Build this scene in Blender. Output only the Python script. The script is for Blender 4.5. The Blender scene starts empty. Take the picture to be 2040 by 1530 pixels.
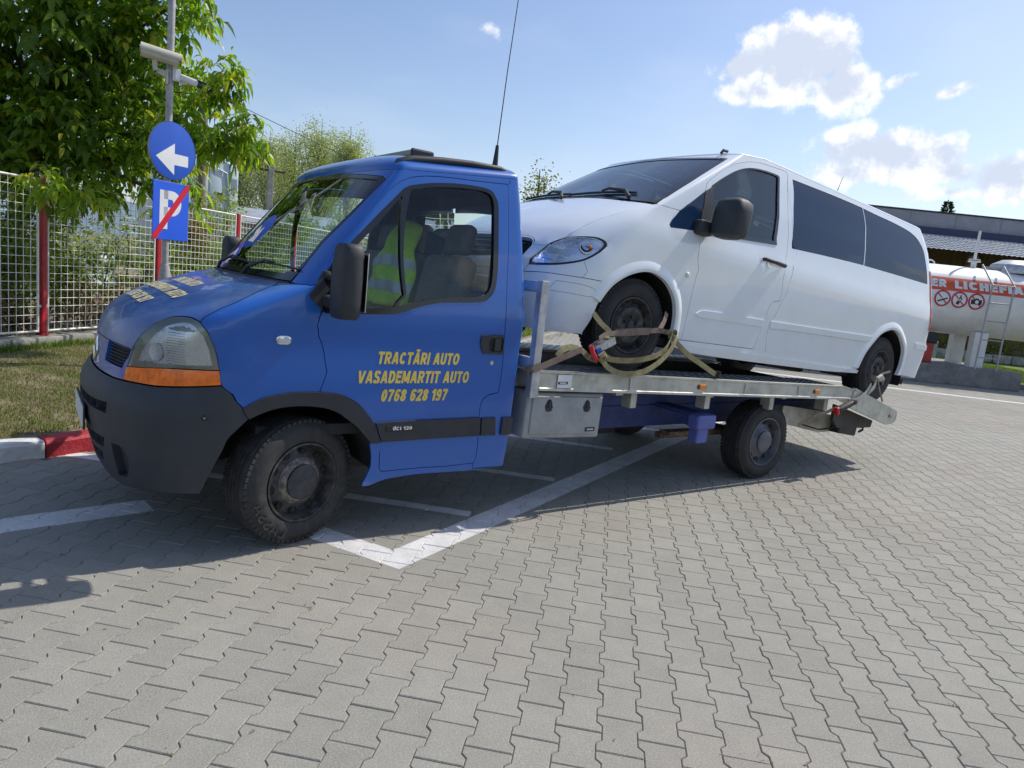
import bpy, bmesh, math, random, json
import numpy as np
from mathutils import Vector, Matrix
from mathutils.geometry import delaunay_2d_cdt
random.seed(7); rng = np.random.default_rng(7)
C = bpy.context.scene.collection
sc = bpy.context.scene
# (direction, half width, half height, weight, tilt)
CLOUDS = [((.7771, .5569, .2960), .105, .078, 1.2, -.10), ((.7400, .6060, .2860), .075, .036, 1.0, .3), ((.8080, .5260, .2620), .080, .050, 1.0, .2), ((.7500, .5980, .2560), .085, .026, .95, -.1),
          ((.8652, .4654, .1900), .130, .048, 1.15, -.05), ((.8436, .5081, .1680), .085, .035, .9, .1), ((.8920, .4100, .1720), .070, .028, .9, -.1), ((.9150, .3640, .1680), .065, .050, 1.05, .0),
          ((.4959, .8136, .3036), .036, .021, .75, -.3), ((.8730, .4142, .2576), .070, .018, .72, .35), ((.9000, .4067, .150), .09, .018, .7, .1), ((.8500, .4700, .270), .03, .016, .62, .2), 
          ((.96, .10, .22), .16, .07, 1, 0), ((.93, -.30, .18), .14, .06, 1, 0), ((.60, -.75, .25), .20, .08, 1, 0), ((-.2, -.95, .2), .22, .08, 1, 0), ((-.85, -.45, .28), .2, .09, 1, 0), ((-.9, .35, .2), .2, .07, 1, 0), ((.25, -.9, .45), .14, .08, .9, 0), ((-.4, .2, .85), .12, .10, .8, 0)]
# ------------------------------------------------------------------ camera, sky, sun, exposure
cam_d = bpy.data.cameras.new('camera'); cam = bpy.data.objects.new('camera', cam_d); C.objects.link(cam)
Rr = Vector((0.81653803, -0.56793237, 0.10353005)); Uu = Vector((0.0042375, 0.18522915, 0.98268622)); Ff = Vector((0.5772761, 0.80196196, -0.15365326))
cm = Matrix.Identity(4)
for i, v in enumerate((Rr, Uu, -Ff)):
    for k in range(3): cm[k][i] = v[k]
cm.translation = Vector((-1.1945999, -3.54636879, 1.55465542))
cam.matrix_world = cm
cam_d.sensor_width = 36; cam_d.lens = 36*1390/2040; cam_d.clip_start = .05; cam_d.clip_end = 6000
sc.camera = cam
SUN = Vector((.885, -.045, 1.0)).normalized()
sun_el = math.asin(SUN.z); sun_az = math.atan2(SUN.x, SUN.y)
W = bpy.data.worlds.new('World'); sc.world = W; W.use_nodes = True
sc.view_settings.view_transform = 'Standard'; sc.view_settings.look = 'None'; sc.view_settings.gamma = 1; sc.view_settings.use_curve_mapping = False
sc.view_settings.exposure = 0.10
sun_d = bpy.data.lights.new('sun', 'SUN'); sun = bpy.data.objects.new('sun', sun_d); C.objects.link(sun)
sun_d.energy = 3.9; sun_d.angle = math.radians(.53); sun_d.color = (1, .95, .855)
sun.rotation_euler = SUN.to_track_quat('Z', 'Y').to_euler()
sc.cycles.max_bounces = 8; sc.cycles.transparent_max_bounces = 16; sc.cycles.sample_clamp_indirect = 6; sc.cycles.caustics_reflective = False; sc.cycles.caustics_refractive = False

class NT:
    def __init__(s, nt): s.nt = nt; s.n = nt.nodes; s.l = nt.links
    def new(s, t, **k):
        n = s.n.new(t)
        for a, b in k.items(): setattr(n, a, b)
        return n
    def _in(s, sock, v):
        if isinstance(v, bpy.types.NodeSocket): s.l.new(v, sock)
        elif v is not None: sock.default_value = v
    def m(s, op, a, b=None, c=None, clamp=False):
        n = s.new('ShaderNodeMath', operation=op, use_clamp=clamp)
        for i, v in enumerate((a, b, c)): s._in(n.inputs[i], v) if v is not None else None
        return n.outputs[0]
    def vm(s, op, a, b=None):
        n = s.new('ShaderNodeVectorMath', operation=op); s._in(n.inputs[0], a)
        if b is not None: s._in(n.inputs[1], b)
        return n.outputs['Value'] if op in ('DOT_PRODUCT', 'LENGTH') else n.outputs[0]
    def mix(s, f, a, b, blend='MIX'):
        n = s.new('ShaderNodeMix', data_type='RGBA', blend_type=blend); s._in(n.inputs[0], f); s._in(n.inputs[6], a); s._in(n.inputs[7], b)
        return n.outputs[2]
    def noise(s, vec, scale, detail=3, rough=.5, out=0, dim='3D'):
        n = s.new('ShaderNodeTexNoise', noise_dimensions=dim); s._in(n.inputs['Vector'], vec); n.inputs['Scale'].default_value = scale
        n.inputs['Detail'].default_value = detail; n.inputs['Roughness'].default_value = rough
        return n.outputs[out]
    def ramp(s, f, a, b, lo=0, hi=1):
        n = s.new('ShaderNodeMapRange', interpolation_type='SMOOTHSTEP'); s._in(n.inputs[0], f)
        for i, v in enumerate((a, b, lo, hi)): n.inputs[i+1].default_value = v
        return n.outputs[0]

# sky: Nishita plus clouds placed by compass direction
t = NT(W.node_tree); t.n.clear()
sky = t.new('ShaderNodeTexSky', sky_type='NISHITA'); sky.sun_disc = False; sky.sun_elevation = sun_el; sky.sun_rotation = sun_az
sky.air_density = 1.15; sky.dust_density = 1.4; sky.ozone_density = 1.6; sky.altitude = 300
tc = t.new('ShaderNodeTexCoord'); D = t.vm('NORMALIZE', tc.outputs['Generated'])
def sky_dir(az, el): return Vector((math.sin(az)*math.cos(el), math.cos(az)*math.cos(el), math.sin(el)))
CL = []
def blob(d, a, b, w=1.0, tilt=0.0):
    d = Vector(d).normalized(); r = d.cross(Vector((0, 0, 1))).normalized(); u = r.cross(d)
    r2 = r*math.cos(tilt)+u*math.sin(tilt); u2 = -r*math.sin(tilt)+u*math.cos(tilt)
    x = t.m('DIVIDE', t.vm('DOT_PRODUCT', D, r2), a); y = t.m('DIVIDE', t.vm('DOT_PRODUCT', D, u2), b)
    q = t.m('SQRT', t.m('ADD', t.m('MULTIPLY', x, x), t.m('MULTIPLY', y, y)))
    front = t.m('GREATER_THAN', t.vm('DOT_PRODUCT', D, d), 0)
    return t.m('MULTIPLY', t.m('MULTIPLY', t.m('SUBTRACT', 1.0, q, clamp=True), w), front)
blobs = [blob(*b) for b in CLOUDS]
dens = blobs[0]
for b in blobs[1:]: dens = t.m('MAXIMUM', dens, b)
n1 = t.noise(D, 17, 10, .60); n2 = t.noise(D, 4.2, 3, .5)
edge = t.m('ADD', dens, t.m('MULTIPLY', t.m('SUBTRACT', n1, .5), 1.7))
cum = t.m('MULTIPLY', t.ramp(edge, .30, .64), t.ramp(dens, .0, .18))
# soft grey bottoms: density sampled a little towards the sun
off = t.vm('ADD', D, tuple(SUN*.018)); n3 = t.noise(off, 17, 5, .5)
shade = t.ramp(t.m('ADD', t.m('MULTIPLY', t.m('SUBTRACT', n1, n3), 2.6), t.m('MULTIPLY', dens, -.80)), -.74, -.08)
mp = t.new('ShaderNodeMapping'); t.l.new(D, mp.inputs[0]); mp.inputs['Scale'].default_value = (1.2, 3.2, 6.0); mp.inputs['Rotation'].default_value = (.3, .2, .8)
cir = t.m('MULTIPLY', t.ramp(t.noise(mp.outputs[0], 1.6, 5, .55), .42, .85), .30)
sep = t.new('ShaderNodeSeparateXYZ'); t.l.new(D, sep.inputs[0])
hz = t.ramp(sep.outputs[2], -.02, .30, 1, 0)
base = t.mix(1.0, sky.outputs[0], (1.0, 1.0, 1.08, 1), 'MULTIPLY')
base = t.mix(t.m('MULTIPLY', hz, .20), base, (5.2, 6.3, 7.8, 1))
base = t.mix(cir, base, (5.6, 6.3, 7.5, 1))
ccol = t.mix(shade, (5.1, 5.65, 6.8, 1), (8.6, 8.7, 8.8, 1))
base = t.mix(t.m('MULTIPLY', cum, .97), base, ccol)
bg = t.new('ShaderNodeBackground'); bg.inputs[1].default_value = .127; t.l.new(base, bg.inputs[0])
wo = t.new('ShaderNodeOutputWorld'); t.l.new(bg.outputs[0], wo.inputs[0])

# ------------------------------------------------------------------ materials
def new_mat(name):
    m = bpy.data.materials.new(name); m.use_nodes = True; t = NT(m.node_tree); b = t.n['Principled BSDF']; return m, t, b
def mat(name, col, rough=.5, metal=0, coat=0, var=.08, vscale=6, bump=0, bscale=60, dirt=0, dcol=(.16, .14, .11), spec=.5, rvar=.1, grime_z=None):
    m, t, b = new_mat(name)
    tcn = t.new('ShaderNodeTexCoord'); P = tcn.outputs['Object']
    n = t.noise(P, vscale, 4, .6)
    f = t.ramp(n, .3, .7, 1-var, 1+var)
    cc = t.mix(1.0, (*col, 1), (1, 1, 1, 1), 'MULTIPLY'); sc_ = t.vm('SCALE', cc)
    vn = sc_.node; t.l.new(f, vn.inputs['Scale']); colr = sc_
    if dirt:
        n2 = t.noise(P, vscale*2.3, 6, .65)
        mask = t.m('MULTIPLY', t.ramp(n2, .42, .75), dirt)
        if grime_z:
            g = t.new('ShaderNodeNewGeometry'); s3 = t.new('ShaderNodeSeparateXYZ'); t.l.new(g.outputs['Position'], s3.inputs[0])
            zm = t.ramp(t.m('ADD', s3.outputs[2], t.m('MULTIPLY', t.m('SUBTRACT', n, .5), .25)), grime_z[0], grime_z[1], 1, 0)
            mask = t.m('MAXIMUM', t.m('MULTIPLY', mask, .35), t.m('MULTIPLY', t.m('MULTIPLY', zm, t.ramp(n2, .3, .65)), dirt))
        colr = t.mix(mask, colr, (*dcol, 1))
        t.l.new(t.m('ADD', t.m('MULTIPLY', mask, .35), rough, clamp=True), b.inputs['Roughness'])
    else:
        t.l.new(t.ramp(t.noise(P, vscale*3, 3), .3, .7, rough*(1-rvar), min(1, rough*(1+rvar))), b.inputs['Roughness'])
    t.l.new(colr, b.inputs['Base Color'])
    b.inputs['Metallic'].default_value = metal; b.inputs['Coat Weight'].default_value = coat; b.inputs['Coat Roughness'].default_value = .04
    b.inputs['Specular IOR Level'].default_value = spec
    if bump:
        bn = t.new('ShaderNodeBump'); bn.inputs['Strength'].default_value = bump; bn.inputs['Distance'].default_value = .01
        t.l.new(t.noise(P, bscale, 5, .6), bn.inputs['Height']); t.l.new(bn.outputs[0], b.inputs['Normal'])
    return m
def glass_mat(name, tint=(.6, .7, .68), refl=1.0, opac=0.0, dark=(.01, .012, .015), ior=1.5, smear=.0):
    m, t, b = new_mat(name); t.n.remove(b); out = t.n['Material Output']
    tr = t.new('ShaderNodeBsdfTransparent'); tr.inputs[0].default_value = (*tint, 1)
    gl = t.new('ShaderNodeBsdfGlossy'); gl.inputs['Roughness'].default_value = .015
    fr = t.new('ShaderNodeFresnel'); fr.inputs[0].default_value = ior
    df = t.new('ShaderNodeBsdfDiffuse'); df.inputs[0].default_value = (*dark, 1)
    tcn = t.new('ShaderNodeTexCoord')
    sm = t.m('ADD', t.m('MULTIPLY', t.ramp(t.noise(tcn.outputs['Object'], 5, 6, .7), .45, .8), smear), opac, clamp=True)
    m1 = t.new('ShaderNodeMixShader'); t.l.new(sm, m1.inputs[0]); t.l.new(tr.outputs[0], m1.inputs[1]); t.l.new(df.outputs[0], m1.inputs[2])
    m2 = t.new('ShaderNodeMixShader'); t.l.new(t.m('MULTIPLY', fr.outputs[0], refl, clamp=True), m2.inputs[0]); t.l.new(m1.outputs[0], m2.inputs[1]); t.l.new(gl.outputs[0], m2.inputs[2])
    t.l.new(m2.outputs[0], out.inputs[0]); return m
def leaf_mat(name, c1, c2, c3=None, rough=.45, trans=.35):
    m, t, b = new_mat(name); out = t.n['Material Output']
    at = t.new('ShaderNodeAttribute', attribute_name='tone'); oi = t.new('ShaderNodeObjectInfo')
    f = t.m('FRACT', t.m('ADD', at.outputs['Fac'], oi.outputs['Random']))
    col = t.mix(t.ramp(f, 0, .8), (*c1, 1), (*c2, 1))
    if c3: col = t.mix(t.ramp(f, .86, .94), col, (*c3, 1))
    t.l.new(col, b.inputs['Base Color']); b.inputs['Roughness'].default_value = rough; b.inputs['Specular IOR Level'].default_value = .35
    tl = t.new('ShaderNodeBsdfTranslucent'); t.l.new(t.mix(1.0, col, (1.5, 1.7, .5, 1), 'MULTIPLY'), tl.inputs[0])
    mx = t.new('ShaderNodeMixShader'); mx.inputs[0].default_value = trans; t.l.new(b.outputs[0], mx.inputs[1]); t.l.new(tl.outputs[0], mx.inputs[2]); t.l.new(mx.outputs[0], out.inputs[0])
    return m
M = {}
M['blue'] = mat('blue_paint', (.013, .112, .46), .28, 0, .7, .03, 1.5, dirt=.16, dcol=(.09, .14, .26), grime_z=(.3, .62))
M['blue_hood'] = mat('blue_paint_worn', (.020, .080, .30), .38, 0, .40, .14, 3, bump=.02, bscale=30, dirt=.45, dcol=(.13, .18, .28))
M['frame_blue'] = mat('chassis_blue', (.035, .06, .22), .55, 0, 0, .2, 5, bump=.1, bscale=30, dirt=.6, dcol=(.06, .06, .07))
M['black_plastic'] = mat('black_plastic', (.028, .030, .036), .58, 0, 0, .15, 5, bump=.05, bscale=260, dirt=.35, dcol=(.075, .075, .075))
M['bumper_plastic'] = mat('bumper_plastic', (.036, .040, .050), .55, 0, 0, .15, 3, bump=.04, bscale=300, dirt=.5, dcol=(.085, .085, .09), grime_z=(.2, .5))
M['black_gloss'] = mat('black_gloss', (.010, .011, .014), .16, 0, .3)
M['black_matt'] = mat('black_matt', (.012, .012, .013), .8)
M['rubber'] = mat('rubber', (.020, .020, .022), .72, 0, 0, .25, 8, bump=.2, bscale=90, dirt=.4, dcol=(.07, .068, .064))
M['rubber_dry'] = mat('rubber_dry', (.028, .028, .029), .75, 0, 0, .25, 8, bump=.2, bscale=90, dirt=.5, dcol=(.09, .086, .078))
M['rim'] = mat('steel_rim', (.040, .040, .044), .5, .3, 0, .4, 9, bump=.1, bscale=60, dirt=.75, dcol=(.17, .155, .13))
M['rim_worn'] = mat('worn_steel', (.22, .20, .175), .55, .4, 0, .5, 25, bump=.2, bscale=60, dirt=.8, dcol=(.05, .045, .04))
M['rim_blue'] = mat('blue_grey_rim', (.12, .125, .15), .45, .3, 0, .3, 9, dirt=.6, dcol=(.13, .12, .11))
M['hubcap'] = mat('hub_cap', (.030, .032, .040), .5, 0, 0, .35, 12, dirt=.4, dcol=(.10, .10, .10))
M['alu'] = mat('aluminium', (.52, .52, .47), .48, .55, 0, .16, 4, bump=.06, bscale=50, dirt=.42, dcol=(.24, .22, .17))
M['galv'] = mat('galvanised', (.50, .51, .53), .42, .7, 0, .2, 12, dirt=.3, dcol=(.3, .29, .28))
M['chrome'] = mat('chrome', (.75, .76, .78), .12, 1)
M['steel_dark'] = mat('dark_steel', (.05, .048, .045), .6, .3, 0, .3, 8, dirt=.6, dcol=(.13, .10, .075))
M['rust'] = mat('rusty_steel', (.16, .11, .07), .8, .1, 0, .4, 14, bump=.3)
M['lens_housing'] = mat('lamp_housing', (.30, .33, .27), .35, .5, .5, .15, 9)
M['lens_inner'] = mat('lamp_reflector', (.95, .97, 1.0), .28, .55, .5, .08, 14)
M['amber'] = mat('amber_lens', (1.0, .19, .008), .25, 0, .4, .22, 24)
M['amber_small'] = mat('amber_marker', (.80, .24, .012), .3, 0, .5)
M['red_lens'] = mat('red_lens', (.62, .03, .02), .2, 0, .6)
M['yellow'] = mat('yellow_vinyl', (.78, .58, .10), .5, var=.08, vscale=20)
M['yellow_faded'] = mat('faded_vinyl', (.70, .62, .36), .6, var=.2, vscale=40, dirt=.4, dcol=(.12, .15, .22))
M['vinyl_edge'] = mat('vinyl_edge', (.10, .05, .10), .5)
M['white_paint'] = mat('white_van_paint', (.82, .86, .90), .20, 0, .8, .01, 2, dirt=.10, dcol=(.50, .47, .40))
M['white_plastic'] = mat('white_plastic', (.7, .7, .68), .45, dirt=.2, dcol=(.4, .38, .3))
M['tank_white'] = mat('tank_white', (.76, .76, .74), .45, 0, .2, .05, 2, dirt=.3, dcol=(.5, .48, .42))
M['orange_band'] = mat('orange_band', (.66, .085, .022), .45, var=.1)
M['sign_red'] = mat('sign_red', (.50, .015, .04), .45)
M['print_black'] = mat('print_black', (.02, .02, .025), .5)
M['print_white'] = mat('print_white', (.75, .76, .76), .5, var=.05)
M['sign_blue'] = mat('sign_blue', (.006, .085, .52), .38, 0, .2, .08, 5, dirt=.12, dcol=(.02, .06, .22))
M['sign_blue2'] = mat('sign_blue_bright', (.004, .10, .72), .4, 0, .2, .04, 5)
M['sign_back'] = mat('sign_back', (.3, .31, .32), .5, .5)
M['red_post'] = mat('red_post_paint', (.42, .012, .022), .42, 0, .2, .15, 10, dirt=.2, dcol=(.2, .05, .04))
M['fence_white'] = mat('fence_white', (.80, .80, .77), .5, 0, 0, .1, 10, dirt=.22, dcol=(.34, .30, .24))
M['concrete'] = mat('concrete', (.34, .33, .29), .88, 0, 0, .22, 3.5, bump=.5, bscale=25, dirt=.65, dcol=(.16, .145, .12))
M['plinth'] = mat('plinth_concrete', (.25, .24, .23), .9, 0, 0, .25, 1.6, bump=.4, bscale=18, dirt=.8, dcol=(.13, .125, .12))
M['kerb_white'] = mat('kerb_white', (.70, .70, .68), .75, 0, 0, .1, 8, bump=.8, bscale=45, dirt=.35, dcol=(.42, .39, .34))
M['kerb_red'] = mat('kerb_red', (.42, .02, .035), .6, 0, 0, .15, 8, bump=.8, bscale=45, dirt=.2, dcol=(.30, .14, .12))
M['pole_grey'] = mat('pole_grey', (.42, .42, .42), .55, .2, 0, .12, 12, dirt=.55, dcol=(.22, .15, .10))
M['wood_pole'] = mat('weathered_pole', (.19, .16, .13), .85, 0, 0, .3, 6, bump=.5, bscale=20)
M['cam_cream'] = mat('cream_housing', (.55, .52, .41), .5, dirt=.3, dcol=(.33, .29, .2))
M['seat'] = mat('seat_fabric', (.17, .18, .185), .9, 0, 0, .12, 20, bump=.2, bscale=200)
M['dash'] = mat('dashboard', (.022, .026, .027), .8)
M['lining'] = mat('cab_lining', (.028, .031, .032), .9)
M['hivis'] = mat('hi_vis_yellow', (.50, .80, .05), .75, 0, 0, .15, 8, bump=.6, bscale=14)
M['reflective'] = mat('reflective_tape', (.48, .52, .55), .4, .2)
M['navy'] = mat('navy_cloth', (.02, .03, .06), .9)
M['strap'] = mat('khaki_webbing', (.27, .235, .115), .85, 0, 0, .22, 18, bump=.5, bscale=120, dirt=.5, dcol=(.16, .13, .08))
M['strap_brown'] = mat('brown_webbing', (.25, .18, .145), .85, 0, 0, .2, 18, bump=.5, bscale=120, dirt=.4, dcol=(.12, .09, .07))
M['strap_white'] = mat('pale_webbing', (.52, .49, .40), .85, 0, 0, .2, 18, bump=.5, bscale=120)
M['red_plastic'] = mat('red_plastic', (.55, .02, .03), .4)
M['blue_plastic'] = mat('blue_plastic', (.01, .07, .35), .5)
M['box_grey'] = mat('toolbox_grey', (.36, .37, .38), .52, 0, 0, .10, 4, bump=.06, bscale=80, dirt=.45, dcol=(.22, .21, .20))
M['chequer'] = mat('chequer_plate', (.42, .44, .47), .38, .7, 0, .15, 8)
M['glass'] = glass_mat('cab_glass', (.92, .97, .95), 1.0, .0, (.3, .32, .32), 1.52, .06)
M['glass_ws'] = glass_mat('windscreen_glass', (.84, .95, .88), 1.35, .0, (.15, .18, .17), 1.6, .06)
M['glass_van'] = glass_mat('van_glass', (.30, .46, .54), 1.25, .30, (.02, .06, .11), 1.55, .0)
M['glass_priv'] = glass_mat('privacy_glass', (.04, .05, .07), .85, .8, (.016, .046, .11), 1.5, .0)
M['clear'] = glass_mat('clear_lens', (.93, .95, .97), 1.2, .0, (.5, .5, .5), 1.5, .0)
M['clear_old'] = glass_mat('hazed_lens', (.95, .97, 1.0), 1.2, .05, (.75, .78, .74), 1.5, .18)
M['bark'] = mat('bark', (.11, .085, .06), .9, 0, 0, .3, 9, bump=.8, bscale=14)
M['bark_pale'] = mat('pale_bark', (.24, .22, .18), .9, 0, 0, .3, 9)
M['dry'] = leaf_mat('dry_leaves', (.16, .09, .035), (.26, .18, .09), (.10, .12, .03), .7, .2)
M['walnut'] = leaf_mat('walnut_leaves', (.085, .155, .020), (.25, .36, .040), (.46, .44, .06), .36, .55)
M['shrub'] = leaf_mat('shrub_leaves', (.10, .17, .04), (.27, .34, .09), (.36, .33, .08), .5, .45)
M['shrub_orange'] = leaf_mat('autumn_leaves', (.22, .14, .02), (.30, .22, .03), (.25, .09, .03), .5, .3)
M['poplar'] = leaf_mat('poplar_leaves', (.30, .34, .20), (.46, .48, .32), (.48, .46, .28), .6, .4)
M['birch'] = leaf_mat('yellowing_leaves', (.12, .15, .03), (.28, .26, .06), (.36, .28, .04), .5, .35)
M['conifer'] = leaf_mat('conifer_needles', (.03, .06, .02), (.06, .10, .03), None, .6, .1)
M['grass_dry'] = leaf_mat('dry_grass', (.10, .13, .035), (.27, .23, .11), (.34, .28, .15), .7, .25)
M['grass'] = leaf_mat('green_grass', (.085, .15, .02), (.17, .24, .035), (.26, .26, .07), .6, .3)
M['soil'] = mat('soil', (.20, .16, .105), .95, 0, 0, .35, 2.5, bump=.7, bscale=22, dirt=.7, dcol=(.11, .12, .04))
M['lawn_base'] = mat('lawn_ground', (.12, .165, .03), .95, 0, 0, .3, 1.2, bump=.6, bscale=20)
M['field'] = mat('field', (.14, .15, .07), .95, 0, 0, .3, .02)
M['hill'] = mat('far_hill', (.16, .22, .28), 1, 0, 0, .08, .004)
M['sand'] = mat('joint_sand', (.145, .13, .11), .95, 0, 0, .35, 12, bump=.4, bscale=90)
M['lorry'] = mat('lorry_paint', (.50, .58, .62), .4, 0, .3, .04, 1)
M['roof_sheet'] = mat('roof_sheet', (.40, .42, .46), .5, .35, 0, .15, 2)
M['fascia'] = mat('fascia', (.36, .355, .39), .7, 0, 0, .1, 1, dirt=.4, dcol=(.27, .26, .26))
M['brick'] = mat('brick', (.20, .125, .075), .9, 0, 0, .3, 3)
M['navy_sheet'] = mat('navy_sheet', (.04, .055, .11), .6)
M['bin_black'] = mat('bin_black', (.02, .022, .026), .6)
M['bin_red'] = mat('bin_red', (.40, .035, .035), .5)

# ------------------------------------------------------------------ mesh helpers
class MB:
    def __init__(s): s.v = []; s.f = []
    def add(s, vs, fs):
        o = len(s.v); s.v += [tuple(v) for v in vs]; s.f += [tuple(i+o for i in f) for f in fs]; return s
    def box(s, c, d, R=None, taper=None):
        hx, hy, hz = d[0]/2, d[1]/2, d[2]/2; vs = []
        for z in (-hz, hz):
            k = taper if (taper and z > 0) else 1
            for x, y in ((-hx, -hy), (hx, -hy), (hx, hy), (-hx, hy)):
                p = Vector((x*k, y*k, z)); p = R @ p if R else p; vs.append(p+Vector(c))
        return s.add(vs, [(3, 2, 1, 0), (4, 5, 6, 7), (0, 1, 5, 4), (1, 2, 6, 5), (2, 3, 7, 6), (3, 0, 4, 7)])
    def rbox(s, c, d, r=.01, R=None, seg=2):
        bm = bmesh.new(); bmesh.ops.create_cube(bm, size=1)
        for v in bm.verts: v.co = Vector((v.co.x*d[0], v.co.y*d[1], v.co.z*d[2]))
        bmesh.ops.bevel(bm, geom=bm.edges[:], offset=min(r, min(d)*.49), segments=seg, profile=.5, affect='EDGES')
        bm.verts.index_update()
        vs = [(R @ v.co if R else v.co)+Vector(c) for v in bm.verts]; fs = [tuple(v.index for v in f.verts) for f in bm.faces]; bm.free()
        return s.add(vs, fs)
    def tube(s, pts, r, n=8, cap=True):
        pts = [Vector(p) for p in pts]; rr = r if isinstance(r, (list, tuple)) else [r]*len(pts); vs = []; fs = []
        up = None
        for i, p in enumerate(pts):
            d = (pts[min(i+1, len(pts)-1)]-pts[max(i-1, 0)]).normalized()
            if up is None: up = Vector((0, 0, 1)) if abs(d.z) < .9 else Vector((1, 0, 0))
            a = d.cross(up).normalized(); up = a.cross(d).normalized()
            for k in range(n):
                an = 2*math.pi*k/n; vs.append(p+(a*math.cos(an)+up*math.sin(an))*rr[i])
        for i in range(len(pts)-1):
            for k in range(n): fs.append((i*n+k, i*n+(k+1) % n, (i+1)*n+(k+1) % n, (i+1)*n+k))
        if cap: fs.append(tuple(range(n))[::-1]); fs.append(tuple((len(pts)-1)*n+k for k in range(n)))
        return s.add(vs, fs)
    def lathe(s, prof, c, ax, n=48, ref=None):
        """prof: (r, h) pairs; axis ax through c"""
        ax = Vector(ax).normalized(); a = ax.orthogonal().normalized() if ref is None else Vector(ref); b = ax.cross(a); c = Vector(c); vs = []; fs = []
        for r, h in prof:
            for k in range(n):
                an = 2*math.pi*k/n; vs.append(c+ax*h+(a*math.cos(an)+b*math.sin(an))*r)
        for i in range(len(prof)-1):
            for k in range(n): fs.append((i*n+k, (i+1)*n+k, (i+1)*n+(k+1) % n, i*n+(k+1) % n))
        return s.add(vs, fs)
    def ribbon(s, pts, w, th=.003, wdir=None):
        """flat webbing: pts path, w width, wdir width direction per point or one"""
        n = len(pts); P = [Vector(p) for p in pts]; vs = []; fs = []
        for i in range(n):
            d = (P[min(i+1, n-1)]-P[max(i-1, 0)]).normalized(); wd = Vector(wdir[i] if isinstance(wdir, list) else (wdir or (0, 0, 1))); wd = (wd-d*wd.dot(d)).normalized(); nn = d.cross(wd)
            for a, b in ((-.5, -.5), (.5, -.5), (.5, .5), (-.5, .5)): vs.append(P[i]+wd*w*a+nn*th*b)
        for i in range(n-1):
            for k in range(4): fs.append((i*4+k, i*4+(k+1) % 4, (i+1)*4+(k+1) % 4, (i+1)*4+k))
        fs += [(3, 2, 1, 0), tuple((n-1)*4+k for k in range(4))]
        return s.add(vs, fs)
    def prism(s, poly, h0, h1, f):
        """poly 2D, extruded between h0 and h1, f(a,b,h)->xyz"""
        n = len(poly); vs = [f(a, b, h0) for a, b in poly]+[f(a, b, h1) for a, b in poly]
        return s.add(vs, [tuple(range(n))[::-1], tuple(range(n, 2*n))]+[(i, (i+1) % n, n+(i+1) % n, n+i) for i in range(n)])
    def mesh(s, name):
        me = bpy.data.meshes.new(name); me.from_pydata([tuple(v) for v in s.v], [], s.f); me.update(); me.shade_flat(); return me
def link(name, me, m=None, parent=None, smooth=False, angle=None):
    if m is not None and not me.materials: me.materials.append(m)
    o = bpy.data.objects.new(name, me); C.objects.link(o)
    if parent is not None: o.parent = parent
    if smooth: me.shade_smooth() if angle is None else me.set_sharp_from_angle(angle=math.radians(angle))
    return o
def obj(name, mb, m, parent=None, smooth=None, label=None):
    me = mb.mesh(name); o = link(name, me, m, parent)
    bm = bmesh.new(); bm.from_mesh(me); bmesh.ops.recalc_face_normals(bm, faces=bm.faces); bm.to_mesh(me); bm.free()
    if smooth:
        me.shade_smooth(); me.set_sharp_from_angle(angle=math.radians(smooth))
    if label: o['label'] = label
    return o
def thing(name, label, cat, loc=(0, 0, 0), rz=0, group=None):
    o = bpy.data.objects.new(name, None); C.objects.link(o); o.location = loc; o.rotation_euler = (0, 0, rz); o['label'] = label; o['category'] = cat; o.empty_display_size = .2
    if group: o['group'] = group
    return o
def tag(o, label, cat, group=None):
    o['label'] = label; o['category'] = cat
    if group: o['group'] = group
    return o
def struct(o): o['kind'] = 'structure'; return o
def stuff(o): o['kind'] = 'stuff'; return o
def crom(P, n=6, closed=True, corner=38):
    """smooth a polyline, keeping corners sharper than `corner` degrees"""
    P = [np.array(p, float) for p in P]; N = len(P); out = []
    def sharp(i):
        if not closed and (i == 0 or i == N-1): return True
        a = P[i]-P[i-1]; b = P[(i+1) % N]-P[i]; na = np.linalg.norm(a); nb = np.linalg.norm(b)
        if na < 1e-9 or nb < 1e-9: return True
        return math.degrees(math.acos(max(-1, min(1, a @ b/na/nb)))) > corner
    S = [sharp(i) for i in range(N)]
    for i in range(N if closed else N-1):
        p1, p2 = P[i], P[(i+1) % N]; p0 = P[i-1] if not S[i] else p1; p3 = P[(i+2) % N] if not S[(i+1) % N] else p2
        L = np.linalg.norm(p2-p1); m1 = (p2-p0)/2; m2 = (p3-p1)/2
        if S[i]: m1 = (p2-p1)
        if S[(i+1) % N]: m2 = (p2-p1)
        for m in (m1, m2):
            l = np.linalg.norm(m)
            if l > L and l > 0: m *= L/l
        k = max(1, int(math.ceil(L/.03)))
        for j in range(k):
            u = j/k; out.append((2*u**3-3*u*u+1)*p1+(u**3-2*u*u+u)*m1+(-2*u**3+3*u*u)*p2+(u**3-u*u)*m2)
    if not closed: out.append(P[-1])
    return out
def inside(poly, X):
    x, y = X[:, 0], X[:, 1]; r = np.zeros(len(X), bool); P = np.array(poly); Q = np.roll(P, -1, 0)
    for (x1, y1), (x2, y2) in zip(P, Q):
        if y1 == y2: continue
        c = ((y1 > y) != (y2 > y)) & (x < (x2-x1)*(y-y1)/(y2-y1)+x1); r ^= c
    return r
def area(P):
    P = np.array(P); return .5*np.sum(P[:, 0]*np.roll(P[:, 1], -1)-np.roll(P[:, 0], -1)*P[:, 1])
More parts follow.
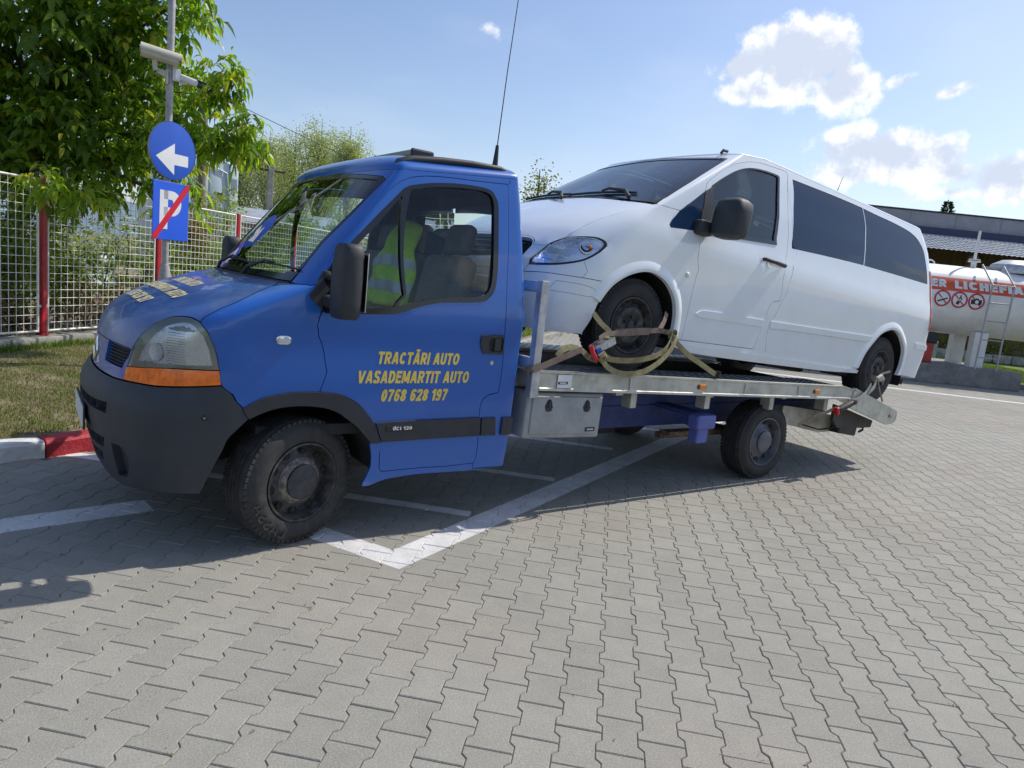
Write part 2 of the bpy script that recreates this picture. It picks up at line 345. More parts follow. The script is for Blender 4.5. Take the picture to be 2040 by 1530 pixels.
def shrink(P, g):
    P = np.array(P); a = area(P); P = P if a > 0 else P[::-1]
    d1 = P-np.roll(P, 1, 0); d2 = np.roll(P, -1, 0)-P
    n1 = np.stack([-d1[:, 1], d1[:, 0]], 1); n2 = np.stack([-d2[:, 1], d2[:, 0]], 1)
    n1 /= np.linalg.norm(n1, axis=1)[:, None]+1e-12; n2 /= np.linalg.norm(n2, axis=1)[:, None]+1e-12
    n = n1+n2; l = np.linalg.norm(n, axis=1)[:, None]; n = n/np.maximum(l, .5)
    return P+n*g*np.minimum(1.6, 2/np.maximum(l, .6))

class Hull:
    """plan = superellipse corners front and rear joined by straight sides, all varying with height"""
    def __init__(s,yc,xf,D,w,n,xr,Dr,nr=2.2):
        s.yc=yc;s.t=dict(xf=xf,D=D,w=w,xr=xr,Dr=Dr);s.n=n;s.nr=nr
    def g(s,k,z):
        T=s.t[k]
        return float(np.interp(z,[a for a,b in T],[b for a,b in T]))
    def P(s,u,z):
        """u in -3..3 round the plan (0 front centre, 1..2 side, 3 rear centre), z height -> point"""
        sg=-1 if u>=0 else 1;u=abs(u);w=s.g('w',z)
        if u<=1:
            th=u*math.pi/2;D=s.g('D',z);x=s.g('xf',z)+D-D*math.cos(th)**(2/s.n);yy=w*math.sin(th)**(2/s.n)
        elif u<=2:
            a=s.g('xf',z)+s.g('D',z);b=s.g('xr',z)-s.g('Dr',z);x=a+(u-1)*(b-a);yy=w
        else:
            th=(3-min(u,3))*math.pi/2;Dr=s.g('Dr',z);x=s.g('xr',z)-Dr+Dr*max(0,math.cos(th))**(2/s.nr);yy=w*math.sin(th)**(2/s.nr)
        return (x,s.yc+sg*yy,z)
    def inv(s,x,y,z):
        w=s.g('w',z);xf=s.g('xf',z);D=s.g('D',z);xr=s.g('xr',z);Dr=s.g('Dr',z)
        sg=1 if y<=s.yc else -1
        yy=min(abs(y-s.yc)/w,1)
        if x<xf+D:
            c=max(0,min(1,(xf+D-x)/D))**(s.n/2);sn=yy**(s.n/2)
            return sg*math.atan2(sn,c)/(math.pi/2)
        if x<=xr-Dr: return sg*(1+(x-xf-D)/(xr-Dr-xf-D))
        c=max(0,min(1,(x-xr+Dr)/Dr))**(s.nr/2);sn=yy**(s.nr/2)
        return sg*(3-math.atan2(sn,c)/(math.pi/2))
    def F(s,p):
        x,y,z=p;w=s.g('w',z);xf=s.g('xf',z);D=s.g('D',z);xr=s.g('xr',z);Dr=s.g('Dr',z)
        yy=abs(y-s.yc)/w
        a=max(0,(xf+D-x)/D);b=max(0,(x-xr+Dr)/Dr)
        if a>0: return (yy**s.n+a**s.n)-1
        if b>0: return (yy**s.nr+b**s.nr)-1
        return yy-1
    def hit(s,o,d,zmin,zmax,tmax=14):
        prev=None
        for i in range(700):
            t=.5+i*(tmax/700);p=o+d*t
            if p[2]<zmin or p[2]>zmax: prev=None;continue
            f=s.F(p)
            if f<=0:
                if prev is None: return None
                lo,hi=prev,t
                for _ in range(30):
                    m=(lo+hi)/2
                    if s.F(o+d*m)>0: lo=m
                    else: hi=m
                return o+d*hi
            prev=t
        return None
CAB=Hull(.94,
 xf=[(.25,-.80),(.32,-.84),(.45,-.875),(.60,-.905),(.74,-.91),(.80,-.88),(.84,-.845),(.91,-.84),(1.0,-.825),(1.08,-.80),(1.14,-.76),(1.2,-.675),(1.25,-.57),(1.30,-.43),(1.345,-.29),(1.385,-.14),(1.40,-.11),(2.07,.41),(2.3,.58)],
 D=[(.25,.55),(.95,.60),(1.08,.50),(1.2,.36),(1.3,.28),(1.38,.20),(1.4,.17),(2.05,.14)],
 w=[(.25,.955),(.35,.975),(.5,.988),(.9,.992),(1.05,.986),(1.12,.986),(1.2,.992),(1.3,.99),(1.42,.98),(1.7,.935),(2.0,.875),(2.1,.85),(2.3,.8)],
 n=2.3,xr=[(.2,1.37),(1.3,1.41),(2.2,1.36)],Dr=[(.2,.06),(2.2,.07)],nr=3.2)
VAN=Hull(.97,
 xf=[(-.25,-.84),(-.1,-.91),(.1,-.94),(.25,-.94),(.35,-.92),(.45,-.87),(.55,-.77),(.65,-.62),(.75,-.43),(.85,-.21),(.93,-.04),(.95,0.0),(1.49,.86),(1.6,1.05)],
 D=[(-.25,.5),(.5,.60),(.65,.48),(.8,.3),(.93,.2),(1.5,.16)],
 w=[(-.25,.90),(-.12,.925),(-.02,.945),(.3,.952),(.66,.95),(.72,.942),(.78,.925),(.9,.905),(1.1,.875),(1.4,.805),(1.5,.775),(1.6,.74)],
 n=2.2,xr=[(-.2,4.36),(-.05,4.41),(.2,4.48),(.33,4.50),(.36,4.47),(.55,4.48),(1.0,4.41),(1.3,4.33),(1.47,4.23),(1.6,4.10)],Dr=[(-.2,.16),(1.5,.16)],nr=3.2)

CABP = json.loads("""{"headlight":[[0.3709,0.9079],[0.3772,0.943],[0.3938,0.9897],[0.4061,1.031],[0.4514,1.0931],[0.5022,1.1569],[0.5433,1.1828],[0.6148,1.1935],[0.6804,1.1926],[0.7481,1.1794],[0.8329,1.1415],[0.8596,1.0747],[0.8616,1.0075],[0.852,0.9536],[0.7088,0.9471],[0.593,0.938]],"turn":[[0.3709,0.9079],[0.593,0.938],[0.7088,0.9471],[0.852,0.9536],[0.8729,0.8827],[0.6778,0.8599],[0.5511,0.8466],[0.4642,0.8429],[0.3607,0.8367],[0.3704,0.9063]],"hood_side":[[0.7481,1.1794],[0.7336,1.2696],[0.7024,1.3027],[0.6297,1.3479],[0.5288,1.3891]],"hl_top":[[0.3938,0.9897],[0.4061,1.031],[0.4514,1.0931],[0.5022,1.1569],[0.5433,1.1828],[0.6148,1.1935],[0.6804,1.1926],[0.7481,1.1794]],"hood_front":[[0.3938,0.9897],[0.369,1.0],[0.2955,1.0025],[0.1746,1.006],[0.0408,0.9922]],"hood_rear":[[0.5288,1.3891],[0.2745,1.3836],[-0.2361,1.3858],null],"nose_side":[[0.3938,0.9897],[0.3772,0.943],[0.3709,0.9079],[0.3607,0.8367]],"nose_bot":[[0.3607,0.8367],[0.2932,0.8334],[0.1918,0.8333],[0.0749,0.8324],[-0.0235,0.834]],"grille":[[0.1689,1.0006],[0.2674,0.9988],[0.3845,0.9958],[0.3688,0.9532],[0.3521,0.9299],[0.3375,0.8908],[0.2694,0.8915],[0.1646,0.8949]],"logo":[[0.0637,0.9849],[0.0072,0.894],[-0.0048,0.8351]],"flare_out":[[1.011,0.7687],[1.0462,0.8171],[1.1019,0.8407],[1.1586,0.8473],[1.218,0.8463],[1.2207,0.8462],[1.2706,0.8384],[1.3265,0.8143],[1.3806,0.774],[1.4229,0.7151],[1.4554,0.6404],[1.4745,0.554]],"flare_in":[[1.0397,0.7152],[1.0865,0.7528],[1.1253,0.7709],[1.1835,0.7771],[1.2528,0.7707],[1.3098,0.7445],[1.3637,0.7011],[1.2533,0.7614],[1.3342,0.709],[1.3817,0.6527],[1.4166,0.5922],[1.4348,0.5538]],"fender_bumper":[[0.8729,0.8827],[0.9481,0.8247],[1.011,0.7687]],"door_front":[[1.218,0.8463],[1.2422,1.1137],[1.1926,1.2612],[1.0135,1.4122],[0.9552,1.4725],[0.8547,1.5706],[0.8586,1.6333],[0.8753,1.7002],[0.9139,1.7896],[0.9568,1.8811],[1.0014,1.9523],[1.0284,1.9964],[1.0981,2.0315],[1.2076,2.0517],[1.3844,2.0664],[1.6129,2.0757],[1.9177,2.0923]],"door_rear":[[1.9177,2.0923],[1.9169,1.912],[1.914,1.6831],[1.9092,1.4154],[1.9288,1.2244],[1.9379,1.0656],[1.9343,0.831],[1.8863,0.8159],[1.8657,0.7805],[1.8633,0.7168],[1.8696,0.6038],[1.8738,0.4226],[1.8656,0.3857]],"door_bot":[[1.8656,0.3857],[1.7377,0.3802],[1.6292,0.3839],[1.4859,0.3801],[1.4764,0.397],[1.4761,0.4824],[1.4745,0.554]],"cowl_seam":[[0.5288,1.3891],[0.6865,1.3958],[0.9067,1.398],[1.0078,1.399]],"ws_near":[[0.6201,1.401],[0.6373,1.4054],[0.6356,1.5108],[0.6346,1.6187],[0.6727,1.7154],[0.7136,1.8059],[0.7524,1.9014],[0.8032,1.9951]],"ws_top":[[0.8032,1.9951],[0.7477,2.0099],[0.5218,2.0234],[0.2032,2.0452],[-0.0814,2.0562],[-0.4338,2.0519]],"ws_bot":[[0.6201,1.401],[0.3136,1.3978],[-0.0409,1.3999],null],"glass_frame":[[0.9952,1.6437],[1.0355,1.8134],[1.0804,1.9561],[1.1107,1.9774],[1.2454,2.0103],[1.4341,2.0334],[1.6572,2.0411],[1.7643,2.0274],[1.8173,1.9765],[1.8286,1.9168],[1.8438,1.5995],[1.8359,1.4623],[1.8046,1.4027],[1.7593,1.3799],[1.5781,1.36],[1.5045,1.328],[1.4469,1.2853],[1.3405,1.2728],[1.2589,1.2668],[1.1867,1.2745],[0.9991,1.4371],[0.9493,1.5251]],"quarter":[[1.0349,1.6271],[1.0663,1.7695],[1.0968,1.9202],[1.2315,1.6777],[1.4086,1.3162],[1.3195,1.3004],[1.2351,1.2901],[1.0282,1.5095]],"main_glass":[[1.1291,1.9593],[1.258,1.9904],[1.4427,2.0137],[1.6607,2.0246],[1.7489,2.0102],[1.782,1.9722],[1.794,1.9127],[1.8161,1.5967],[1.8124,1.4753],[1.7877,1.424],[1.7476,1.4054],[1.6264,1.3949],[1.557,1.3837],[1.4828,1.3534],[1.4191,1.3224],[1.252,1.6803]],"mirror_tri":[[1.1952,1.2667],[1.0984,1.3166],[1.006,1.3671],[0.9246,1.4276],[0.9092,1.482]],"mold1":[[1.451,0.6714],[1.567,0.6778],[1.8653,0.6822],[1.8713,0.6037],[1.8688,0.5634],[1.6749,0.5617],[1.4783,0.5574]],"mold2":[[1.8715,0.6763],[1.934,0.6786],[1.9437,0.5616],[1.8756,0.5629]],"mold3":[[1.9429,0.6765],[2.0396,0.6744],null,null,[1.952,0.5609]],"sill":[[1.8656,0.3857],[1.8536,0.3508],[1.975,0.3486],[1.9973,0.3917],[2.0207,0.5609]],"sill_low":[[1.975,0.3486],[1.8433,0.3373],[1.6288,0.3431],[1.5027,0.3275],[1.4384,0.2971],[1.4093,0.2975],[1.4418,0.4092],[1.4445,0.4705],[1.4371,0.5536]],"rear_edge":[null,null,[1.9963,1.5383],[2.0024,1.1467],[2.019,0.9234],null,[2.0207,0.5609],[2.0211,0.4081],[1.9867,0.3542]],"handle":[[1.8322,1.1854],[1.9236,1.1911],[1.9319,1.1694],[1.9369,1.0814],[1.929,1.0669],[1.8488,1.0689],[1.837,1.0932],[1.8284,1.1635]],"lock":[[1.8732,1.0157]],"ind":[[1.1247,1.1143]],"text":[[1.424,1.0665],[1.7489,1.0656],[1.7456,0.9981],[1.4161,0.9992],[1.3448,0.9625],[1.7968,0.9635],[1.7982,0.8937],[1.3544,0.896],[1.4403,0.8596],[1.7082,0.8582],[1.7205,0.7865],[1.4602,0.7914]],"bump_bot":[[0.8249,0.3298],[0.6088,0.3141],[0.3473,0.2578],[0.1966,0.237],null,null,null],"bump_rear":[[0.8249,0.3298],[0.8847,0.424],[0.9277,0.5022],[0.9609,0.562],[0.9908,0.6309],[1.0397,0.7152]],"fog":[[0.3502,0.5151],[0.418,0.5142],[0.4572,0.4887],[0.4647,0.4487],[0.4213,0.3602],[0.367,0.3218],[0.1127,0.2446]],"g1":[[0.0425,0.7044],[0.3506,0.722],[0.3343,0.6606],[0.1182,0.6606]],"g2":[[0.1133,0.5007],[0.2946,0.5226],[0.262,0.459],null],"g3":[null,[0.2354,0.4271],null,null],"cap":[[0.8773,0.7211]],"badge":[[1.4903,0.6417],[1.5775,0.6358]],"hl_inner":[[0.4312,0.9437],[0.4484,0.9917],[0.4883,1.0561],[0.5393,1.1139],[0.5888,1.1543],[0.6597,1.1726],[0.7479,1.1579],[0.8102,1.1166],[0.8308,1.054],[0.8307,0.9744],[0.7111,0.9638],[0.5476,0.9534]],"lip":[[0.3774,0.9033]]}""")
VANP = json.loads("""{"headlight":[[0.459,0.2849],[0.4539,0.3166],[0.4834,0.3691],[0.509,0.4316],[0.5322,0.4743],[0.5715,0.5065],[0.6333,0.5235],[0.7042,0.5357],[0.7652,0.5374],[0.8153,0.5254],[0.8401,0.5086],[0.8545,0.482],[0.8545,0.4448],[0.8268,0.4056],[0.7808,0.363],[0.7139,0.3344],[0.6262,0.3085],[0.5159,0.2898]],"hood_side":[[0.5715,0.5065],[0.5832,0.5625],[0.5995,0.6123],[0.627,0.6795],[0.7142,0.7583],[0.8555,0.8633]],"hood_front":[[0.5056,0.4293],[0.4273,0.4205]],"ws_bot":[[0.8555,0.8633],[0.5532,0.87],[0.1326,0.8875],[-0.1592,0.919]],"ws_near":[[0.8855,0.8713],[0.8554,0.9488],[0.8321,1.0343],[0.8064,1.2004],[0.7933,1.3176],[0.7845,1.4148]],"ws_top":[[0.7845,1.4148],[0.3736,1.4255],[0.0862,1.4469],[-0.1313,1.4252],[-0.3901,1.3688]],"pillar_seam":[[0.8771,0.8713],[1.0096,0.8738],[1.0424,0.879]],"tri":[[1.0517,0.7588],[1.0494,0.7985],[1.0424,0.9097],[1.034,1.0749],[1.0759,0.9567],[1.1274,0.7724],[1.1029,0.7656],[1.058,0.7407]],"door_front":[[1.194,-0.0423],[1.1932,0.1291],[1.1799,0.4112],[1.1478,0.6285],[1.1288,0.7598],[1.0759,0.9567],[1.0252,1.108],[1.0116,1.1537],[1.0075,1.2001],[1.0032,1.2968],[1.0088,1.3808],[1.0314,1.4363],[1.0664,1.4728],[1.1136,1.4884],[1.1849,1.498]],"door_rear":[[1.1849,1.498],[1.2024,1.4615],[1.2919,1.1695],[1.3733,0.8589],[1.3979,0.5897],[1.4165,0.4239],[1.3994,0.4021],[1.3918,0.3352],[1.3942,0.2339],[1.3861,-0.0147]],"door_glass":[[1.0351,1.1424],[1.0344,1.2244],[1.039,1.3133],[1.053,1.3718],[1.0776,1.4042],[1.1204,1.4238],[1.1643,1.4282],[1.1762,1.4138],[1.2616,1.1371],[1.3236,0.881],[1.2229,0.8315],[1.1411,0.7928],[1.1119,0.9339]],"door_base":[[1.0336,1.0789],[1.0347,1.1401],[1.1119,0.9339],[1.1421,0.7882],[1.1274,0.7724],[1.0759,0.9567]],"belt":[[1.1411,0.7928],[1.2233,0.8303],[1.3305,0.88],[1.3352,0.8597],[1.2288,0.8104],[1.1452,0.7731]],"win1":[[1.227,1.4581],[1.3347,1.4675],[1.461,1.4768],[1.603,1.4795],[1.6268,1.3195],[1.6614,0.9435],[1.5234,0.9145],[1.3846,0.8769],[1.3408,1.0673],[1.2696,1.334]],"win2":[[1.6058,1.4777],[1.6966,1.4717],[1.7993,1.4689],[1.9048,1.4509],[1.9525,1.4119],[1.978,1.3375],[1.986,1.2105],[1.9872,0.9766],[1.8435,0.9643],[1.6643,0.9434],[1.6298,1.3217]],"archF":[[0.9245,-0.1216],[0.977,0.0007],[1.0018,0.1148],[1.0095,0.1912],[1.0194,0.257],[1.038,0.3337],[1.0612,0.3814],[1.0835,0.3899],[1.114,0.3586],[1.1367,0.2989],[1.1535,0.228],[1.1641,0.1359],[1.1677,0.0555],[1.1692,-0.0431]],"archR":[[1.7492,-0.0205],[1.7562,0.1299],[1.7733,0.2559],[1.7945,0.3483],[1.8237,0.4049],[1.8474,0.421],[1.8703,0.3981],[1.8872,0.3413],[1.9074,0.2446],[1.9196,0.0946],[1.9188,-0.02]],"bump_seam":[[0.4382,0.2323],[0.5553,0.2446],[0.7007,0.249],[0.8877,0.2539],[1.0221,0.256]],"bump_bot":[[0.4793,-0.1411],[0.6701,-0.1371],[0.9286,-0.1178]],"bottom":[[1.1769,-0.1031],[1.2343,-0.132],[1.3841,-0.1257],[1.5197,-0.1127],[1.6244,-0.1006],[1.7515,-0.0669]],"rear_bot":[[1.9188,-0.02],[1.9624,-0.0155],[2.0042,0.0023],null],"rear_edge":[null,null,null],"seam2":[[1.3896,0.2261],[1.3908,0.1849],[1.3841,-0.0209],[1.4168,-0.0164]],"low_seam":[[1.2057,0.1488],[1.2183,0.2038],[1.2776,0.2259],[1.508,0.2935],[1.2945,0.1657],[1.3908,0.1849],[1.7695,0.2575]],"handle":[[1.3166,0.7082],[1.3805,0.7076]],"cap":[[1.1548,0.4386]],"grille":[[0.3212,0.4817],[0.3802,0.4739],[0.4147,0.4538],[0.4295,0.4164],[0.4115,0.3312]],"recess":[[0.6585,0.2047],[0.8127,0.2084],[0.9318,0.1983],[0.9694,0.1791],[0.9615,0.1496],[0.9165,0.1372],[0.7788,0.1373],[0.6159,0.1348]]}""")
# ------------------------------------------------------------------ curved body panels
def metric(H):
    L = H.Ls
    def f(u): a = abs(u); s = 1 if u >= 0 else -1; return s*(1.15*a if a <= 1 else 1.15+(a-1)*L if a <= 2 else 1.15+L+(a-2)*1.0)
    def g(X): a = abs(X); s = 1 if X >= 0 else -1; return s*(a/1.15 if a <= 1.15 else 1+(a-1.15)/L if a <= 1.15+L else 2+(a-1.15-L))
    return f, g
CAB.Ls = 1.62; VAN.Ls = 4.5
def hpt(H, u, z, lift=0):
    e = 1e-3; p = Vector(H.P(u, z)); u0 = u if abs(abs(u)-1) > 2e-3 else u+3e-3
    a = Vector(H.P(u0+e, z))-Vector(H.P(u0-e, z)); b = Vector(H.P(u, z+.012))-Vector(H.P(u, z-.012)); n = a.cross(b)
    if n.length < 1e-9: n = Vector((-1, 0, 0))
    n.normalize()
    if n.dot(p-Vector((.35*(H is CAB)+1.6*(H is VAN), H.yc, z-.25))) < 0: n = -n
    return p+n*lift, n
def sheet(name, mapf, poly, m, parent, holes=(), lift=0, lip=.014, step=.05, gap=.0022, flip=False, smooth=38, label=None, corner=38):
    """poly in metric 2D; mapf(a,b,lift)->(point, normal)"""
    B = shrink(crom(poly, corner=corner), gap); Hs = [np.array(crom(h, corner=corner)) for h in holes]
    loops = [B]+Hs; pts = []; edges = []
    for Lp in loops:
        o = len(pts); n = len(Lp); pts += [tuple(p) for p in Lp]; edges += [(o+i, o+(i+1) % n) for i in range(n)]
    nb = len(pts); allb = np.array(pts)
    x0, y0 = B.min(0); x1, y1 = B.max(0)
    gx, gy = np.meshgrid(np.arange(x0+step*.5, x1, step), np.arange(y0+step*.5, y1, step)); G = np.stack([gx.ravel(), gy.ravel()], 1)
    if len(G):
        k = inside(B, G)
        for h in Hs: k &= ~inside(h, G)
        G = G[k]
        if len(G):
            d = np.min(np.linalg.norm(G[:, None, :]-allb[None, :, :], axis=2), axis=1); G = G[d > step*.38]
    pts += [tuple(p) for p in G]
    V, E, F, ov, oe, of = delaunay_2d_cdt([Vector(p) for p in pts], edges, [], 0, 1e-6)
    V2 = np.array([tuple(v) for v in V]); cen = np.array([V2[list(f)].mean(0) for f in F]); k = inside(B, cen)
    for h in Hs: k &= ~inside(h, cen)
    F = [tuple(f) for f, q in zip(F, k) if q]
    P3 = []; N3 = []
    for a, b in V2: p, n = mapf(a, b, lift); P3.append(p); N3.append(n)
    # orient
    f = F[0]; nn = (P3[f[1]]-P3[f[0]]).cross(P3[f[2]]-P3[f[0]])
    if nn.dot(N3[f[0]]) < 0: F = [q[::-1] for q in F]
    cnt = {}
    for q in F:
        for i in range(3):
            e = (q[i], q[(i+1) % 3]); cnt[e] = 1
    bd = [e for e in cnt if (e[1], e[0]) not in cnt]
    vs = list(P3); idx = {}
    for e in bd:
        for v in e:
            if v not in idx: idx[v] = len(vs); vs.append(P3[v]-N3[v]*lip)
    fs = F+[(e[1], e[0], idx[e[0]], idx[e[1]]) for e in bd] if lip else F
    me = bpy.data.meshes.new(name); me.from_pydata([tuple(v) for v in vs], [], fs); me.update()
    o = link(name, me, m, parent); me.shade_smooth(); me.set_sharp_from_angle(angle=math.radians(smooth))
    if label: o['label'] = label
    return o
def panel(name, H, poly, m, parent, holes=(), lift=0, both=False, **k):
    f, g = metric(H)
    def mk(sg):
        mp = lambda a, b, l: hpt(H, g(a), b, l)
        return sheet(name, mp, [(sg*f(u), z) for u, z in poly], m, parent, [[(sg*f(u), z) for u, z in h] for h in holes], lift, **k)
    o = mk(1)
    if both: return o, mk(-1)
    return o
def sym(half): return list(half)+[(-u, z) for u, z in reversed(half) if abs(u) > 1e-6]
def cl(L): return [tuple(p) for p in L if p is not None]
def dome(name, H, rim, h, m, parent, p=5, q=2.0, n=120, rings=14, xc=None):
    us = np.linspace(-3, 3, n, endpoint=False); R = [Vector(H.P(u, rim(H, u))) for u in us]; cx = sum((v.x for v in R))/n if xc is None else xc
    vs = []; fs = []
    for j in range(rings+1):
        r = math.cos(j/rings*math.pi/2)**.5 if j < rings else 0
        for v in R:
            zz = v.z+(h)*(max(0, 1-r**p))**(1/q)
            c = Vector((cx, H.yc, 0)); vs.append((c.x+(v.x-c.x)*r, c.y+(v.y-c.y)*r, v.z*(r**2)+(1-r**2)*(rim.zmid)+h*(max(0, 1-r**p))**(1/q)))
    for j in range(rings):
        for i in range(n): fs.append((j*n+i, j*n+(i+1) % n, (j+1)*n+(i+1) % n, (j+1)*n+i))
    me = bpy.data.meshes.new(name); me.from_pydata(vs, [], fs); me.update()
    bm = bmesh.new(); bm.from_mesh(me); bmesh.ops.remove_doubles(bm, verts=bm.verts, dist=1e-4); bmesh.ops.recalc_face_normals(bm, faces=bm.faces); bm.to_mesh(me); bm.free()
    return link(name, me, m, parent, smooth=True)
# ------------------------------------------------------------------ bold sans lettering drawn as strokes
def _arc(cx, cy, rx, ry, a0, a1, n=10): return [(cx+rx*math.cos(math.radians(a0+(a1-a0)*i/n)), cy+ry*math.sin(math.radians(a0+(a1-a0)*i/n))) for i in range(n+1)]
def glyph(ch, t):
    a = t/2; W_ = {'I': t, '1': .36, ' ': .26, 'M': .80, 'i': t, 'E': .54, 'F': .52, 'L': .50, 'T': .60, 'A': .70, 'Ă': .70, 'V': .68, 'O': .70, 'C': .66, 'D': .64, 'R': .64, 'U': .62, 'S': .60, 'N': .62, 'K': .64, 'H': .62, 'P': .60, 'd': .50}.get(ch, .54); w = W_; S = []
    c = w/2
    if ch == 'T': S = [[(0, 1-a), (w, 1-a)], [(c, 1-t*.9), (c, 0)]]
    elif ch in 'AĂ':
        S = [[(a*.9, 0), (c-.02, 1)], [(w-a*.9, 0), (c+.02, 1)], [(.19, .30), (w-.19, .30)]]
        if ch == 'Ă': S.append(_arc(c, 1.27, .13, .14, 190, 350))
    elif ch in 'RP':
        S = [[(a, 0), (a, 1)], [(a, 1-a), (w-.30, 1-a)]+_arc(w-.27, (1-a+.46)/2, .27-a, (1-a-.46)/2, 90, -90)+[(a, .46)]]
        if ch == 'R': S.append([(w*.48, .46), (w-a*.75, 0)])
    elif ch == 'C': S = [_arc(c, .5, c-a, .5-a, 38, 322, 18)]
    elif ch in 'O0': S = [_arc(c, .5, c-a, .5-a, 0, 360, 24)]
    elif ch == 'I' or ch == '|': S = [[(c, 0), (c, 1)]]
    elif ch == 'U': S = [[(a, 1), (a, .34)]+_arc(c, .32, c-a, .32-a, 180, 360)+[(w-a, .34), (w-a, 1)]]
    elif ch == 'V': S = [[(a*.8, 1), (c-.01, 0)], [(w-a*.8, 1), (c+.01, 0)]]
    elif ch == 'S': S = [[tuple(p) for p in crom([(w-a, .73), (w-.15, .88), (c, 1-a), (.16, .89), (a, .74), (.17, .585), (w-.17, .42), (w-a, .27), (w-.14, .12), (c, a), (.13, .12), (a*.9, .28)], closed=False, corner=200)]]
    elif ch == 'D': S = [[(a, a), (a, 1-a), (w-.34, 1-a)]+_arc(w-.32, .5, .32-a, .5-a, 90, -90)+[(a*.2, a)]]
    elif ch == 'E': S = [[(a, 0), (a, 1)], [(a, 1-a), (w, 1-a)], [(a, .53), (w*.93, .53)], [(a, a), (w, a)]]
    elif ch == 'F': S = [[(a, 0), (a, 1)], [(a, 1-a), (w, 1-a)], [(a, .50), (w*.92, .50)]]
    elif ch == 'L': S = [[(a, 1), (a, 0)], [(a, a), (w, a)]]
    elif ch == 'H': S = [[(a, 0), (a, 1)], [(w-a, 0), (w-a, 1)], [(a, .52), (w-a, .52)]]
    elif ch == 'M': S = [[(a, 0), (a, 1)], [(w-a, 0), (w-a, 1)], [(a*1.1, 1), (c, .14)], [(w-a*1.1, 1), (c, .14)]]
    elif ch == 'N': S = [[(a, 0), (a, 1)], [(w-a, 0), (w-a, 1)], [(a, 1), (w-a, 0)]]
    elif ch == 'K': S = [[(a, 0), (a, 1)], [(w-a*.8, 1), (a, .35)], [(w*.40, .55), (w-a*.7, 0)]]
    elif ch == '1': S = [[(w-a, 0), (w-a, 1)], [(w-a, .93), (0, .68)]]
    elif ch == '2': S = [[tuple(p) for p in crom([(a, .70), (.12, .85), (c, 1-a), (w-.12, .87), (w-a, .70), (w-.17, .48), (.20, .22), (a*1.2, a)], closed=False, corner=200)], [(0, a), (w, a)]]
    elif ch == '6': S = [_arc(c, .33, c-a, .33-a, 0, 360, 20), [tuple(p) for p in crom([(a, .33), (a+.01, .62), (.19, .87), (c+.02, 1-a), (w-.13, .88), (w-a, .76)], closed=False, corner=200)]]
    elif ch == '9': S = [_arc(c, .67, c-a, .33-a, 0, 360, 20), [tuple(p) for p in crom([(w-a, .67), (w-a-.01, .38), (w-.19, .13), (c-.02, a), (.13, .12), (a, .24)], closed=False, corner=200)]]
    elif ch == '7': S = [[(0, 1-a), (w-a*.4, 1-a)], [(w-a*.7, .93), (w*.55, .5), (w*.38, 0)]]
    elif ch == '8': S = [_arc(c, .735, (c-a)*.92, .265-a, 0, 360, 20), _arc(c, .285, c-a, .285-a, 0, 360, 20)]
    elif ch == 'd': S = [_arc(c, .5, c-a, .5-a, 90, 270, 10), [(c-.02, a), (w, a)], [(c-.02, 1-a), (w, 1-a)], [(w-a, 0), (w-a, 1.2)]]
    elif ch == 'i': S = [[(c, 0), (c, .72)]]
    return w, S
def text_mesh(s, size=1, bold=0, shear=0, extr=0, spacing=1):
    t = .17+bold*.9; V_ = []; F_ = []; x0 = 0
    for ch in s:
        w, S = glyph(ch, t); k_ = 0
        for P in S:
            P = [np.array(p, float) for p in P]; closed = len(P) > 3 and np.linalg.norm(P[0]-P[-1]) < 1e-6; n = len(P); o = len(V_); k_ += 1
            for i in range(n):
                d0 = P[i]-P[i-1] if i > 0 else (P[i]-P[-2] if closed else P[1]-P[0]); d1 = P[i+1]-P[i] if i < n-1 else (P[1]-P[i] if closed else P[i]-P[i-1])
                d0 = d0/(np.linalg.norm(d0)+1e-9); d1 = d1/(np.linalg.norm(d1)+1e-9); b = d0+d1; b /= np.linalg.norm(b)+1e-9; nn = np.array([-b[1], b[0]]); m = min(1.5, 1/max(.3, abs(b @ d0)))
                for sg in (1, -1):
                    q = P[i]+nn*sg*t/2*m
                    y = q[1] if ch in 'Ăd' and q[1] > 1.05 else min(1, max(0, q[1]))
                    V_.append((x0+q[0]+shear*y, y, k_*.0002))
            F_ += [(o+2*i, o+2*i+1, o+2*i+3, o+2*i+2) for i in range(n-1)]
        x0 += w+.085*spacing
    return np.array(V_), F_
def place_text(name, s, f, w, h, m, parent, bold=.02, shear=0, spacing=1, label=None, keep=None):
    V_, F_ = text_mesh(s, bold=bold, shear=shear, spacing=spacing); x0, x1 = V_[:, 0].min(), V_[:, 0].max()
    mb = MB(); P_ = []
    for x, y, z in V_: P_.append(Vector(f((x-x0)/(x1-x0)*w, y*h)))
    c0 = sum(P_, Vector())/len(P_); fn = sum(((P_[q[1]]-P_[q[0]]).cross(P_[q[2]]-P_[q[0]]) for q in F_), Vector())
    if fn.length > 0: fn.normalize()
    cv = Vector((-.6, -.8, .2)); fn = fn if fn.dot(cv) > 0 else -fn
    mb.add([p+fn*z for p, (x, y, z) in zip(P_, V_)], F_); me = mb.mesh(name); o = link(name, me, m, parent); stuff(o)
    if label: o['label'] = label
    return o
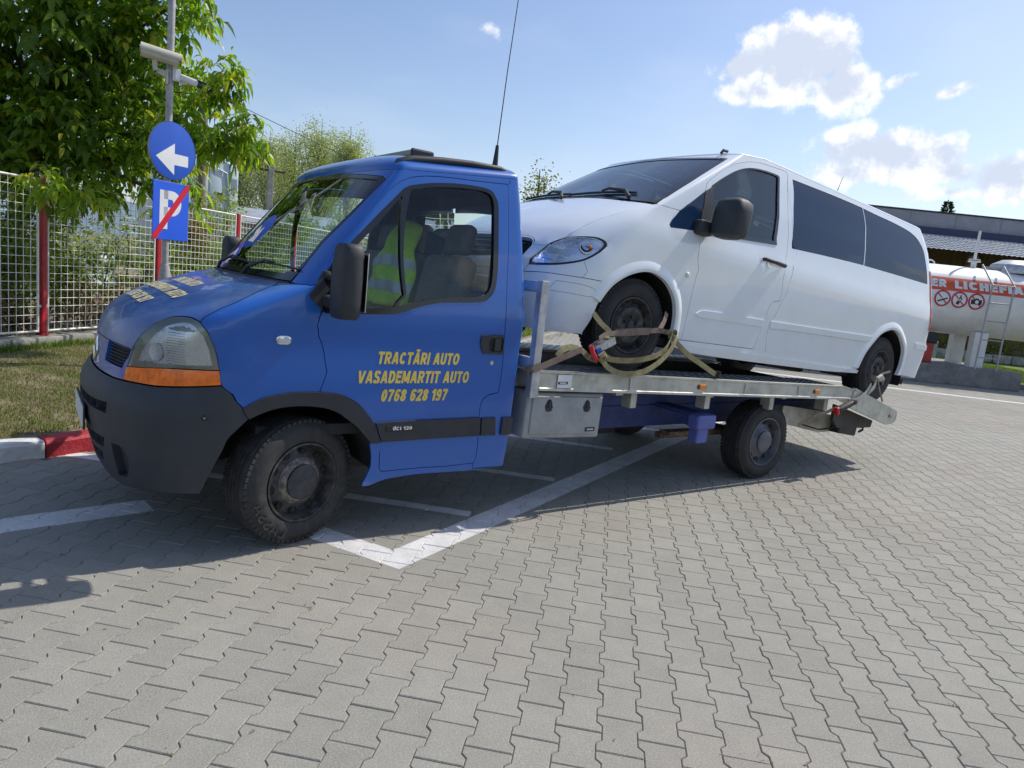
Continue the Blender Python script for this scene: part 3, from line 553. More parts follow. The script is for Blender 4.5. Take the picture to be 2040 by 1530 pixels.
def pill(mb, p, w, h, sg, d):
    P = [(w/2-h/2+h/2*math.cos(a), h/2*math.sin(a)) for a in np.linspace(-1.5708, 1.5708, 9)]+[(-w/2+h/2-h/2*math.cos(a), -h/2*math.sin(a)) for a in np.linspace(-1.5708, 1.5708, 9)]
    n = len(P); rings = [(1, -.006), (1, d*.5), (.86, d)]; vs = [(p.x+a*k, p.y-sg*h_, p.z+b*k) for k, h_ in rings for a, b in P]
    mb.add(vs, [(j*n+i, j*n+(i+1) % n, (j+1)*n+(i+1) % n, (j+1)*n+i) for j in range(2) for i in range(n)]+[tuple(2*n+i for i in range(n))])
# ------------------------------------------------------------------ wheels
def wheel(parent, c, R, wdt, rr, side, steer=0, rim_m=None, cap_m=None, worn=False, holes=10, tyre_m=None, style='truck', lettering=False, lab=None):
    """c = centre of the outer sidewall plane; side -1 faces the camera side"""
    w = bpy.data.objects.new('wheel', None); C.objects.link(w); w.parent = parent; w.location = c; w.rotation_euler = (0, 0, steer); w.empty_display_size = .1
    if lab: w['label'] = lab
    ax = Vector((0, side, 0)); t = MB(); W_ = wdt
    prof = [(rr, -.012), (rr+.012, .002), (rr+.022, .004), (rr+(R-rr)*.35, .010), (rr+(R-rr)*.62, .006), (R-.035, -.006), (R-.012, -.022), (R-.003, -.036)]
    k = 5; gw = .006; span = W_-.072
    for i in range(k):
        a = -.036-span*(i+.08)/k; b = -.036-span*(i+.92)/k
        prof += [(R, a), (R, b), (R-.008, b-.001), (R-.008, b-gw)]
    prof += [(R-.003, -W_+.036), (R-.03, -W_+.01), (rr+(R-rr)*.5, -W_), (rr, -W_+.01)]
    t.lathe(prof, (0, 0, 0), ax, 72)
    nb = 64
    for s_ in (0, 1):
        for i in range(nb):
            an = 2*math.pi*(i+.5*s_)/nb; d = Vector((math.cos(an), 0, math.sin(an))); h = -.030 if s_ == 0 else -W_+.030
            Rm = Matrix((d, ax, d.cross(ax))).transposed()
            t.box(d*(R-.0135)+ax*h, (.019, .030, 2*math.pi*R/nb*.72), Rm)
    ty = obj('tyre', t, tyre_m or M['rubber'], w, smooth=35)
    r = MB()
    if style == 'truck':
        pr = [(rr, -.012), (rr+.004, .004), (rr-.006, .006), (rr-.012, -.006), (rr-.020, -.040), (rr-.030, -.062), (rr-.045, -.060), (rr*.62, -.040), (rr*.54, -.034), (rr*.50, -.020), (rr*.46, -.016), (.0001, -.016)]
    else:
        pr = [(rr, -.012), (rr+.003, .003), (rr-.006, .004), (rr-.014, -.012), (rr-.022, -.040), (rr*.86, -.046), (rr*.70, -.030), (rr*.64, -.012), (rr*.50, -.008), (rr*.40, -.018), (.0001, -.022)]
    r.lathe(pr, (0, 0, 0), ax, 60); rm = obj('rim', r, rim_m or M['rim'], w, smooth=40)
    hr = rr*.765 if style == 'truck' else rr*.775
    for i in range(holes):
        an = 2*math.pi*(i+.3)/holes; cpt = Vector((math.cos(an)*hr, 0, math.sin(an)*hr)); dep = -.0445 if style == 'truck' else -.0365
        nr = (Vector((math.cos(an), 0, math.sin(an)))*(-.25)+ax).normalized()
        rad = rr*.085 if style == 'truck' else rr*.072
        hb = MB(); hb.lathe([(rad*1.12, .0), (rad, .0025), (rad*.9, -.001), (.0001, -.004)], cpt+ax*dep, nr, 14); obj('vent_hole', hb, M['black_matt'], rm)
    if worn:
        q = MB(); q.lathe([(rr*.60, -.036), (rr*.565, -.030), (rr*.50, -.014), (rr*.455, -.011), (rr*.44, -.013)], (0, 0, 0), ax, 60); obj('hub_ring', q, M['rim_worn'], w, smooth=60)
    cp = MB()
    if style == 'truck':
        cp.lathe([(rr*.455, -.016), (rr*.45, .0), (rr*.41, .005), (rr*.2, .008), (.0001, .008)], (0, 0, 0), ax, 48)
    else:
        cp.lathe([(rr*.17, -.02), (rr*.16, -.008), (rr*.10, -.004), (.0001, -.004)], (0, 0, 0), ax, 24)
        for i in range(5):
            an = 2*math.pi*i/5+.3; cp.lathe([(.010, -.02), (.010, .0), (.0001, .002)], Vector((math.cos(an)*rr*.29, 0, math.sin(an)*rr*.29)), ax, 6)
    obj('hub_cap', cp, cap_m or M['hubcap'], w, smooth=40)
    if lettering:
        V, F = text_mesh('LASSA', bold=-.02, spacing=1.4); wd = V[:, 0].max()
        rad = (R+rr)/2+.010; vs = []
        for x, y, z in V:
            an = math.radians(252)+(x/wd)*1.02*(1); rad_ = rad-.022+y*.055
            # reads along the lower left of the sidewall
            vs.append(Vector((math.cos(an)*rad_, 0, math.sin(an)*rad_)) + ax*.0125)
        an0 = math.radians(248); vs = []
        for x, y, z in V:
            an = an0-(x/wd)*.95; rad_ = rad+.022-y*.058
            vs.append(Vector((math.cos(an)*rad_, 0, math.sin(an)*rad_))+ax*.0118)
        mb = MB(); mb.add(vs, F); o = link('lettering', mb.mesh('lettering'), M['rubber_dry'], w)
    return w

# ================================================================== TOW TRUCK
truck = thing('tow_truck', 'blue flatbed tow truck carrying a white van, door lettered TRACTĂRI AUTO', 'tow truck')
S = CABP; K = {k: cl(v) for k, v in S.items()}
blue = M['blue']
def rimz(H, u):
    z = 2.09
    for _ in range(4): z = 2.052+.085*max(0, min(1, (H.P(u, z)[0]-.42)/.9))
    return z
rimz.zmid = 2.105
def rim_pts(H, rim, u0, u1, n=24): return [(u0+(u1-u0)*i/n, rim(H, u0+(u1-u0)*i/n)) for i in range(n+1)]
# bonnet
hs = K['hood_side']; ht = K['hl_top']
hood = sym([(0, 1.3865), (.27, 1.3865)]+hs[::-1]+ht[::-1][1:]+K['hood_front'][1:3]+[(.17, 1.004), (0, 1.002)])
panel('bonnet', CAB, hood, M['blue_hood'], truck, lift=.003)
cowl = sym([(0, 1.401), (.3, 1.4015), (.60, 1.402), (.615, 1.395), (.5288, 1.3885), (.27, 1.388), (0, 1.388)])
panel('cowl', CAB, cowl, M['black_plastic'], truck, lift=-.004, gap=0)
# headlamps with turn lamp
hl = K['headlight']; inner = K['hl_inner']
for sg in (1, -1):
    L = lambda P: [(sg*u, z) for u, z in P]
    h0 = panel('headlight', CAB, L(hl), M['lens_housing'], truck, lift=-.004, lip=.05)
    panel('reflector', CAB, L(inner), M['lens_inner'], h0, lift=-.002, lip=.01)
    for i, (du, zz, r_) in enumerate(((.545, 1.01, .045),)):
        p, n = hpt(CAB, sg*du, zz, .0); bowl = MB(); bowl.lathe([(r_, .0), (r_*.96, .002), (r_*.8, .0015), (.0001, .001)], p, n, 28); obj('lamp_bowl', bowl, M['lens_inner'], h0, smooth=50)
    fl = MB()
    for i in range(13):
        zz = .965+i*.0125
        q = [hpt(CAB, sg*u, zz, .0018)[0] for u in np.linspace(.60, .70, 6)]; fl.tube(q, .0012, 5)
    stuff(obj('lens_flutes', fl, M['clear_old'], h0))
    panel('lens', CAB, L(hl), M['clear_old'], h0, lift=.006, lip=.008, gap=.004)
    tn = panel('turn_signal', CAB, L(K['turn'][:-1]), M['amber'], truck, lift=.004, lip=.03)
    rb = MB()
    for i in range(16):
        u = .40+i*.029; a = hpt(CAB, sg*u, max(.862, .862+(u-.62)*.11), .0045)[0]; b = hpt(CAB, sg*u, .925, .0045)[0]; rb.tube([a, b], .0008, 4)
    stuff(obj('lens_ribs', rb, M['amber'], tn))
# nose with grille openings
g = K['grille']; gcen = np.mean(np.array(g), 0)
nose = sym([(0, 1.001), (.17, 1.003)]+K['hood_front'][1:3][::-1]+K['nose_side']+[(.2932, .8334), (.19, .8333), (0, .8325)])
gm = [(-u, z) for u, z in g]
panel('nose_panel', CAB, nose, blue, truck, holes=[g, gm], lip=.03)
for sg in (1, -1):
    gr = panel('grille', CAB, [(sg*u, z) for u, z in g], M['black_matt'], truck, lift=-.035, gap=-.012, lip=0)
    mb = MB()
    for i in range(6):
        zz = .902+i*.0165; us = np.linspace(.17, .372, 8); mb.tube([hpt(CAB, sg*u, zz, -.012)[0] for u in us], .0028, 5)
    for i in range(14):
        u = .175+i*.0148; mb.tube([hpt(CAB, sg*(u+.004*k), .895+.1*k/4, -.015)[0] for k in range(5)], .0016, 4)
    obj('grille_mesh', mb, M['black_plastic'], gr)
# diamond emblem on the nose
em = MB(); oc = [(0, .075), (.052, 0), (0, -.075), (-.052, 0)]; ic = [(a*.55, b*.55) for a, b in oc]
vs = []
for (a, b), h in [(p, .004) for p in oc]+[(p, .009) for p in [(a*.78, b*.78) for a, b in oc]]+[(p, .004) for p in ic]: q, n = hpt(CAB, a*1.0, .915+b, h); vs.append(q)
fs = []
for j in range(2):
    for i in range(4): fs.append((j*4+i, j*4+(i+1) % 4, (j+1)*4+(i+1) % 4, (j+1)*4+i))
em.add(vs, fs); obj('emblem', em, M['chrome'], truck)
# front bumper
fo = [(.3502, .512), (.418, .5142), (.4572, .4887), (.4647, .4487), (.440, .385), (.415, .345), (.345, .335)]; g1 = [(-.351, .722), (-.2, .709), (0, .705), (.2, .709), (.351, .722), (.337, .661), (.2, .657), (0, .656), (-.2, .657), (-.337, .661)]
g2 = [(-.2946, .5226), (0, .508), (.2946, .5226), (.262, .459), (0, .446), (-.262, .459)]; g3 = [(-.2354, .425), (0, .413), (.2354, .425), (.205, .362), (0, .350), (-.205, .362)]
bump = sym([(0, .829), (.19, .830), (.2932, .8305)]+K['am_bot'] if 'am_bot' in K else [(0, .829), (.19, .830), (.2932, .8305), (.3607, .833), (.4642, .839), (.5511, .8426), (.6778, .8559), (.8729, .8797)]+K['fender_bumper'][1:]+K['bump_rear'][::-1]+[(.6088, .3141), (.46, .292), (.3473, .272), (.20, .266), (0, .264)])
fom = [(-u, z) for u, z in fo]
bp_ = panel('front_bumper', CAB, bump, M['bumper_plastic'], truck, holes=[g1, g2, g3, fo, fom], lip=.045, step=.04, lift=.002)
for gg in (g1, g2, g3):
    sl = panel('air_intake', CAB, gg, M['black_matt'], bp_, lift=-.042, gap=-.01, lip=0)
    us = np.linspace(-.24, .24, 7); zc = (gg[0][1]+gg[-1][1])/2
    for u in us: mb = MB(); mb.box(hpt(CAB, u, zc, -.02)[0], (.03, .008, .055)); obj('intake_bar', mb, M['black_plastic'], bp_)
for F_ in (fo, fom): panel('fog_recess', CAB, F_, M['bumper_plastic'], bp_, lift=-.034, gap=-.01, lip=0)
for sg in (1, -1):
    p, n = hpt(CAB, sg*.8776, .7211, .0); mb = MB(); mb.lathe([(.015, 0), (.015, .004), (.010, .006), (.008, .001), (.0001, .001)], p, n, 20); o = obj('tow_cap', mb, M['black_gloss'], bp_, smooth=40)
    mb = MB(); mb.lathe([(.005, .001), (.004, .004), (.0001, .005)], p, n, 10); obj('cap_centre', mb, M['galv'], o) if False else obj('cap_centre', mb, M['galv'], bp_)
pl = MB(); pl.rbox((-.917, .94, .575), (.010, .50, .11), .004); np_ = obj('number_plate', pl, M['print_white'], truck)
pl = MB(); pl.rbox((-.912, .94, .575), (.010, .53, .135), .005); obj('plate_holder', pl, M['black_plastic'], truck)
# wings, pillars, doors
df, dr, db = K['door_front'], K['door_rear'], K['door_bot']
i14 = min(range(len(df)), key=lambda i: abs(df[i][0]-1.0138)+abs(df[i][1]-1.4122))
fender = hs[::-1][:1]+[] ; fender = hs[:]+K['cowl_seam'][1:3]+[df[i14+1-0]][:0]+[(.9552, 1.41)]+[(1.0138, 1.4085)]+df[:i14][::-1]+K['flare_out'][:5][::-1]+K['fender_bumper'][::-1][1:]+K['headlight'][8:13][::-1][1:] if False else None
flo = K['flare_out']; k0 = min(range(len(flo)), key=lambda i: abs(flo[i][0]-1.2213))
fender = hs+K['cowl_seam'][1:3]+[(.958, 1.404), (1.0138, 1.4085)]+df[:i14][::-1]+flo[:k0][::-1]+[(.9481, .8247), (.8729, .8827)]+[(.8521, .9534), (.8618, 1.0073), (.8589, 1.0752), (.8334, 1.1414)]
wn = K['ws_near']; wt = K['ws_top']
wt_half = [p for p in wt if p[0] > .15]
pillar = [(0, 2.0535), (.2032, 2.0445)]+[p for p in wt_half[::-1] if p[0] > .25]+wn[:-1][::-1]+K['cowl_seam'][1:3]+[(.958, 1.404), (1.0138, 1.4122)]+df[i14+1:]+[(1.945, 2.10)]+rim_pts(CAB, rimz, 1.945, 0, 40)
gf = K['glass_frame']
rear_w = [CAB.inv(CAB.g('xr', z)-.001, CAB.yc-yy, z) for yy, z in ((.60, 1.42), (.60, 1.93))]
sg_r = lambda yy, z: (abs(CAB.inv(10, CAB.yc-yy, z)), z)
def rear_u(yy, z):
    w = CAB.g('w', z); sn = (yy/w)**(CAB.nr/2); return 3-math.asin(min(1, sn))/(math.pi/2)
rwin = [(rear_u(.66, 1.44), 1.44), (rear_u(.62, 1.92), 1.92), (rear_u(.30, 1.94), 1.94), (3.0, 1.945), (3.0, 1.42), (rear_u(.3, 1.42), 1.42)]
rearp = dr[:]+[(1.8656, .3508)]+[(1.95, .3486), (2.0, .35), (2.2, .36), (2.6, .38), (3.0, .38), (3.0, 1.42), (rear_u(.3, 1.42), 1.42), (rear_u(.66, 1.44), 1.44), (rear_u(.62, 1.92), 1.92), (rear_u(.30, 1.94), 1.94), (3.0, 1.945)]+rim_pts(CAB, rimz, 3, 1.945, 30)
sill = K['sill_low']; sillp = [(1.95, .345)]+sill[1:]+[(1.4817, .554)]+db[::-1][1:]+[(1.8656, .3508)]
for sg in (1, -1):
    L = lambda P: [(sg*u, z) for u, z in P]
    panel('front_wing', CAB, L(fender), blue, truck)
    panel('windscreen_pillar', CAB, L(pillar), blue, truck, step=.045)
    o = panel('cab_corner', CAB, L(rearp), blue, truck, corner=30)
    panel('sill', CAB, L(sillp), blue, truck)
    d = panel('door', CAB, L(df+dr[1:]+db[1:]+flo[k0+1:][::-1][1:]), blue, truck, holes=[L(gf)], step=.045, label='driver door lettered TRACTĂRI AUTO VASADEMARTIT AUTO 0768 628 197' if sg == 1 else None)
    ring = panel('window_frame', CAB, L(gf), M['black_gloss'], d, holes=[L(K['quarter']), L(K['main_glass'])], lift=.003, gap=-.004, lip=.03)
    panel('quarter_glass', CAB, L(K['quarter']), M['glass'], d, lift=-.010, gap=-.006, lip=0)
    panel('door_glass', CAB, L(K['main_glass']), M['glass'], d, lift=-.012, gap=-.006, lip=0)
    fl = flo+K['flare_in'][::-1]
    fi = K['flare_in']; fi = fi[:4]+[(1.2563, .7655), (1.3141, .738), (1.345, .705), (1.3872, .6527), (1.4226, .5922), (1.4416, .5538)]
    panel('wheel_arch_trim', CAB, L(flo+fi[::-1]), M['black_plastic'], truck, lift=.012, lip=.030, gap=.0)
    panel('door_moulding', CAB, L(K['mold1']), M['black_plastic'], d, lift=.016, lip=.02)
    panel('side_moulding', CAB, L(K['mold2']), M['black_plastic'], truck, lift=.016, lip=.02)
    panel('side_moulding', CAB, L([(1.9655, .6765), (2.04, .6755), (2.12, .672), (2.11, .565), (2.03, .5605), (1.9655, .5609)]), M['black_plastic'], truck, lift=.016, lip=.02)
    # mirror triangle and mirror
    panel('mirror_base', CAB, L(K['mirror_tri']), M['black_plastic'], truck, lift=.004, lip=.006)
    mrr = MB(); ys = .94-sg*.94-sg*.05
    def my(v): return .94-sg*(.94-v)
    head = MB()
    sec = [(1.255, .80), (1.275, .95), (1.33, 1.0), (1.45, 1.0), (1.56, .97), (1.60, .90), (1.622, .70)]
    vs = []; nseg = 20
    for z, k in sec:
        for i in range(nseg):
            an = 2*math.pi*i/nseg; ca, sa = math.cos(an), math.sin(an)
            ex = abs(ca)**.6*math.copysign(1, ca); ey = abs(sa)**.6*math.copysign(1, sa)
            vs.append((.130+ex*.062*k+.014*(z-1.43), my(-.230+ey*.098*k), z))
    fs = [(j*nseg+i, j*nseg+(i+1) % nseg, (j+1)*nseg+(i+1) % nseg, (j+1)*nseg+i) for j in range(len(sec)-1) for i in range(nseg)]+[tuple(range(nseg)), tuple((len(sec)-1)*nseg+i for i in range(nseg))]
    head.add(vs, fs); mo = obj('mirror', head, M['black_plastic'], truck, smooth=50)
    a = MB(); a.tube([(.10, my(.0), 1.33), (.11, my(-.10), 1.32), (.12, my(-.17), 1.33)], [.035, .03, .03], 10); a.tube([(.11, my(.0), 1.44), (.12, my(-.17), 1.46)], .016, 8); a.rbox((.10, my(-.015), 1.40), (.05, .05, .16), .015); obj('mirror_arm', a, M['black_plastic'], mo, smooth=40)
    gl = MB(); gl.rbox((.198, my(-.235), 1.44), (.006, .17, .29), .004); obj('mirror_glass', gl, M['chrome'], mo)
    # handle, lock, side repeater
    hh = K['handle']; hd = panel('door_handle', CAB, L(hh), M['black_plastic'], d, lift=.009, lip=.012, holes=[L([(1.872, 1.168), (1.926, 1.170), (1.930, 1.150), (1.928, 1.095), (1.922, 1.085), (1.876, 1.085), (1.869, 1.10), (1.868, 1.155)])])
    panel('handle_recess', CAB, L([(1.865, 1.172), (1.932, 1.172), (1.932, 1.080), (1.865, 1.080)]), M['black_matt'], hd, lift=-.0 if 0 else .0012, lip=0)
    mb = MB(); p, n = hpt(CAB, sg*1.906, 1.128, .008); mb.rbox(p, (.048, .010, .078), .004); obj('handle_paddle', mb, M['black_plastic'], hd)
    mb = MB(); p, n = hpt(CAB, sg*1.8879, 1.0156, .0); mb.lathe([(.013, 0), (.013, .003), (.011, .005), (.0001, .005)], p, n, 20); o = obj('door_lock', mb, M['galv'], d, smooth=40)
    p, n = hpt(CAB, sg*1.1263, 1.1148, .003); mb = MB(); pill(mb, p, .062, .032, sg, .008); o = obj('side_repeater', mb, M['white_plastic'], truck, smooth=60); mb = MB(); pill(mb, p, .076, .044, sg, .003); obj('repeater_bezel', mb, M['chrome'], truck, smooth=60)
roof = dome('roof', CAB, rimz, .095, blue, truck, p=6, q=2)
# windscreen
ws = sym([(0, 1.4035), (.31, 1.403)]+wn[:-1]+wt_half[:])
ws = sym([(0, 1.403), (.3136, 1.403), (.6201, 1.4035)]+wn[2:-1]+[wt[0]]+[p for p in wt[1:] if p[0] > .15]+[(0, 2.052)])
wc = (0, 1.73); wsi = [(u*.945, wc[1]+(z-wc[1])*.93+(.012 if z < 1.6 else 0)) for u, z in ws]
panel('windscreen_surround', CAB, ws, M['black_gloss'], truck, holes=[wsi], lift=.001, lip=.01)
panel('windscreen', CAB, ws, M['glass_ws'], truck, lift=-.006, gap=.004, lip=0, step=.06)
panel('rear_window', CAB, sym([(u, z) for u, z in rwin])[:0] or [(rear_u(.66, 1.44), 1.44), (rear_u(.62, 1.92), 1.92), (rear_u(.30, 1.94), 1.94), (3.0, 1.945), (3.0, 1.42), (rear_u(.3, 1.42), 1.42)], M['glass'], truck, lift=-.004, gap=-.005, lip=0)
panel('rear_window', CAB, [(-u, z) for u, z in [(rear_u(.66, 1.44), 1.44), (rear_u(.62, 1.92), 1.92), (rear_u(.30, 1.94), 1.94), (3.0, 1.945), (3.0, 1.42), (rear_u(.3, 1.42), 1.42)]], M['glass'], truck, lift=-.004, gap=-.005, lip=0)
# wipers
for y0, y1, nm in ((.72, .10, 0), (1.42, .80, 1)):
    mb = MB(); base = Vector((-.135+.02*nm, y0-.02, 1.405)); 
    def wsp(y, z, l=.02): 
        w_ = CAB.g('w', z); yy = min(abs(y-.94)/w_, .97); th = math.asin(min(1, yy**(CAB.n/2))); u = th/(math.pi/2)*(1 if y < .94 else -1); return hpt(CAB, u, z, l)[0]
    mb.tube([base, wsp(y0-.05, 1.425, .035), wsp((y0+y1)/2+.1, 1.475, .03), wsp((y0+y1)/2, 1.478, .018)], [.011, .010, .007, .006], 8)
    mb.tube([wsp(y1+(y0+.1-y1)*k/8, 1.462+.012*math.sin(k/8*3.1), .009) for k in range(9)], .006, 6)
    obj('wiper', mb, M['black_plastic'], truck, smooth=50)
# door lettering
def door_text(u, z): return hpt(CAB, u, z, .0015)[0]
def uz(x, z): return CAB.inv(x, -.04, z)
dtx = lambda s, x0, x1, z0, h, name: place_text(name, s, lambda X, Y: hpt(CAB, uz(x0+X, z0+Y), z0+Y, .0016)[0], x1-x0, h, M['yellow'], truck, bold=.06, shear=.17)
dtx('TRACTĂRI AUTO', .412, .925, 1.000, .069, 'lettering'); dtx('VASADEMARTIT AUTO', .302, 1.000, .893, .070, 'lettering'); dtx('0768 628 197', .443, .867, .789, .070, 'lettering')
place_text('badge_lettering', 'dCI 120', lambda X, Y: hpt(CAB, uz(.520+X, .627+Y), .627+Y, .0215)[0], .12, .020, M['print_white'], truck, bold=.03)
mb = MB(); p, n = hpt(CAB, uz(.567, .637), .637, .0175); mb.rbox(p, (.175, .006, .036), .012, seg=3); obj('badge', mb, M['black_gloss'], truck)
# bonnet lettering, reads from the front
def hoodp(x, y):
    lo, hi = .95, 1.3865
    for _ in range(26):
        zc = (lo+hi)/2; w_ = CAB.g('w', zc); yy = min(abs(y-.94)/w_, 1); xx = CAB.g('xf', zc)+CAB.g('D', zc)*(1-(1-yy**CAB.n)**(1/CAB.n))
        if xx < x: lo = zc
        else: hi = zc
    zc = (lo+hi)/2; th = math.asin(min(1, yy**(CAB.n/2))); return hpt(CAB, th/(math.pi/2)*(1 if y < .94 else -1), zc, .0048)[0]
for s, yn, yf, x0, h in (('TRACTĂRI AUTO', .66, 1.26, -.415, .075), ('VASADEMARTIT AUTO', .43, 1.45, -.540, .075), ('0768 628 197', .62, 1.26, -.665, .068)):
    place_text('bonnet_lettering', s, lambda X, Y: hoodp(x0+Y, yf-X), yf-yn, h, M['yellow_faded'], truck, bold=.05, shear=.15)
# roof trims, light bar, aerial
for sg in (1, -1):
    def my(v): return .94-sg*(.94-v)
    mb = MB(); mb.tube([(.50, my(.135), 2.072), (.53, my(.14), 2.105), (.62, my(.145), 2.135), (.80, my(.145), 2.158), (1.0, my(.145), 2.175), (1.2, my(.145), 2.180), (1.30, my(.15), 2.168)], [.010, .022, .024, .022, .020, .018, .008], 10); obj('roof_rail', mb, M['black_plastic'], truck, smooth=50)
mb = MB(); mb.tube([(.475, .28, 2.075), (.49, .28, 2.11), (.53, .28, 2.125)], [.010, .014, .004], 8); obj('washer_jet', mb, M['black_plastic'], truck, smooth=50)
mb = MB(); mb.rbox((.80, .90, 2.215), (.14, 1.0, .04), .01); lb = obj('light_bar', mb, mat('light_bar_body', (.36, .35, .22), .5, dirt=.3, dcol=(.2, .18, .1)), truck)
mb = MB(); mb.rbox((.80, .395, 2.215), (.155, .025, .05), .012); obj('light_bar_cap', mb, M['black_plastic'], lb)
mb = MB(); mb.box((.80, .88, 2.185), (.04, .9, .03)); obj('light_bar_foot', mb, M['black_plastic'], lb)
an = MB(); an.tube([(1.26, .30, 2.18), (1.265, .30, 2.24), (1.267, .30, 2.30), (1.268, .30, 2.345)], [.020, .017, .013, .010], 12); ao = obj('aerial_base', an, M['black_plastic'], truck, smooth=50)
an = MB(); an.tube([(1.268, .30, 2.34), (1.29, .30, 2.8), (1.33, .30, 3.4), (1.38, .30, 4.0)], [.0035, .003, .0025, .002], 6); obj('aerial_whip', an, M['steel_dark'], ao)
# interior
mb = MB(); mb.box((.55, .94, .62), (1.5, 1.80, .06)); mb.box((1.29, .94, .95), (.05, 1.78, .75)); mb.box((1.29, .94, 2.03), (.05, 1.6, .12)); mb.box((1.29, .17, 1.68), (.05, .16, .6)); mb.box((1.29, 1.71, 1.68), (.05, .16, .6)); obj('cab_lining', mb, M['lining'], truck)
mb = MB(); mb.box((.90, .94, 2.065), (.82, 1.5, .02)); obj('headlining', mb, M['lining'], truck)
mb = MB(); mb.rbox((.12, .94, 1.26), (.42, 1.74, .26), .06, seg=3); mb.rbox((.20, .45, 1.40), (.24, .42, .08), .03); db_ = obj('dashboard', mb, M['dash'], truck, smooth=40)
mb = MB(); pts = [(.42+.12*math.sin(a)*.45, .45+.19*math.cos(a), 1.30+.19*math.sin(a)) for a in np.linspace(0, 2*math.pi, 33)]; mb.tube(pts, .014, 8); mb.tube([(.42, .27, 1.30), (.42, .63, 1.30)], .016, 6); mb.tube([(.42, .45, 1.30), (.2, .45, 1.2)], .03, 8); obj('steering_wheel', mb, M['dash'], truck, smooth=50)
def seat(yc_, nm):
    R = Matrix.Rotation(math.radians(12), 3, 'Y')
    b = MB(); b.rbox((1.02, yc_, 1.33), (.15, .50, .62), .06, R, 3); s0 = obj('seat', b, M['seat'], truck, smooth=50)
    b = MB(); b.rbox((.78, yc_, 1.02), (.55, .52, .15), .05, seg=3); obj('cushion', b, M['seat'], s0, smooth=50)
    b = MB(); b.rbox((1.135, yc_, 1.74), (.10, .26, .20), .045, R, 3); b.tube([(1.11, yc_-.06, 1.6), (1.12, yc_-.06, 1.7)], .008, 6); b.tube([(1.11, yc_+.06, 1.6), (1.12, yc_+.06, 1.7)], .008, 6); obj('headrest', b, M['seat'], s0, smooth=50)
for yc_ in (.42, 1.0, 1.48): seat(yc_, 'seat')
# chassis
mb = MB()
for y in (.52, 1.36):
    mb.box((3.55, y, .50), (4.6, .07, .17)); mb.box((3.75, y, .66), (4.2, .06, .14))
    mb.box((3.55, y, .59), (4.6, .09, .012)); 
obj('chassis_rail', mb, M['frame_blue'], truck)
mb = MB()
for x in (1.6, 2.6, 3.4, 4.6, 5.4): m_ = MB(); m_.box((x, .94, .55), (.08, .80, .12)); obj('chassis_member', m_, M['steel_dark'], truck)
mb.box((.45, .94, .36), (1.2, .9, .22)); obj('engine_block', mb, M['steel_dark'], truck); mb = MB(); mb.tube([(4.165, .2, .335), (4.165, 1.7, .335)], .05, 12); obj('rear_axle', mb, M['steel_dark'], truck); mb = MB(); mb.box((2.6, 1.0, .42), (.9, .5, .25)); obj('fuel_tank', mb, M['steel_dark'], truck)
mb = MB(); mb.tube([(1.42, .30, .80), (1.43, .28, .6), (1.40, .26, .45), (1.52, .26, .40)], .018, 8); mb.tube([(1.45, .4, .75), (1.5, .4, .5)], .03, 8); obj('hose', mb, M['black_matt'], truck)
mb = MB(); mb.box((3.30, .32, .60), (.16, .50, .035)); obj('bracket_arm', mb, M['frame_blue'], truck); mb = MB(); mb.rbox((3.30, .04, .555), (.22, .12, .12), .02); mb.rbox((3.30, .06, .445), (.13, .10, .14), .015); obj('mounting_bracket', mb, mat('bracket_blue', (.10, .13, .42), .45, dirt=.2), truck)
mb = MB(); mb.box((3.42, .30, .40), (.50, .10, .03)); mb.box((3.55, .35, .37), (.8, .06, .05)); obj('leaf_spring', mb, M['rust'], truck)
# toolbox
R_ = Matrix.Rotation(math.radians(1.9), 3, 'Y')
mb = MB(); mb.rbox((1.79, .14, .665), (.66, .36, .31), .018, R_, 3); tb = obj('toolbox', mb, M['box_grey'], truck, smooth=40)
mb = MB(); mb.rbox((1.80, -.046, .668), (.60, .014, .255), .012, R_, 3); obj('toolbox_door', mb, M['box_grey'], tb, smooth=40)
for x in (1.635, 1.965):
    mb = MB(); P = [(.034*math.sin(a)*(1 if math.cos(a) < 0 else .78), .042*math.cos(a)) for a in np.linspace(0, 2*math.pi, 24, endpoint=False)]
    zc = .735-(x-1.8)*.033
    mb.prism(P, -.0545, -.050, lambda a, b, h: (x+a, h, zc+b)); o = obj('paddle_latch', mb, M['black_gloss'], tb)
    mb = MB(); mb.rbox((x+.004, -.056, zc-.002), (.018, .006, .060), .003); mb.rbox((x, -.055, zc-.026), (.05, .005, .022), .004); obj('latch_lever', mb, M['black_plastic'], o) if False else obj('latch_lever', mb, M['black_plastic'], tb)
mb = MB(); mb.rbox((2.015, -.0545, .566), (.088, .003, .030), .003); obj('maker_label', mb, M['print_black'], tb)
place_text('maker_lettering', 'DAKEN', lambda X, Y: (1.987+X, -.0568, .560+Y), .056, .012, M['print_white'], tb, bold=.04)
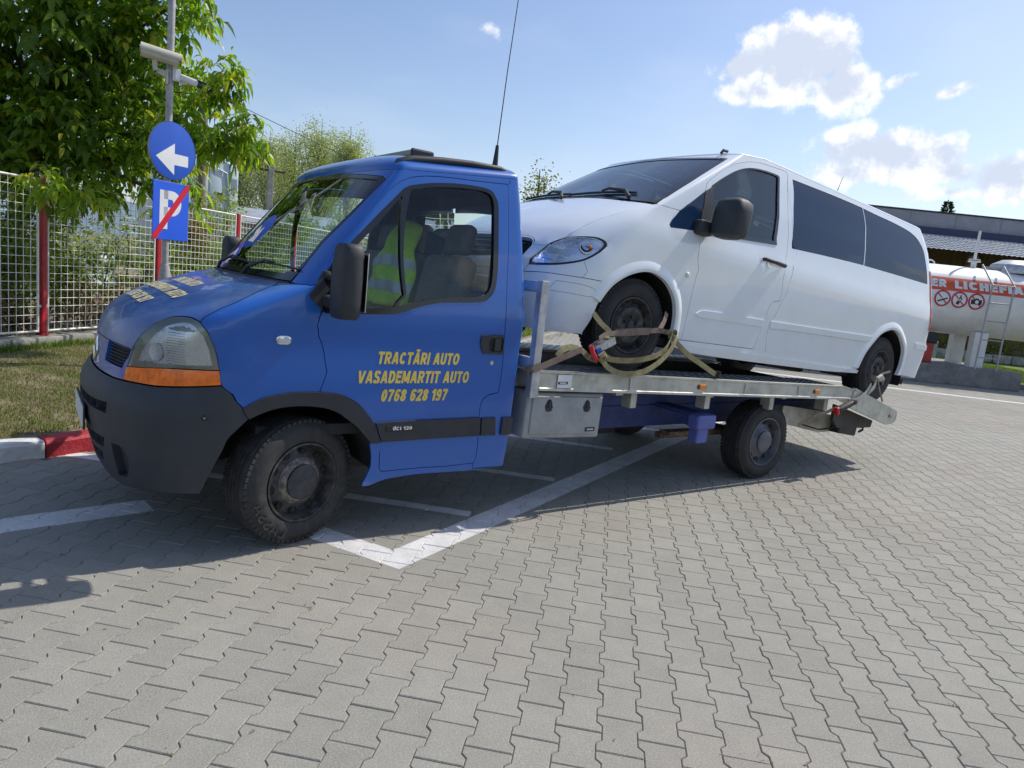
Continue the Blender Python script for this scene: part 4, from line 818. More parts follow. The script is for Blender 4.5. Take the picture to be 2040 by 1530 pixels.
# bed: side rails, deck, posts
sl = -.0335
def bz(x): return .977+sl*(x-1.544)
for sg in (1, -1):
    def my(v): return .94-sg*(.94-v)
    mb = MB(); sec = [(-.105, 0), (-.105, -.012), (-.098, -.020), (-.098, -.104), (-.105, -.112), (-.105, -.128), (-.06, -.128), (-.06, 0)]
    xs = [1.50, 5.08, 5.30]; n = len(sec); vs = []
    for i, x in enumerate(xs):
        for a, b in sec:
            zz = bz(x)+b-(.03 if sg < 0 else 0); xx = x
            if i == 2: zz = bz(5.13)-.035 + b*.72 - .005; xx = 5.30
            vs.append((xx, my(a), zz))
    fs = [(i*n+k, i*n+(k+1) % n, (i+1)*n+(k+1) % n, (i+1)*n+k) for i in range(2) for k in range(n)]+[tuple(range(n)), tuple(2*n+k for k in range(n))]
    mb.add(vs, fs); rail = obj('side_rail', mb, M['alu'], truck)
    for x in (2.30, 3.60, 4.35):
        m2 = MB(); m2.box((x, my(-.1055), bz(x)-.062), (.012, .002, .082)); obj('weld_seam', m2, M['galv'], rail)
    for x in (3.067, 4.634):
        m2 = MB(); m2.rbox((x, my(-.107), bz(x)-.062), (.072, .016, .040), .006); o = obj('marker_lamp', m2, M['amber_small'], rail)
        m2 = MB(); m2.rbox((x, my(-.102), bz(x)-.062), (.100, .010, .030), .006); obj('lamp_base', m2, M['black_plastic'], rail)
    m2 = MB(); m2.rbox((1.455, my(-.085), 1.19), (.055, .055, .70), .004); m2.rbox((1.455, my(-.085), .90), (.064, .062, .19), .005); obj('headboard_post', m2, M['galv'], truck)
    m2 = MB(); m2.box((3.1, my(.14), bz(3.1)-.10), (4.0, .05, .08), Matrix.Rotation(math.radians(1.9), 3, 'Y')); obj('deck_beam', m2, M['alu'], truck)
    # wheel tracks of chequer plate
    m2 = MB(); a = my(-.05); b = my(.42)
    for x0, x1, z0, z1 in ((1.48, 5.25, bz(1.48)-.018, bz(5.25)-.018),): m2.prism([(x0, z0), (x1, z1), (x1, z1-.01), (x0, z0-.01)], min(a, b), max(a, b), lambda p, q, h: (p, h, q))
    tr = obj('wheel_track', m2, M['chequer'], truck)
    # raised diamonds near edge of track
    m2 = MB()
    for x in np.arange(1.6, 5.2, .045):
        for j in range(10):
            yy = my(-.03+j*.047+(.02 if int(x/.045) % 2 else 0)); m2.box((x, yy, bz(x)-.0165), (.022, .006, .004), Matrix.Rotation(math.radians(45 if j % 2 else -45), 3, 'Z'))
    stuff(obj('tread_pattern', m2, M['chequer'], tr))
    # ramp
    ra = math.radians(15.8); Rm = Matrix.Rotation(ra, 3, 'Y')
    m2 = MB(); L0 = Vector((5.30, my(-.085), .79))
    def rp(d, h): return (5.30+math.cos(ra)*d-math.sin(ra)*(-h)*0-0, 0, .825-math.sin(ra)*d+h)
    sec2 = [(5.28, .838), (6.145, .594), (6.165, .575), (6.165, .500), (6.12, .465), (5.98, .455), (5.20, .66), (5.22, .70)]
    m2.prism(sec2, min(my(-.105), my(-.075)), max(my(-.105), my(-.075)), lambda p, q, h: (p, h, q)); ro = obj('ramp_side', m2, M['alu'], truck)
    m2 = MB(); m2.prism([(5.24, .812), (6.14, .556), (6.14, .545), (5.24, .80)], min(my(-.075), my(.42)), max(my(-.075), my(.42)), lambda p, q, h: (p, h, q)); obj('ramp_plate', m2, M['chequer'], truck)
    m2 = MB(); m2.rbox((6.02, my(-.110), .545), (.045, .012, .030), .005, Rm); obj('rear_marker', m2, M['red_lens'], ro)
    m2 = MB(); m2.prism([(5.20, .655), (5.95, .47), (5.93, .40), (5.30, .42), (5.2, .5)], min(my(.02), my(.05)), max(my(.02), my(.05)), lambda p, q, h: (p, h, q)); obj('tail_board', m2, M['steel_dark'], truck)
    # small brackets under the rail
    for x in (2.43, 3.25, 4.1, 4.95):
        m2 = MB(); m2.rbox((x, my(.02), bz(x)-.185), (.06, .10, .13), .006); obj('rail_bracket', m2, M['alu'], truck)
mb = MB(); mb.rbox((1.455, .94, 1.50), (.045, 1.98, .07), .004); mb.rbox((1.455, .94, 1.02), (.045, 1.98, .07), .004); obj('headboard_rail', mb, M['galv'], truck)
mb = MB(); pass
for x_, z_, h_ in ((1.50, .92, .09), (5.24, .76, .08), (3.3, .79, .06), (2.3, .82, .06), (4.3, .76, .06)): mb = MB(); mb.box((x_, .94, z_), (.07, 1.98 if h_ > .07 else 1.9, h_)); obj('cross_member', mb, M['alu'], truck)
mb = MB(); mb.prism([(1.5, .93), (5.2, .81), (5.2, .80), (1.5, .92)], .42, 1.46, lambda p, q, h: (p, h, q)); obj('centre_deck', mb, M['steel_dark'], truck)
mb = MB(); mb.prism([(4.75, .60), (5.45, .52), (5.75, .43), (5.70, .30), (5.45, .30), (4.8, .42)], .30, .34, lambda p, q, h: (p, h, q)); mb.box((4.75, .30, .52), (.05, .08, .16)); obj('mud_panel', mb, M['alu'], truck)
mb = MB(); mb.rbox((5.85, .45, .36), (.35, .5, .16), .015, Matrix.Rotation(math.radians(8), 3, 'Y')); tl_ = obj('tail_lamp_board', mb, M['black_plastic'], truck); mb = MB(); mb.tube([(6.02, .2, .36), (6.08, .17, .36), (6.10, .18, .33), (6.06, .2, .30)], .012, 6); mb.tube([(5.0, .2, .42), (5.3, .2, .36), (5.5, .19, .37), (5.6, .2, .39)], .008, 6); obj('cable', mb, M['black_matt'], truck)
# small white label on the rail
mb = MB(); mb.box((1.700, -.1062, bz(1.7)-.062), (.12, .0016, .086)); lab = obj('rail_label', mb, M['print_white'], truck); mb = MB(); mb.rbox((1.685, -.1072, bz(1.7)-.072), (.082, .0012, .018), .004); obj('label_print', mb, M['print_black'], lab); mb = MB(); mb.box((1.685, -.1080, bz(1.7)-.072), (.052, .0010, .008)); obj('label_bar', mb, M['print_white'], lab)
# wheels and wheel wells
wheel(truck, (.050, -.004, .345), .345, .225, .213, -1, math.radians(18), M['rim'], M['hubcap'], True, 10, M['rubber_dry'], lettering=True, lab='front wheel with worn rim and turned outwards')
wheel(truck, (-.04, 1.87, .345), .345, .225, .213, 1, math.radians(17), M['rim'], M['hubcap'])
wheel(truck, (4.165, .02, .342), .342, .225, .213, -1, 0, M['rim_blue'], M['rim_blue'], False, 10)
wheel(truck, (4.165, 1.86, .342), .342, .225, .213, 1, 0, M['rim_blue'], M['rim_blue'])
for sg in (1, -1):
    def my(v): return .94-sg*(.94-v)
    mb = MB(); N = 24; vs = []
    for y in (my(-.03), my(.42)):
        for i in range(N+1):
            an = math.radians(6+168*i/N); vs.append((.0+.445*math.cos(an), y, .335+.445*math.sin(an)))
    mb.add(vs, [(i, i+1, N+2+i, N+1+i) for i in range(N)]+[tuple(range(N+1, 2*N+2))]); obj('wheel_well', mb, M['black_matt'], truck, smooth=60)

# high-visibility vest hung over the middle seat
vst = MB(); nx, nz = 15, 24; vs = []
for j in range(nz+1):
    t_ = j/nz
    for i in range(nx+1):
        a = i/nx; w_ = (.13+.18*min(1, t_*2.2))*(1+.05*math.sin(t_*9)); y = .98+(a-.5)*2*w_; fold = .022*math.sin(a*15+t_*3)*(.3+t_)+.012*math.sin(t_*13+a*5)
        x = 1.02-.09*math.sin(min(1, t_*3)*math.pi/2)-.16*t_*.55+fold+.06*(2*a-1)**2; vs.append((x, y, 1.86-.60*t_-.05*(2*a-1)**2*(1-t_)))
fs = [(j*(nx+1)+i, j*(nx+1)+i+1, (j+1)*(nx+1)+i+1, (j+1)*(nx+1)+i) for j in range(nz) for i in range(nx)]
vst.add(vs, fs); vo = obj('safety_vest', vst, M['hivis'], None, smooth=60); vo.modifiers.new('s', 'SOLIDIFY').thickness = .006
tag(vo, 'yellow high-visibility vest with grey reflective bands hung over a seat inside the blue cab', 'vest')
for t0 in (.42, .72):
    b = MB(); vv = []
    for j in range(4):
        for i in range(nx+1):
            k = int(round(t0*nz))+j
            v = Vector(vs[k*(nx+1)+i]); vv.append((v.x-.006, v.y, v.z))
    b.add(vv, [(j*(nx+1)+i, j*(nx+1)+i+1, (j+1)*(nx+1)+i+1, (j+1)*(nx+1)+i) for j in range(3) for i in range(nx)]); obj('reflective_band', b, M['reflective'], vo, smooth=60)
ck = MB(); ck.rbox((1.10, .74, 1.50), (.05, .22, .55), .02, Matrix.Rotation(.25, 3, 'X')); tag(obj('jacket', ck, M['navy'], None, smooth=50), 'dark navy jacket hanging behind the yellow vest in the cab', 'jacket')
M['van_reflector'] = mat('chrome_reflector', (.80, .83, .88), .10, .9, .5, .35, 7, bump=.9, bscale=9)
# ================================================================== WHITE VAN on the bed
van = thing('white_van', 'white passenger van strapped on the flatbed behind the blue cab', 'van', (2.397, 0, 1.288)); van.rotation_euler = (0, math.radians(4.785), 0)
V = {k: cl(v) for k, v in VANP.items()}; wp = M['white_paint']
def rimv(H, u):
    z = 1.49
    for _ in range(4): z = 1.452+.072*max(0, min(1, (H.P(u, z)[0]-.80)/.5))
    return z
rimv.zmid = 1.50
hlv = V['headlight']; hsv = V['hood_side']; dfv, drv = V['door_front'], V['door_rear']; wnv = V['ws_near']; arF, arR = V['archF'], V['archR']; tri = V['tri']
hoodv = sym([(0, .915), (.25, .900), (.5532, .8715)]+hsv[::-1]+hlv[5:2:-1][1:]+[(.5061, .4294), (.4276, .4205), (.4151, .4539), (.3807, .476), (.3, .486), (0, .49)])
panel('bonnet', VAN, hoodv, wp, van)
nosev = sym([(0, .49), (.3, .486), (.3807, .476), (.4151, .4539), (.4276, .4205), (.5061, .4294)]+hlv[3:-1:-1][:0]+[hlv[3], hlv[2], hlv[1], hlv[0], (.4376, .2322), (.25, .228), (0, .226)])
gv = [(-.41, .331), (-.4298, .4164), (-.4151, .4539), (-.37, .470), (0, .476), (.37, .470), (.4051, .4539), (.4198, .4164), (.40, .331), (0, .30)]
panel('nose_panel', VAN, nosev, wp, van, holes=[gv], lip=.03)
gr = panel('grille', VAN, gv, M['black_matt'], van, lift=-.03, gap=-.01, lip=0)
mb = MB()
for zz in (.345, .385, .425): mb.tube([hpt(VAN, u, zz, -.008)[0] for u in np.linspace(-.38, .38, 15)], .009, 6)
obj('grille_bar', mb, M['black_gloss'], gr)
fen = hsv+V['pillar_seam'][1:]+[(1.0503, .7985), (1.0525, .7586), (1.0587, .7404), (1.1047, .7655), (1.1297, .7715)]+dfv[:4][::-1]+[(1.1722, -.0431)]+arF[4:-1][::-1]+[(1.0205, .2560)]+V['bump_seam'][::-1][1:]+[hlv[0]]+hlv[:10:-1]+[hlv[10], hlv[9], hlv[8], hlv[7], hlv[6]]
bmp = sym([(0, .226), (.25, .228)]+V['bump_seam']+arF[:4][::-1]+V['bump_bot'][::-1]+[(.25, -.15), (0, -.155)])
panel('front_bumper', VAN, bmp, wp, van, lip=.03)
top_h = [(0, 1.4485), (.0862, 1.4469), (.3736, 1.4255)]
shell = top_h+wnv[::-1]+V['pillar_seam'][1:]+[(1.0433, .9097), (1.0347, 1.0749)]+dfv[6:]+drv[1:]+[(1.1974, -.0423), (1.1722, -.0431), (1.18, -.1031)]+V['bottom'][1:]+arR+[(1.9624, -.0155), (2.2, -.02), (2.6, -.03), (3.0, -.03)]
shell_l = shell+rim_pts(VAN, rimv, 3, 0, 90)[1:-1]
hat = [(rear_v, z) for rear_v, z in ((2.62, .72), (2.60, 1.30), (3.0, 1.33), (3.0, .70))]
def rear_uv(yy, z):
    w = VAN.g('w', z); return 3-math.asin(min(1, (yy/w)**(VAN.nr/2)))/(math.pi/2)
for sg in (1, -1):
    L = lambda P: [(sg*u, z) for u, z in P]
    def my(v): return .97-sg*(.97-v)
    panel('front_wing', VAN, L(fen), wp, van)
    w1, w2 = V['win1'], V['win2']
    panel('body_side', VAN, L(shell_l), wp, van, holes=[L(w1), L(w2)], step=.07, corner=42)
    panel('side_window', VAN, L(w1), M['glass_priv'], van, lift=-.003, gap=.004, lip=.012)
    panel('side_window', VAN, L(w2), M['glass_priv'], van, lift=-.003, gap=.004, lip=.012, label='rear triangular side window')
    d = panel('door', VAN, L(dfv+drv[1:]), wp, van, holes=[L(V['door_glass'])], step=.06)
    panel('door_glass', VAN, L(V['door_glass']), M['glass_van'], d, lift=-.008, gap=-.004, lip=0)
    sl_ = V['door_glass']; cen = np.mean(np.array(sl_), 0); out_ = [(cen[0]+(u-cen[0])*1.05, cen[1]+(z-cen[1])*1.035) for u, z in sl_]
    panel('window_seal', VAN, L(out_), M['black_gloss'], d, holes=[L([(cen[0]+(u-cen[0])*.975, cen[1]+(z-cen[1])*.975) for u, z in sl_])], lift=.002, lip=.004, gap=0)
    panel('mirror_base', VAN, L(V['door_base']), M['black_plastic'], d, lift=.005, lip=.006)
    panel('corner_window', VAN, L(tri), M['glass_priv'], van, lift=.002, gap=0, lip=.006)
    panel('belt_moulding', VAN, L(V['belt']), M['black_gloss'], d, lift=.006, lip=.008)
    hd = panel('headlight', VAN, L(hlv), M['black_gloss'], van, lift=-.002, lip=.05, gap=0)
    cen = np.mean(np.array(hlv), 0); inn = [(cen[0]+(u-cen[0])*.90, cen[1]+(z-cen[1])*.90) for u, z in hlv]
    panel('reflector', VAN, L(inn), M['van_reflector'], hd, lift=.001, lip=.01)
    for u_, z_, du_, dz_ in ((.57, .36, .05, .02), (.57, .43, .06, .012), (.66, .40, .035, .03), (.50, .32, .03, .012)):
        panel('reflector_facet', VAN, L([(u_-du_, z_-dz_), (u_+du_*.7, z_-dz_*1.2), (u_+du_, z_+dz_), (u_-du_*.6, z_+dz_*.8)]), M['chrome'], hd, lift=.006, lip=.006)
    for u_, z_, r_ in ((.745, .455, .050),):
        p, n = hpt(VAN, sg*u_, z_, .003); bowl = MB(); bowl.lathe([(r_, 0), (r_*.95, .004), (r_*.75, .001), (r_*.3, -.001), (.0001, .002)], p, n, 24); obj('lamp_bowl', bowl, M['chrome'], hd, smooth=60)
    p, n = hpt(VAN, sg*.765, .462, .008); b = MB(); b.lathe([(.014, 0), (.010, .006), (.0001, .008)], p, n, 12); obj('bulb', b, M['amber'], hd)
    panel('lens', VAN, L(inn), M['clear'], hd, lift=.010, lip=.006)
    # raised wheel-arch lips
    for ar, c_, nm in ((arF[2:], (0, 0), 0), (arR, (3.572, 0), 1)):
        mb = MB(); pp = crom([VAN.P(u, z)[0::2] for u, z in ar], closed=False)
        vs = []; 
        for x, z in pp:
            dx, dz = x-c_[0], z+.05; l = math.hypot(dx, dz); ux, uz = dx/l, dz/l
            for k, h in ((-.002, -.02), (.0, .012), (.022, .016), (.055, .008), (.085, -.003)):
                xx, zz = x+ux*k, z+uz*k; w_ = VAN.g('w', zz); q = Vector(VAN.P(VAN.inv(xx, .97-w_*.999 if xx < VAN.g('xf', zz)+VAN.g('D', zz) else .97-w_, zz), zz)) if False else Vector((xx, 0, zz))
                a_ = (VAN.g('xf', zz)+VAN.g('D', zz)-xx)/VAN.g('D', zz); b_ = (xx-VAN.g('xr', zz)+VAN.g('Dr', zz))/VAN.g('Dr', zz)
                yy = w_*(1-max(0, a_)**VAN.n)**(1/VAN.n) if a_ > 0 else w_*(max(0, 1-max(0, b_)**VAN.nr))**(1/VAN.nr)
                q.y = my(.97-yy-h); vs.append(q)
        n_ = len(pp); mb.add(vs, [(i*5+k, i*5+k+1, (i+1)*5+k+1, (i+1)*5+k) for i in range(n_-1) for k in range(4)]); obj('wheel_arch_lip', mb, wp, van, smooth=60)
    # mouldings
    mz = lambda u0, u1, za, zb: [(u0+.008, za(u0)), (u0, (za(u0)+zb(u0))/2), (u0+.008, zb(u0)), (u1, zb(u1)), (u1, za(u1))]
    za = lambda u: .142+(u-1.21)*.16; zb = lambda u: .212+(u-1.21)*.13
    panel('door_moulding', VAN, L([(1.218, .150), (1.210, .175), (1.222, .206), (1.28, .222), (1.3925, .2365), (1.3925, .178), (1.30, .162)]), wp, d, lift=.010, lip=.012)
    panel('side_moulding', VAN, L([(1.4115, .184), (1.4115, .242), (1.52, .262), (1.762, .310), (1.757, .250)]), wp, van, lift=.010, lip=.012)
    panel('side_moulding', VAN, L([(1.955, .285), (1.952, .345), (2.12, .352), (2.12, .29)]), wp, van, lift=.010, lip=.012)
    panel('sill_trim', VAN, L([(1.195, -.068), (1.20, -.118), (1.2384, -.128), (1.3909, -.1217), (1.5288, -.1087), (1.6354, -.097), (1.755, -.068), (1.755, -.035), (1.40, -.050)]), wp, van, lift=.012, lip=.015)
    # dark body and door seam strips
    for pts in ([(1.4241, -.0164), (1.4110, .18), (1.4236, .424), (1.4075, .86), (1.3850, .90)], [(1.2077, 1.4615), (1.22, 1.40), (1.31, 1.16), (1.395, .86)], [(1.4115, .172), (1.52, .205), (1.757, .243)], [(.79, .3655), (.845, .30), (.83, .25)]):
        mb = MB(); mb.tube([Vector(hpt(VAN, sg*u, z, -.0012)[0]) for u, z in crom(pts, closed=False)], .0016, 5); obj('panel_seam', mb, M['black_matt'], van)
    rc = V['recess']; mb = MB(); mb.tube([hpt(VAN, sg*u, z, -.0005)[0] for u, z in crom(rc, closed=True)]+[hpt(VAN, sg*rc[0][0], rc[0][1], -.0005)[0]], .0018, 5); obj('bumper_seam', mb, mat('seam_grey', (.30, .31, .34), .6) if sg == 1 else bpy.data.materials['seam_grey'], van)
    hx = V['handle']; a, n = hpt(VAN, sg*hx[0][0], .712, .014); b, n = hpt(VAN, sg*hx[1][0], .706, .018)
    mb = MB(); mb.tube([a-n*.01, a+n*.008, (a+b)/2+n*.014, b+n*.004, b-n*.008], [.014, .015, .016, .018, .014], 10); o = obj('door_handle', mb, M['black_plastic'], d, smooth=60)
    p, n = hpt(VAN, sg*(hx[0][0]+.022), .695, .001); mb = MB(); mb.lathe([(.036, 0), (.034, .003), (.02, .001), (.0001, -.001)], p, n, 24); obj('handle_recess', mb, wp, d, smooth=50)
    p, n = hpt(VAN, sg*V['cap'][0][0], V['cap'][0][1], 0); mb = MB(); mb.lathe([(.022, 0), (.021, .006), (.012, .012), (.0001, .013)], p, n, 20); obj('side_repeater', mb, M['white_plastic'], van, smooth=60)
    # mirror
    mb = MB(); sec = [(.745, .60), (.765, .92), (.81, 1.0), (.94, 1.0), (1.005, .92), (1.035, .60)]; vs = []; ns_ = 20
    for z, k in sec:
        for i in range(ns_):
            an = 2*math.pi*i/ns_; ca, sa = math.cos(an), math.sin(an); ex = abs(ca)**.55*math.copysign(1, ca); ey = abs(sa)**.55*math.copysign(1, sa)
            skew = .10*(z-.89)
            vs.append((.61+ex*.105*k+skew, my(-.135+ey*.125*k), z))
    mb.add(vs, [(j*ns_+i, j*ns_+(i+1) % ns_, (j+1)*ns_+(i+1) % ns_, (j+1)*ns_+i) for j in range(len(sec)-1) for i in range(ns_)]+[tuple(range(ns_)), tuple((len(sec)-1)*ns_+i for i in range(ns_))])
    mb.rbox((.50, my(.02), .80), (.16, .10, .11), .03)
    obj('mirror', mb, M['black_plastic'], van, smooth=50)
    # tail lamp at the rear corner
    panel('tail_lamp', VAN, L([(2.02, .50), (2.02, 1.12), (2.28, 1.12), (2.30, .50)]), M['red_lens'], van, lift=.006, lip=.01, gap=0)
    wheel(van, (-.0, my(.06), -.0), .335, .215, .200, -sg, 0, M['rim'], M['hubcap'], False, 15, M['rubber'], style='van')
    wheel(van, (3.572, my(.06), -.0), .335, .215, .200, -sg, 0, M['rim'], M['hubcap'], False, 15, M['rubber'], style='van')
    for xc in (0, 3.572):
        mb = MB(); N = 24; vs = []
        for y in (my(.04), my(.42)):
            for i in range(N+1):
                an = math.radians(-14+208*i/N); vs.append((xc+.45*math.cos(an), y, -.02+.44*math.sin(an)))
        mb.add(vs, [(i, i+1, N+2+i, N+1+i) for i in range(N)]+[tuple(range(N+1, 2*N+2))]); obj('wheel_well', mb, M['black_matt'], van, smooth=60)
dome('roof', VAN, rimv, .055, wp, van, p=6, q=2, rings=14, n=140)
wsv = sym([(0, .925), (.1326, .920), (.5532, .885), (.8555, .876)]+wnv[1:]+[(.3736, 1.4235), (0, 1.444)])
wiv = [(u*.955, 1.17+(z-1.17)*.93) for u, z in wsv]
panel('windscreen_surround', VAN, wsv, M['black_gloss'], van, holes=[wiv], lift=.001, lip=.008)
panel('windscreen', VAN, wsv, M['glass_van'], van, lift=-.003, gap=.004, lip=0, step=.08)
cw_ = sym([(0, .922), (.1326, .917), (.5532, .882), (.84, .871), (.5532, .8735), (.25, .902), (0, .917)])
mb = MB()
def vsp(y, z, l=.02):
    w_ = VAN.g('w', z); yy = min(abs(y-.97)/w_, .97); th = math.asin(min(1, yy**(VAN.n/2))); return hpt(VAN, th/(math.pi/2)*(1 if y < .97 else -1), z, l)[0]
for y0, y1 in ((.30, .95), (1.0, 1.65)):
    mb = MB(); mb.tube([vsp(y0-.02, .895, .015), vsp(y0+.08, .935, .04), vsp((y0+y1)/2-.02, .975, .035), vsp((y0+y1)/2+.06, .975, .018)], [.016, .013, .010, .008], 8)
    mb.tube([vsp(y0+.02+(y1-y0+.05)*k/8, .955+.012*math.sin(k/8*3.1)-.01*k/8, .012) for k in range(9)], .009, 6); obj('wiper', mb, M['black_plastic'], van, smooth=50)
mb = MB(); mb.tube([(.86, .30, 1.468), (.88, .30, 1.495), (.93, .30, 1.50)], .012, 8); obj('roof_mount_cap', mb, M['black_plastic'], van); mb = MB(); mb.tube([(2.55, .30, 1.56), (2.60, .30, 1.72)], [.004, .002], 5); obj('van_aerial', mb, M['black_plastic'], van)
# van interior: floor, dash, seats, dark linings, light rear window
mb = MB(); mb.box((2.0, .97, -.08), (4.5, 1.7, .06)); mb.box((.05, .97, .35), (.05, 1.4, .8)); obj('underbody', mb, M['black_matt'], van)
mb = MB(); mb.rbox((.45, .97, .78), (.75, 1.62, .18), .05); mb.tube([(.72+.08*math.cos(a), .50+.18*math.sin(a), .86+.17*math.cos(a)) for a in np.linspace(0, 6.283, 25)], .013, 6); obj('dashboard', mb, M['dash'], van, smooth=50)
mb = MB()
for y in (.48, 1.0, 1.45):
    mb.rbox((1.38, y, .72), (.16, .46, .62), .05, Matrix.Rotation(.2, 3, 'Y')); mb.rbox((1.48, y, 1.12), (.10, .26, .18), .04)
obj('van_seat', mb, M['seat'], van, smooth=50)
mb = MB(); mb.tube([(4.1, 1.3, -.1), (4.4, 1.3, -.12)], .03, 8); mb.box((3.9, .97, .02), (.6, 1.3, .12)); mb.tube([(1.3, .5, -.1), (2.9, .5, -.12)], .04, 8); mb.box((2.3, .5, -.10), (.5, .35, .10)); obj('exhaust', mb, M['steel_dark'], van)
mb = MB(); mb.lathe([(.022, 0), (.02, .004), (.0001, .004)], hpt(VAN, 1.965, 1.045, .0)[0], hpt(VAN, 1.965, 1.045)[1], 12) if False else None

# ================================================================== RATCHET STRAPS
st = thing('ratchet_strap', 'khaki ratchet strap with red handle looped over the front wheel of the white van', 'strap', (1.45, -.08, .98))
W0 = st.location
def sp(name, pts, w, m, wd=(0, 0, 1), th=.004):
    mb = MB(); P = crom(pts, closed=False, corner=200); mb.ribbon([Vector(p)-W0 for p in P], w, th, wd); return obj(name, mb, m, st, smooth=40)
sp('webbing', [(1.415, -.125, .985), (1.55, -.125, 1.035), (1.70, -.125, 1.09), (1.80, -.12, 1.125)], .040, M['strap_brown'], (-.3, 0, 1))
sp('webbing', [(1.425, -.12, 1.005), (1.40, -.10, .985), (1.41, -.06, .975), (1.46, -.045, .985)], .05, M['strap_brown'], (0, 1, .2))
sp('webbing', [(1.62, -.10, 1.075), (1.66, -.095, 1.115), (1.74, -.09, 1.135), (1.82, -.10, 1.115), (1.86, -.13, 1.075), (1.92, -.15, 1.06)], .040, M['strap'], (0, .5, 1))
sp('webbing', [(1.93, -.13, 1.20), (2.02, -.105, 1.232), (2.12, -.08, 1.236), (2.30, -.045, 1.250), (2.45, -.045, 1.262), (2.58, -.04, 1.270), (2.66, -.05, 1.262)], .036, M['strap_brown'], (-.05, 0, 1))
sp('webbing', [(2.14, -.048, 1.238), (2.30, -.055, 1.251), (2.46, -.055, 1.262)], .050, M['strap_brown'], (-.05, 0, 1), .012)
sp('webbing', [(2.58, -.035, 1.265), (2.66, .0, 1.33), (2.70, .02, 1.40)], .04, M['strap_brown'], (.8, 0, -.6))
sp('webbing', [(1.95, -.02, 1.36), (2.00, -.05, 1.30), (2.07, -.075, 1.245)], .038, M['strap'], (.8, 0, .55))
sp('webbing', [(2.64, -.07, 1.275), (2.72, -.085, 1.20), (2.86, -.095, 1.11), (3.05, -.09, 1.03), (3.24, -.075, .955)], .040, M['strap'], (.45, 0, 1))
sp('webbing', [(1.93, -.17, 1.115), (2.00, -.175, 1.075), (2.12, -.17, 1.065), (2.28, -.165, 1.070), (2.44, -.155, 1.095), (2.56, -.14, 1.145), (2.62, -.12, 1.21), (2.66, -.10, 1.255)], .038, M['strap'], [(.25, 0, 1)]*100)
sp('webbing', [(1.92, -.175, 1.10), (1.97, -.185, 1.03), (2.08, -.185, .985), (2.22, -.18, .975), (2.36, -.175, .998), (2.52, -.16, 1.075), (2.64, -.135, 1.17), (2.695, -.11, 1.25), (2.68, -.085, 1.278)], .038, M['strap'], [(-.25, .1, 1)]*120)
mb = MB(); Rr_ = Matrix.Rotation(math.radians(-24), 3, 'Y'); c0 = Vector((1.965, -.135, 1.165))-W0
mb.box(c0+Rr_ @ Vector((0, -.032, 0)), (.17, .004, .05), Rr_); mb.box(c0+Rr_ @ Vector((0, .032, 0)), (.17, .004, .05), Rr_); mb.tube([c0+Rr_ @ Vector((.02, -.036, .0)), c0+Rr_ @ Vector((.02, .036, 0))], .014, 10)
for k in (-1, 0, 1): mb.box(c0+Rr_ @ Vector((-.02+k*.02, -.0, .027)), (.009, .07, .006), Rr_)
obj('ratchet_frame', mb, M['galv'], st)
mb = MB(); mb.tube([c0+Rr_ @ Vector((.045, -.03, .0)), c0+Rr_ @ Vector((.045, .03, .0))], .034, 14); obj('strap_roll', mb, M['strap'], st, smooth=40)
mb = MB(); mb.tube([Vector((1.835, -.165, 1.155))-W0, Vector((1.85, -.17, 1.115))-W0, Vector((1.885, -.18, 1.065))-W0], .017, 10); obj('ratchet_handle', mb, M['red_plastic'], st, smooth=50)
mb = MB(); mb.box(Vector((1.905, -.165, 1.115))-W0, (.04, .03, .05), Rr_); obj('release_tab', mb, M['blue_plastic'], st)
mb = MB(); mb.tube([Vector((1.90, -.185, 1.085))-W0, Vector((1.93, -.195, 1.11))-W0, Vector((1.955, -.185, 1.085))-W0, Vector((1.93, -.18, 1.06))-W0, Vector((1.90, -.185, 1.085))-W0], .019, 8); obj('strap_knot', mb, M['strap'], st, smooth=60)
mb = MB(); mb.box(Vector((3.255, -.08, .955))-W0, (.012, .05, .055)); obj('hook', mb, M['steel_dark'], st)

s2 = thing('ratchet_strap', 'pale frayed strap with dark ratchet knotted at the rear wheel of the white van', 'strap', (5.3, -.1, .66)); W0 = s2.location; st = s2
sp('webbing', [(5.16, -.12, .712), (5.32, -.13, .735), (5.44, -.13, .80), (5.52, -.12, .875)], .045, M['alu'], (-.6, 0, 1))
for dx in (-.02, 0, .022): sp('webbing', [(5.47+dx, -.14, .795+dx*.6), (5.54+dx*.6, -.14, .86), (5.60, -.12, .925)], .024, M['strap_white'], (1, 0, -.8))
sp('webbing', [(5.60, -.13, .93), (5.66, -.14, .955), (5.72, -.12, .94), (5.76, -.10, .88)], .05, M['strap_white'], (.3, .5, .7))
sp('webbing', [(5.60, -.11, .935), (5.75, -.06, .945), (5.90, -.02, .965), (6.08, .0, .985)], .022, M['strap_brown'], (0, 0, 1))
sp('webbing', [(5.62, -.12, .93), (5.66, -.13, .84), (5.74, -.125, .75), (5.80, -.115, .70)], .020, M['strap_brown'], (1, 0, 0))
mb = MB(); mb.tube([Vector((5.60, -.13, .925))-W0, Vector((5.63, -.145, .95))-W0, Vector((5.66, -.135, .93))-W0], .028, 10); obj('strap_knot', mb, M['strap_white'], s2, smooth=60)
mb = MB(); Rr_ = Matrix.Rotation(math.radians(-17), 3, 'Y'); mb.rbox(Vector((5.08, -.14, .675))-W0, (.24, .06, .045), .012, Rr_); mb.tube([Vector((5.20, -.175, .715))-W0, Vector((5.20, -.105, .715))-W0], .022, 12); obj('ratchet_frame', mb, M['steel_dark'], s2, smooth=40)
mb = MB(); mb.rbox(Vector((4.93, -.15, .635))-W0, (.035, .05, .075), .01, Rr_); obj('ratchet_handle', mb, M['red_plastic'], s2)
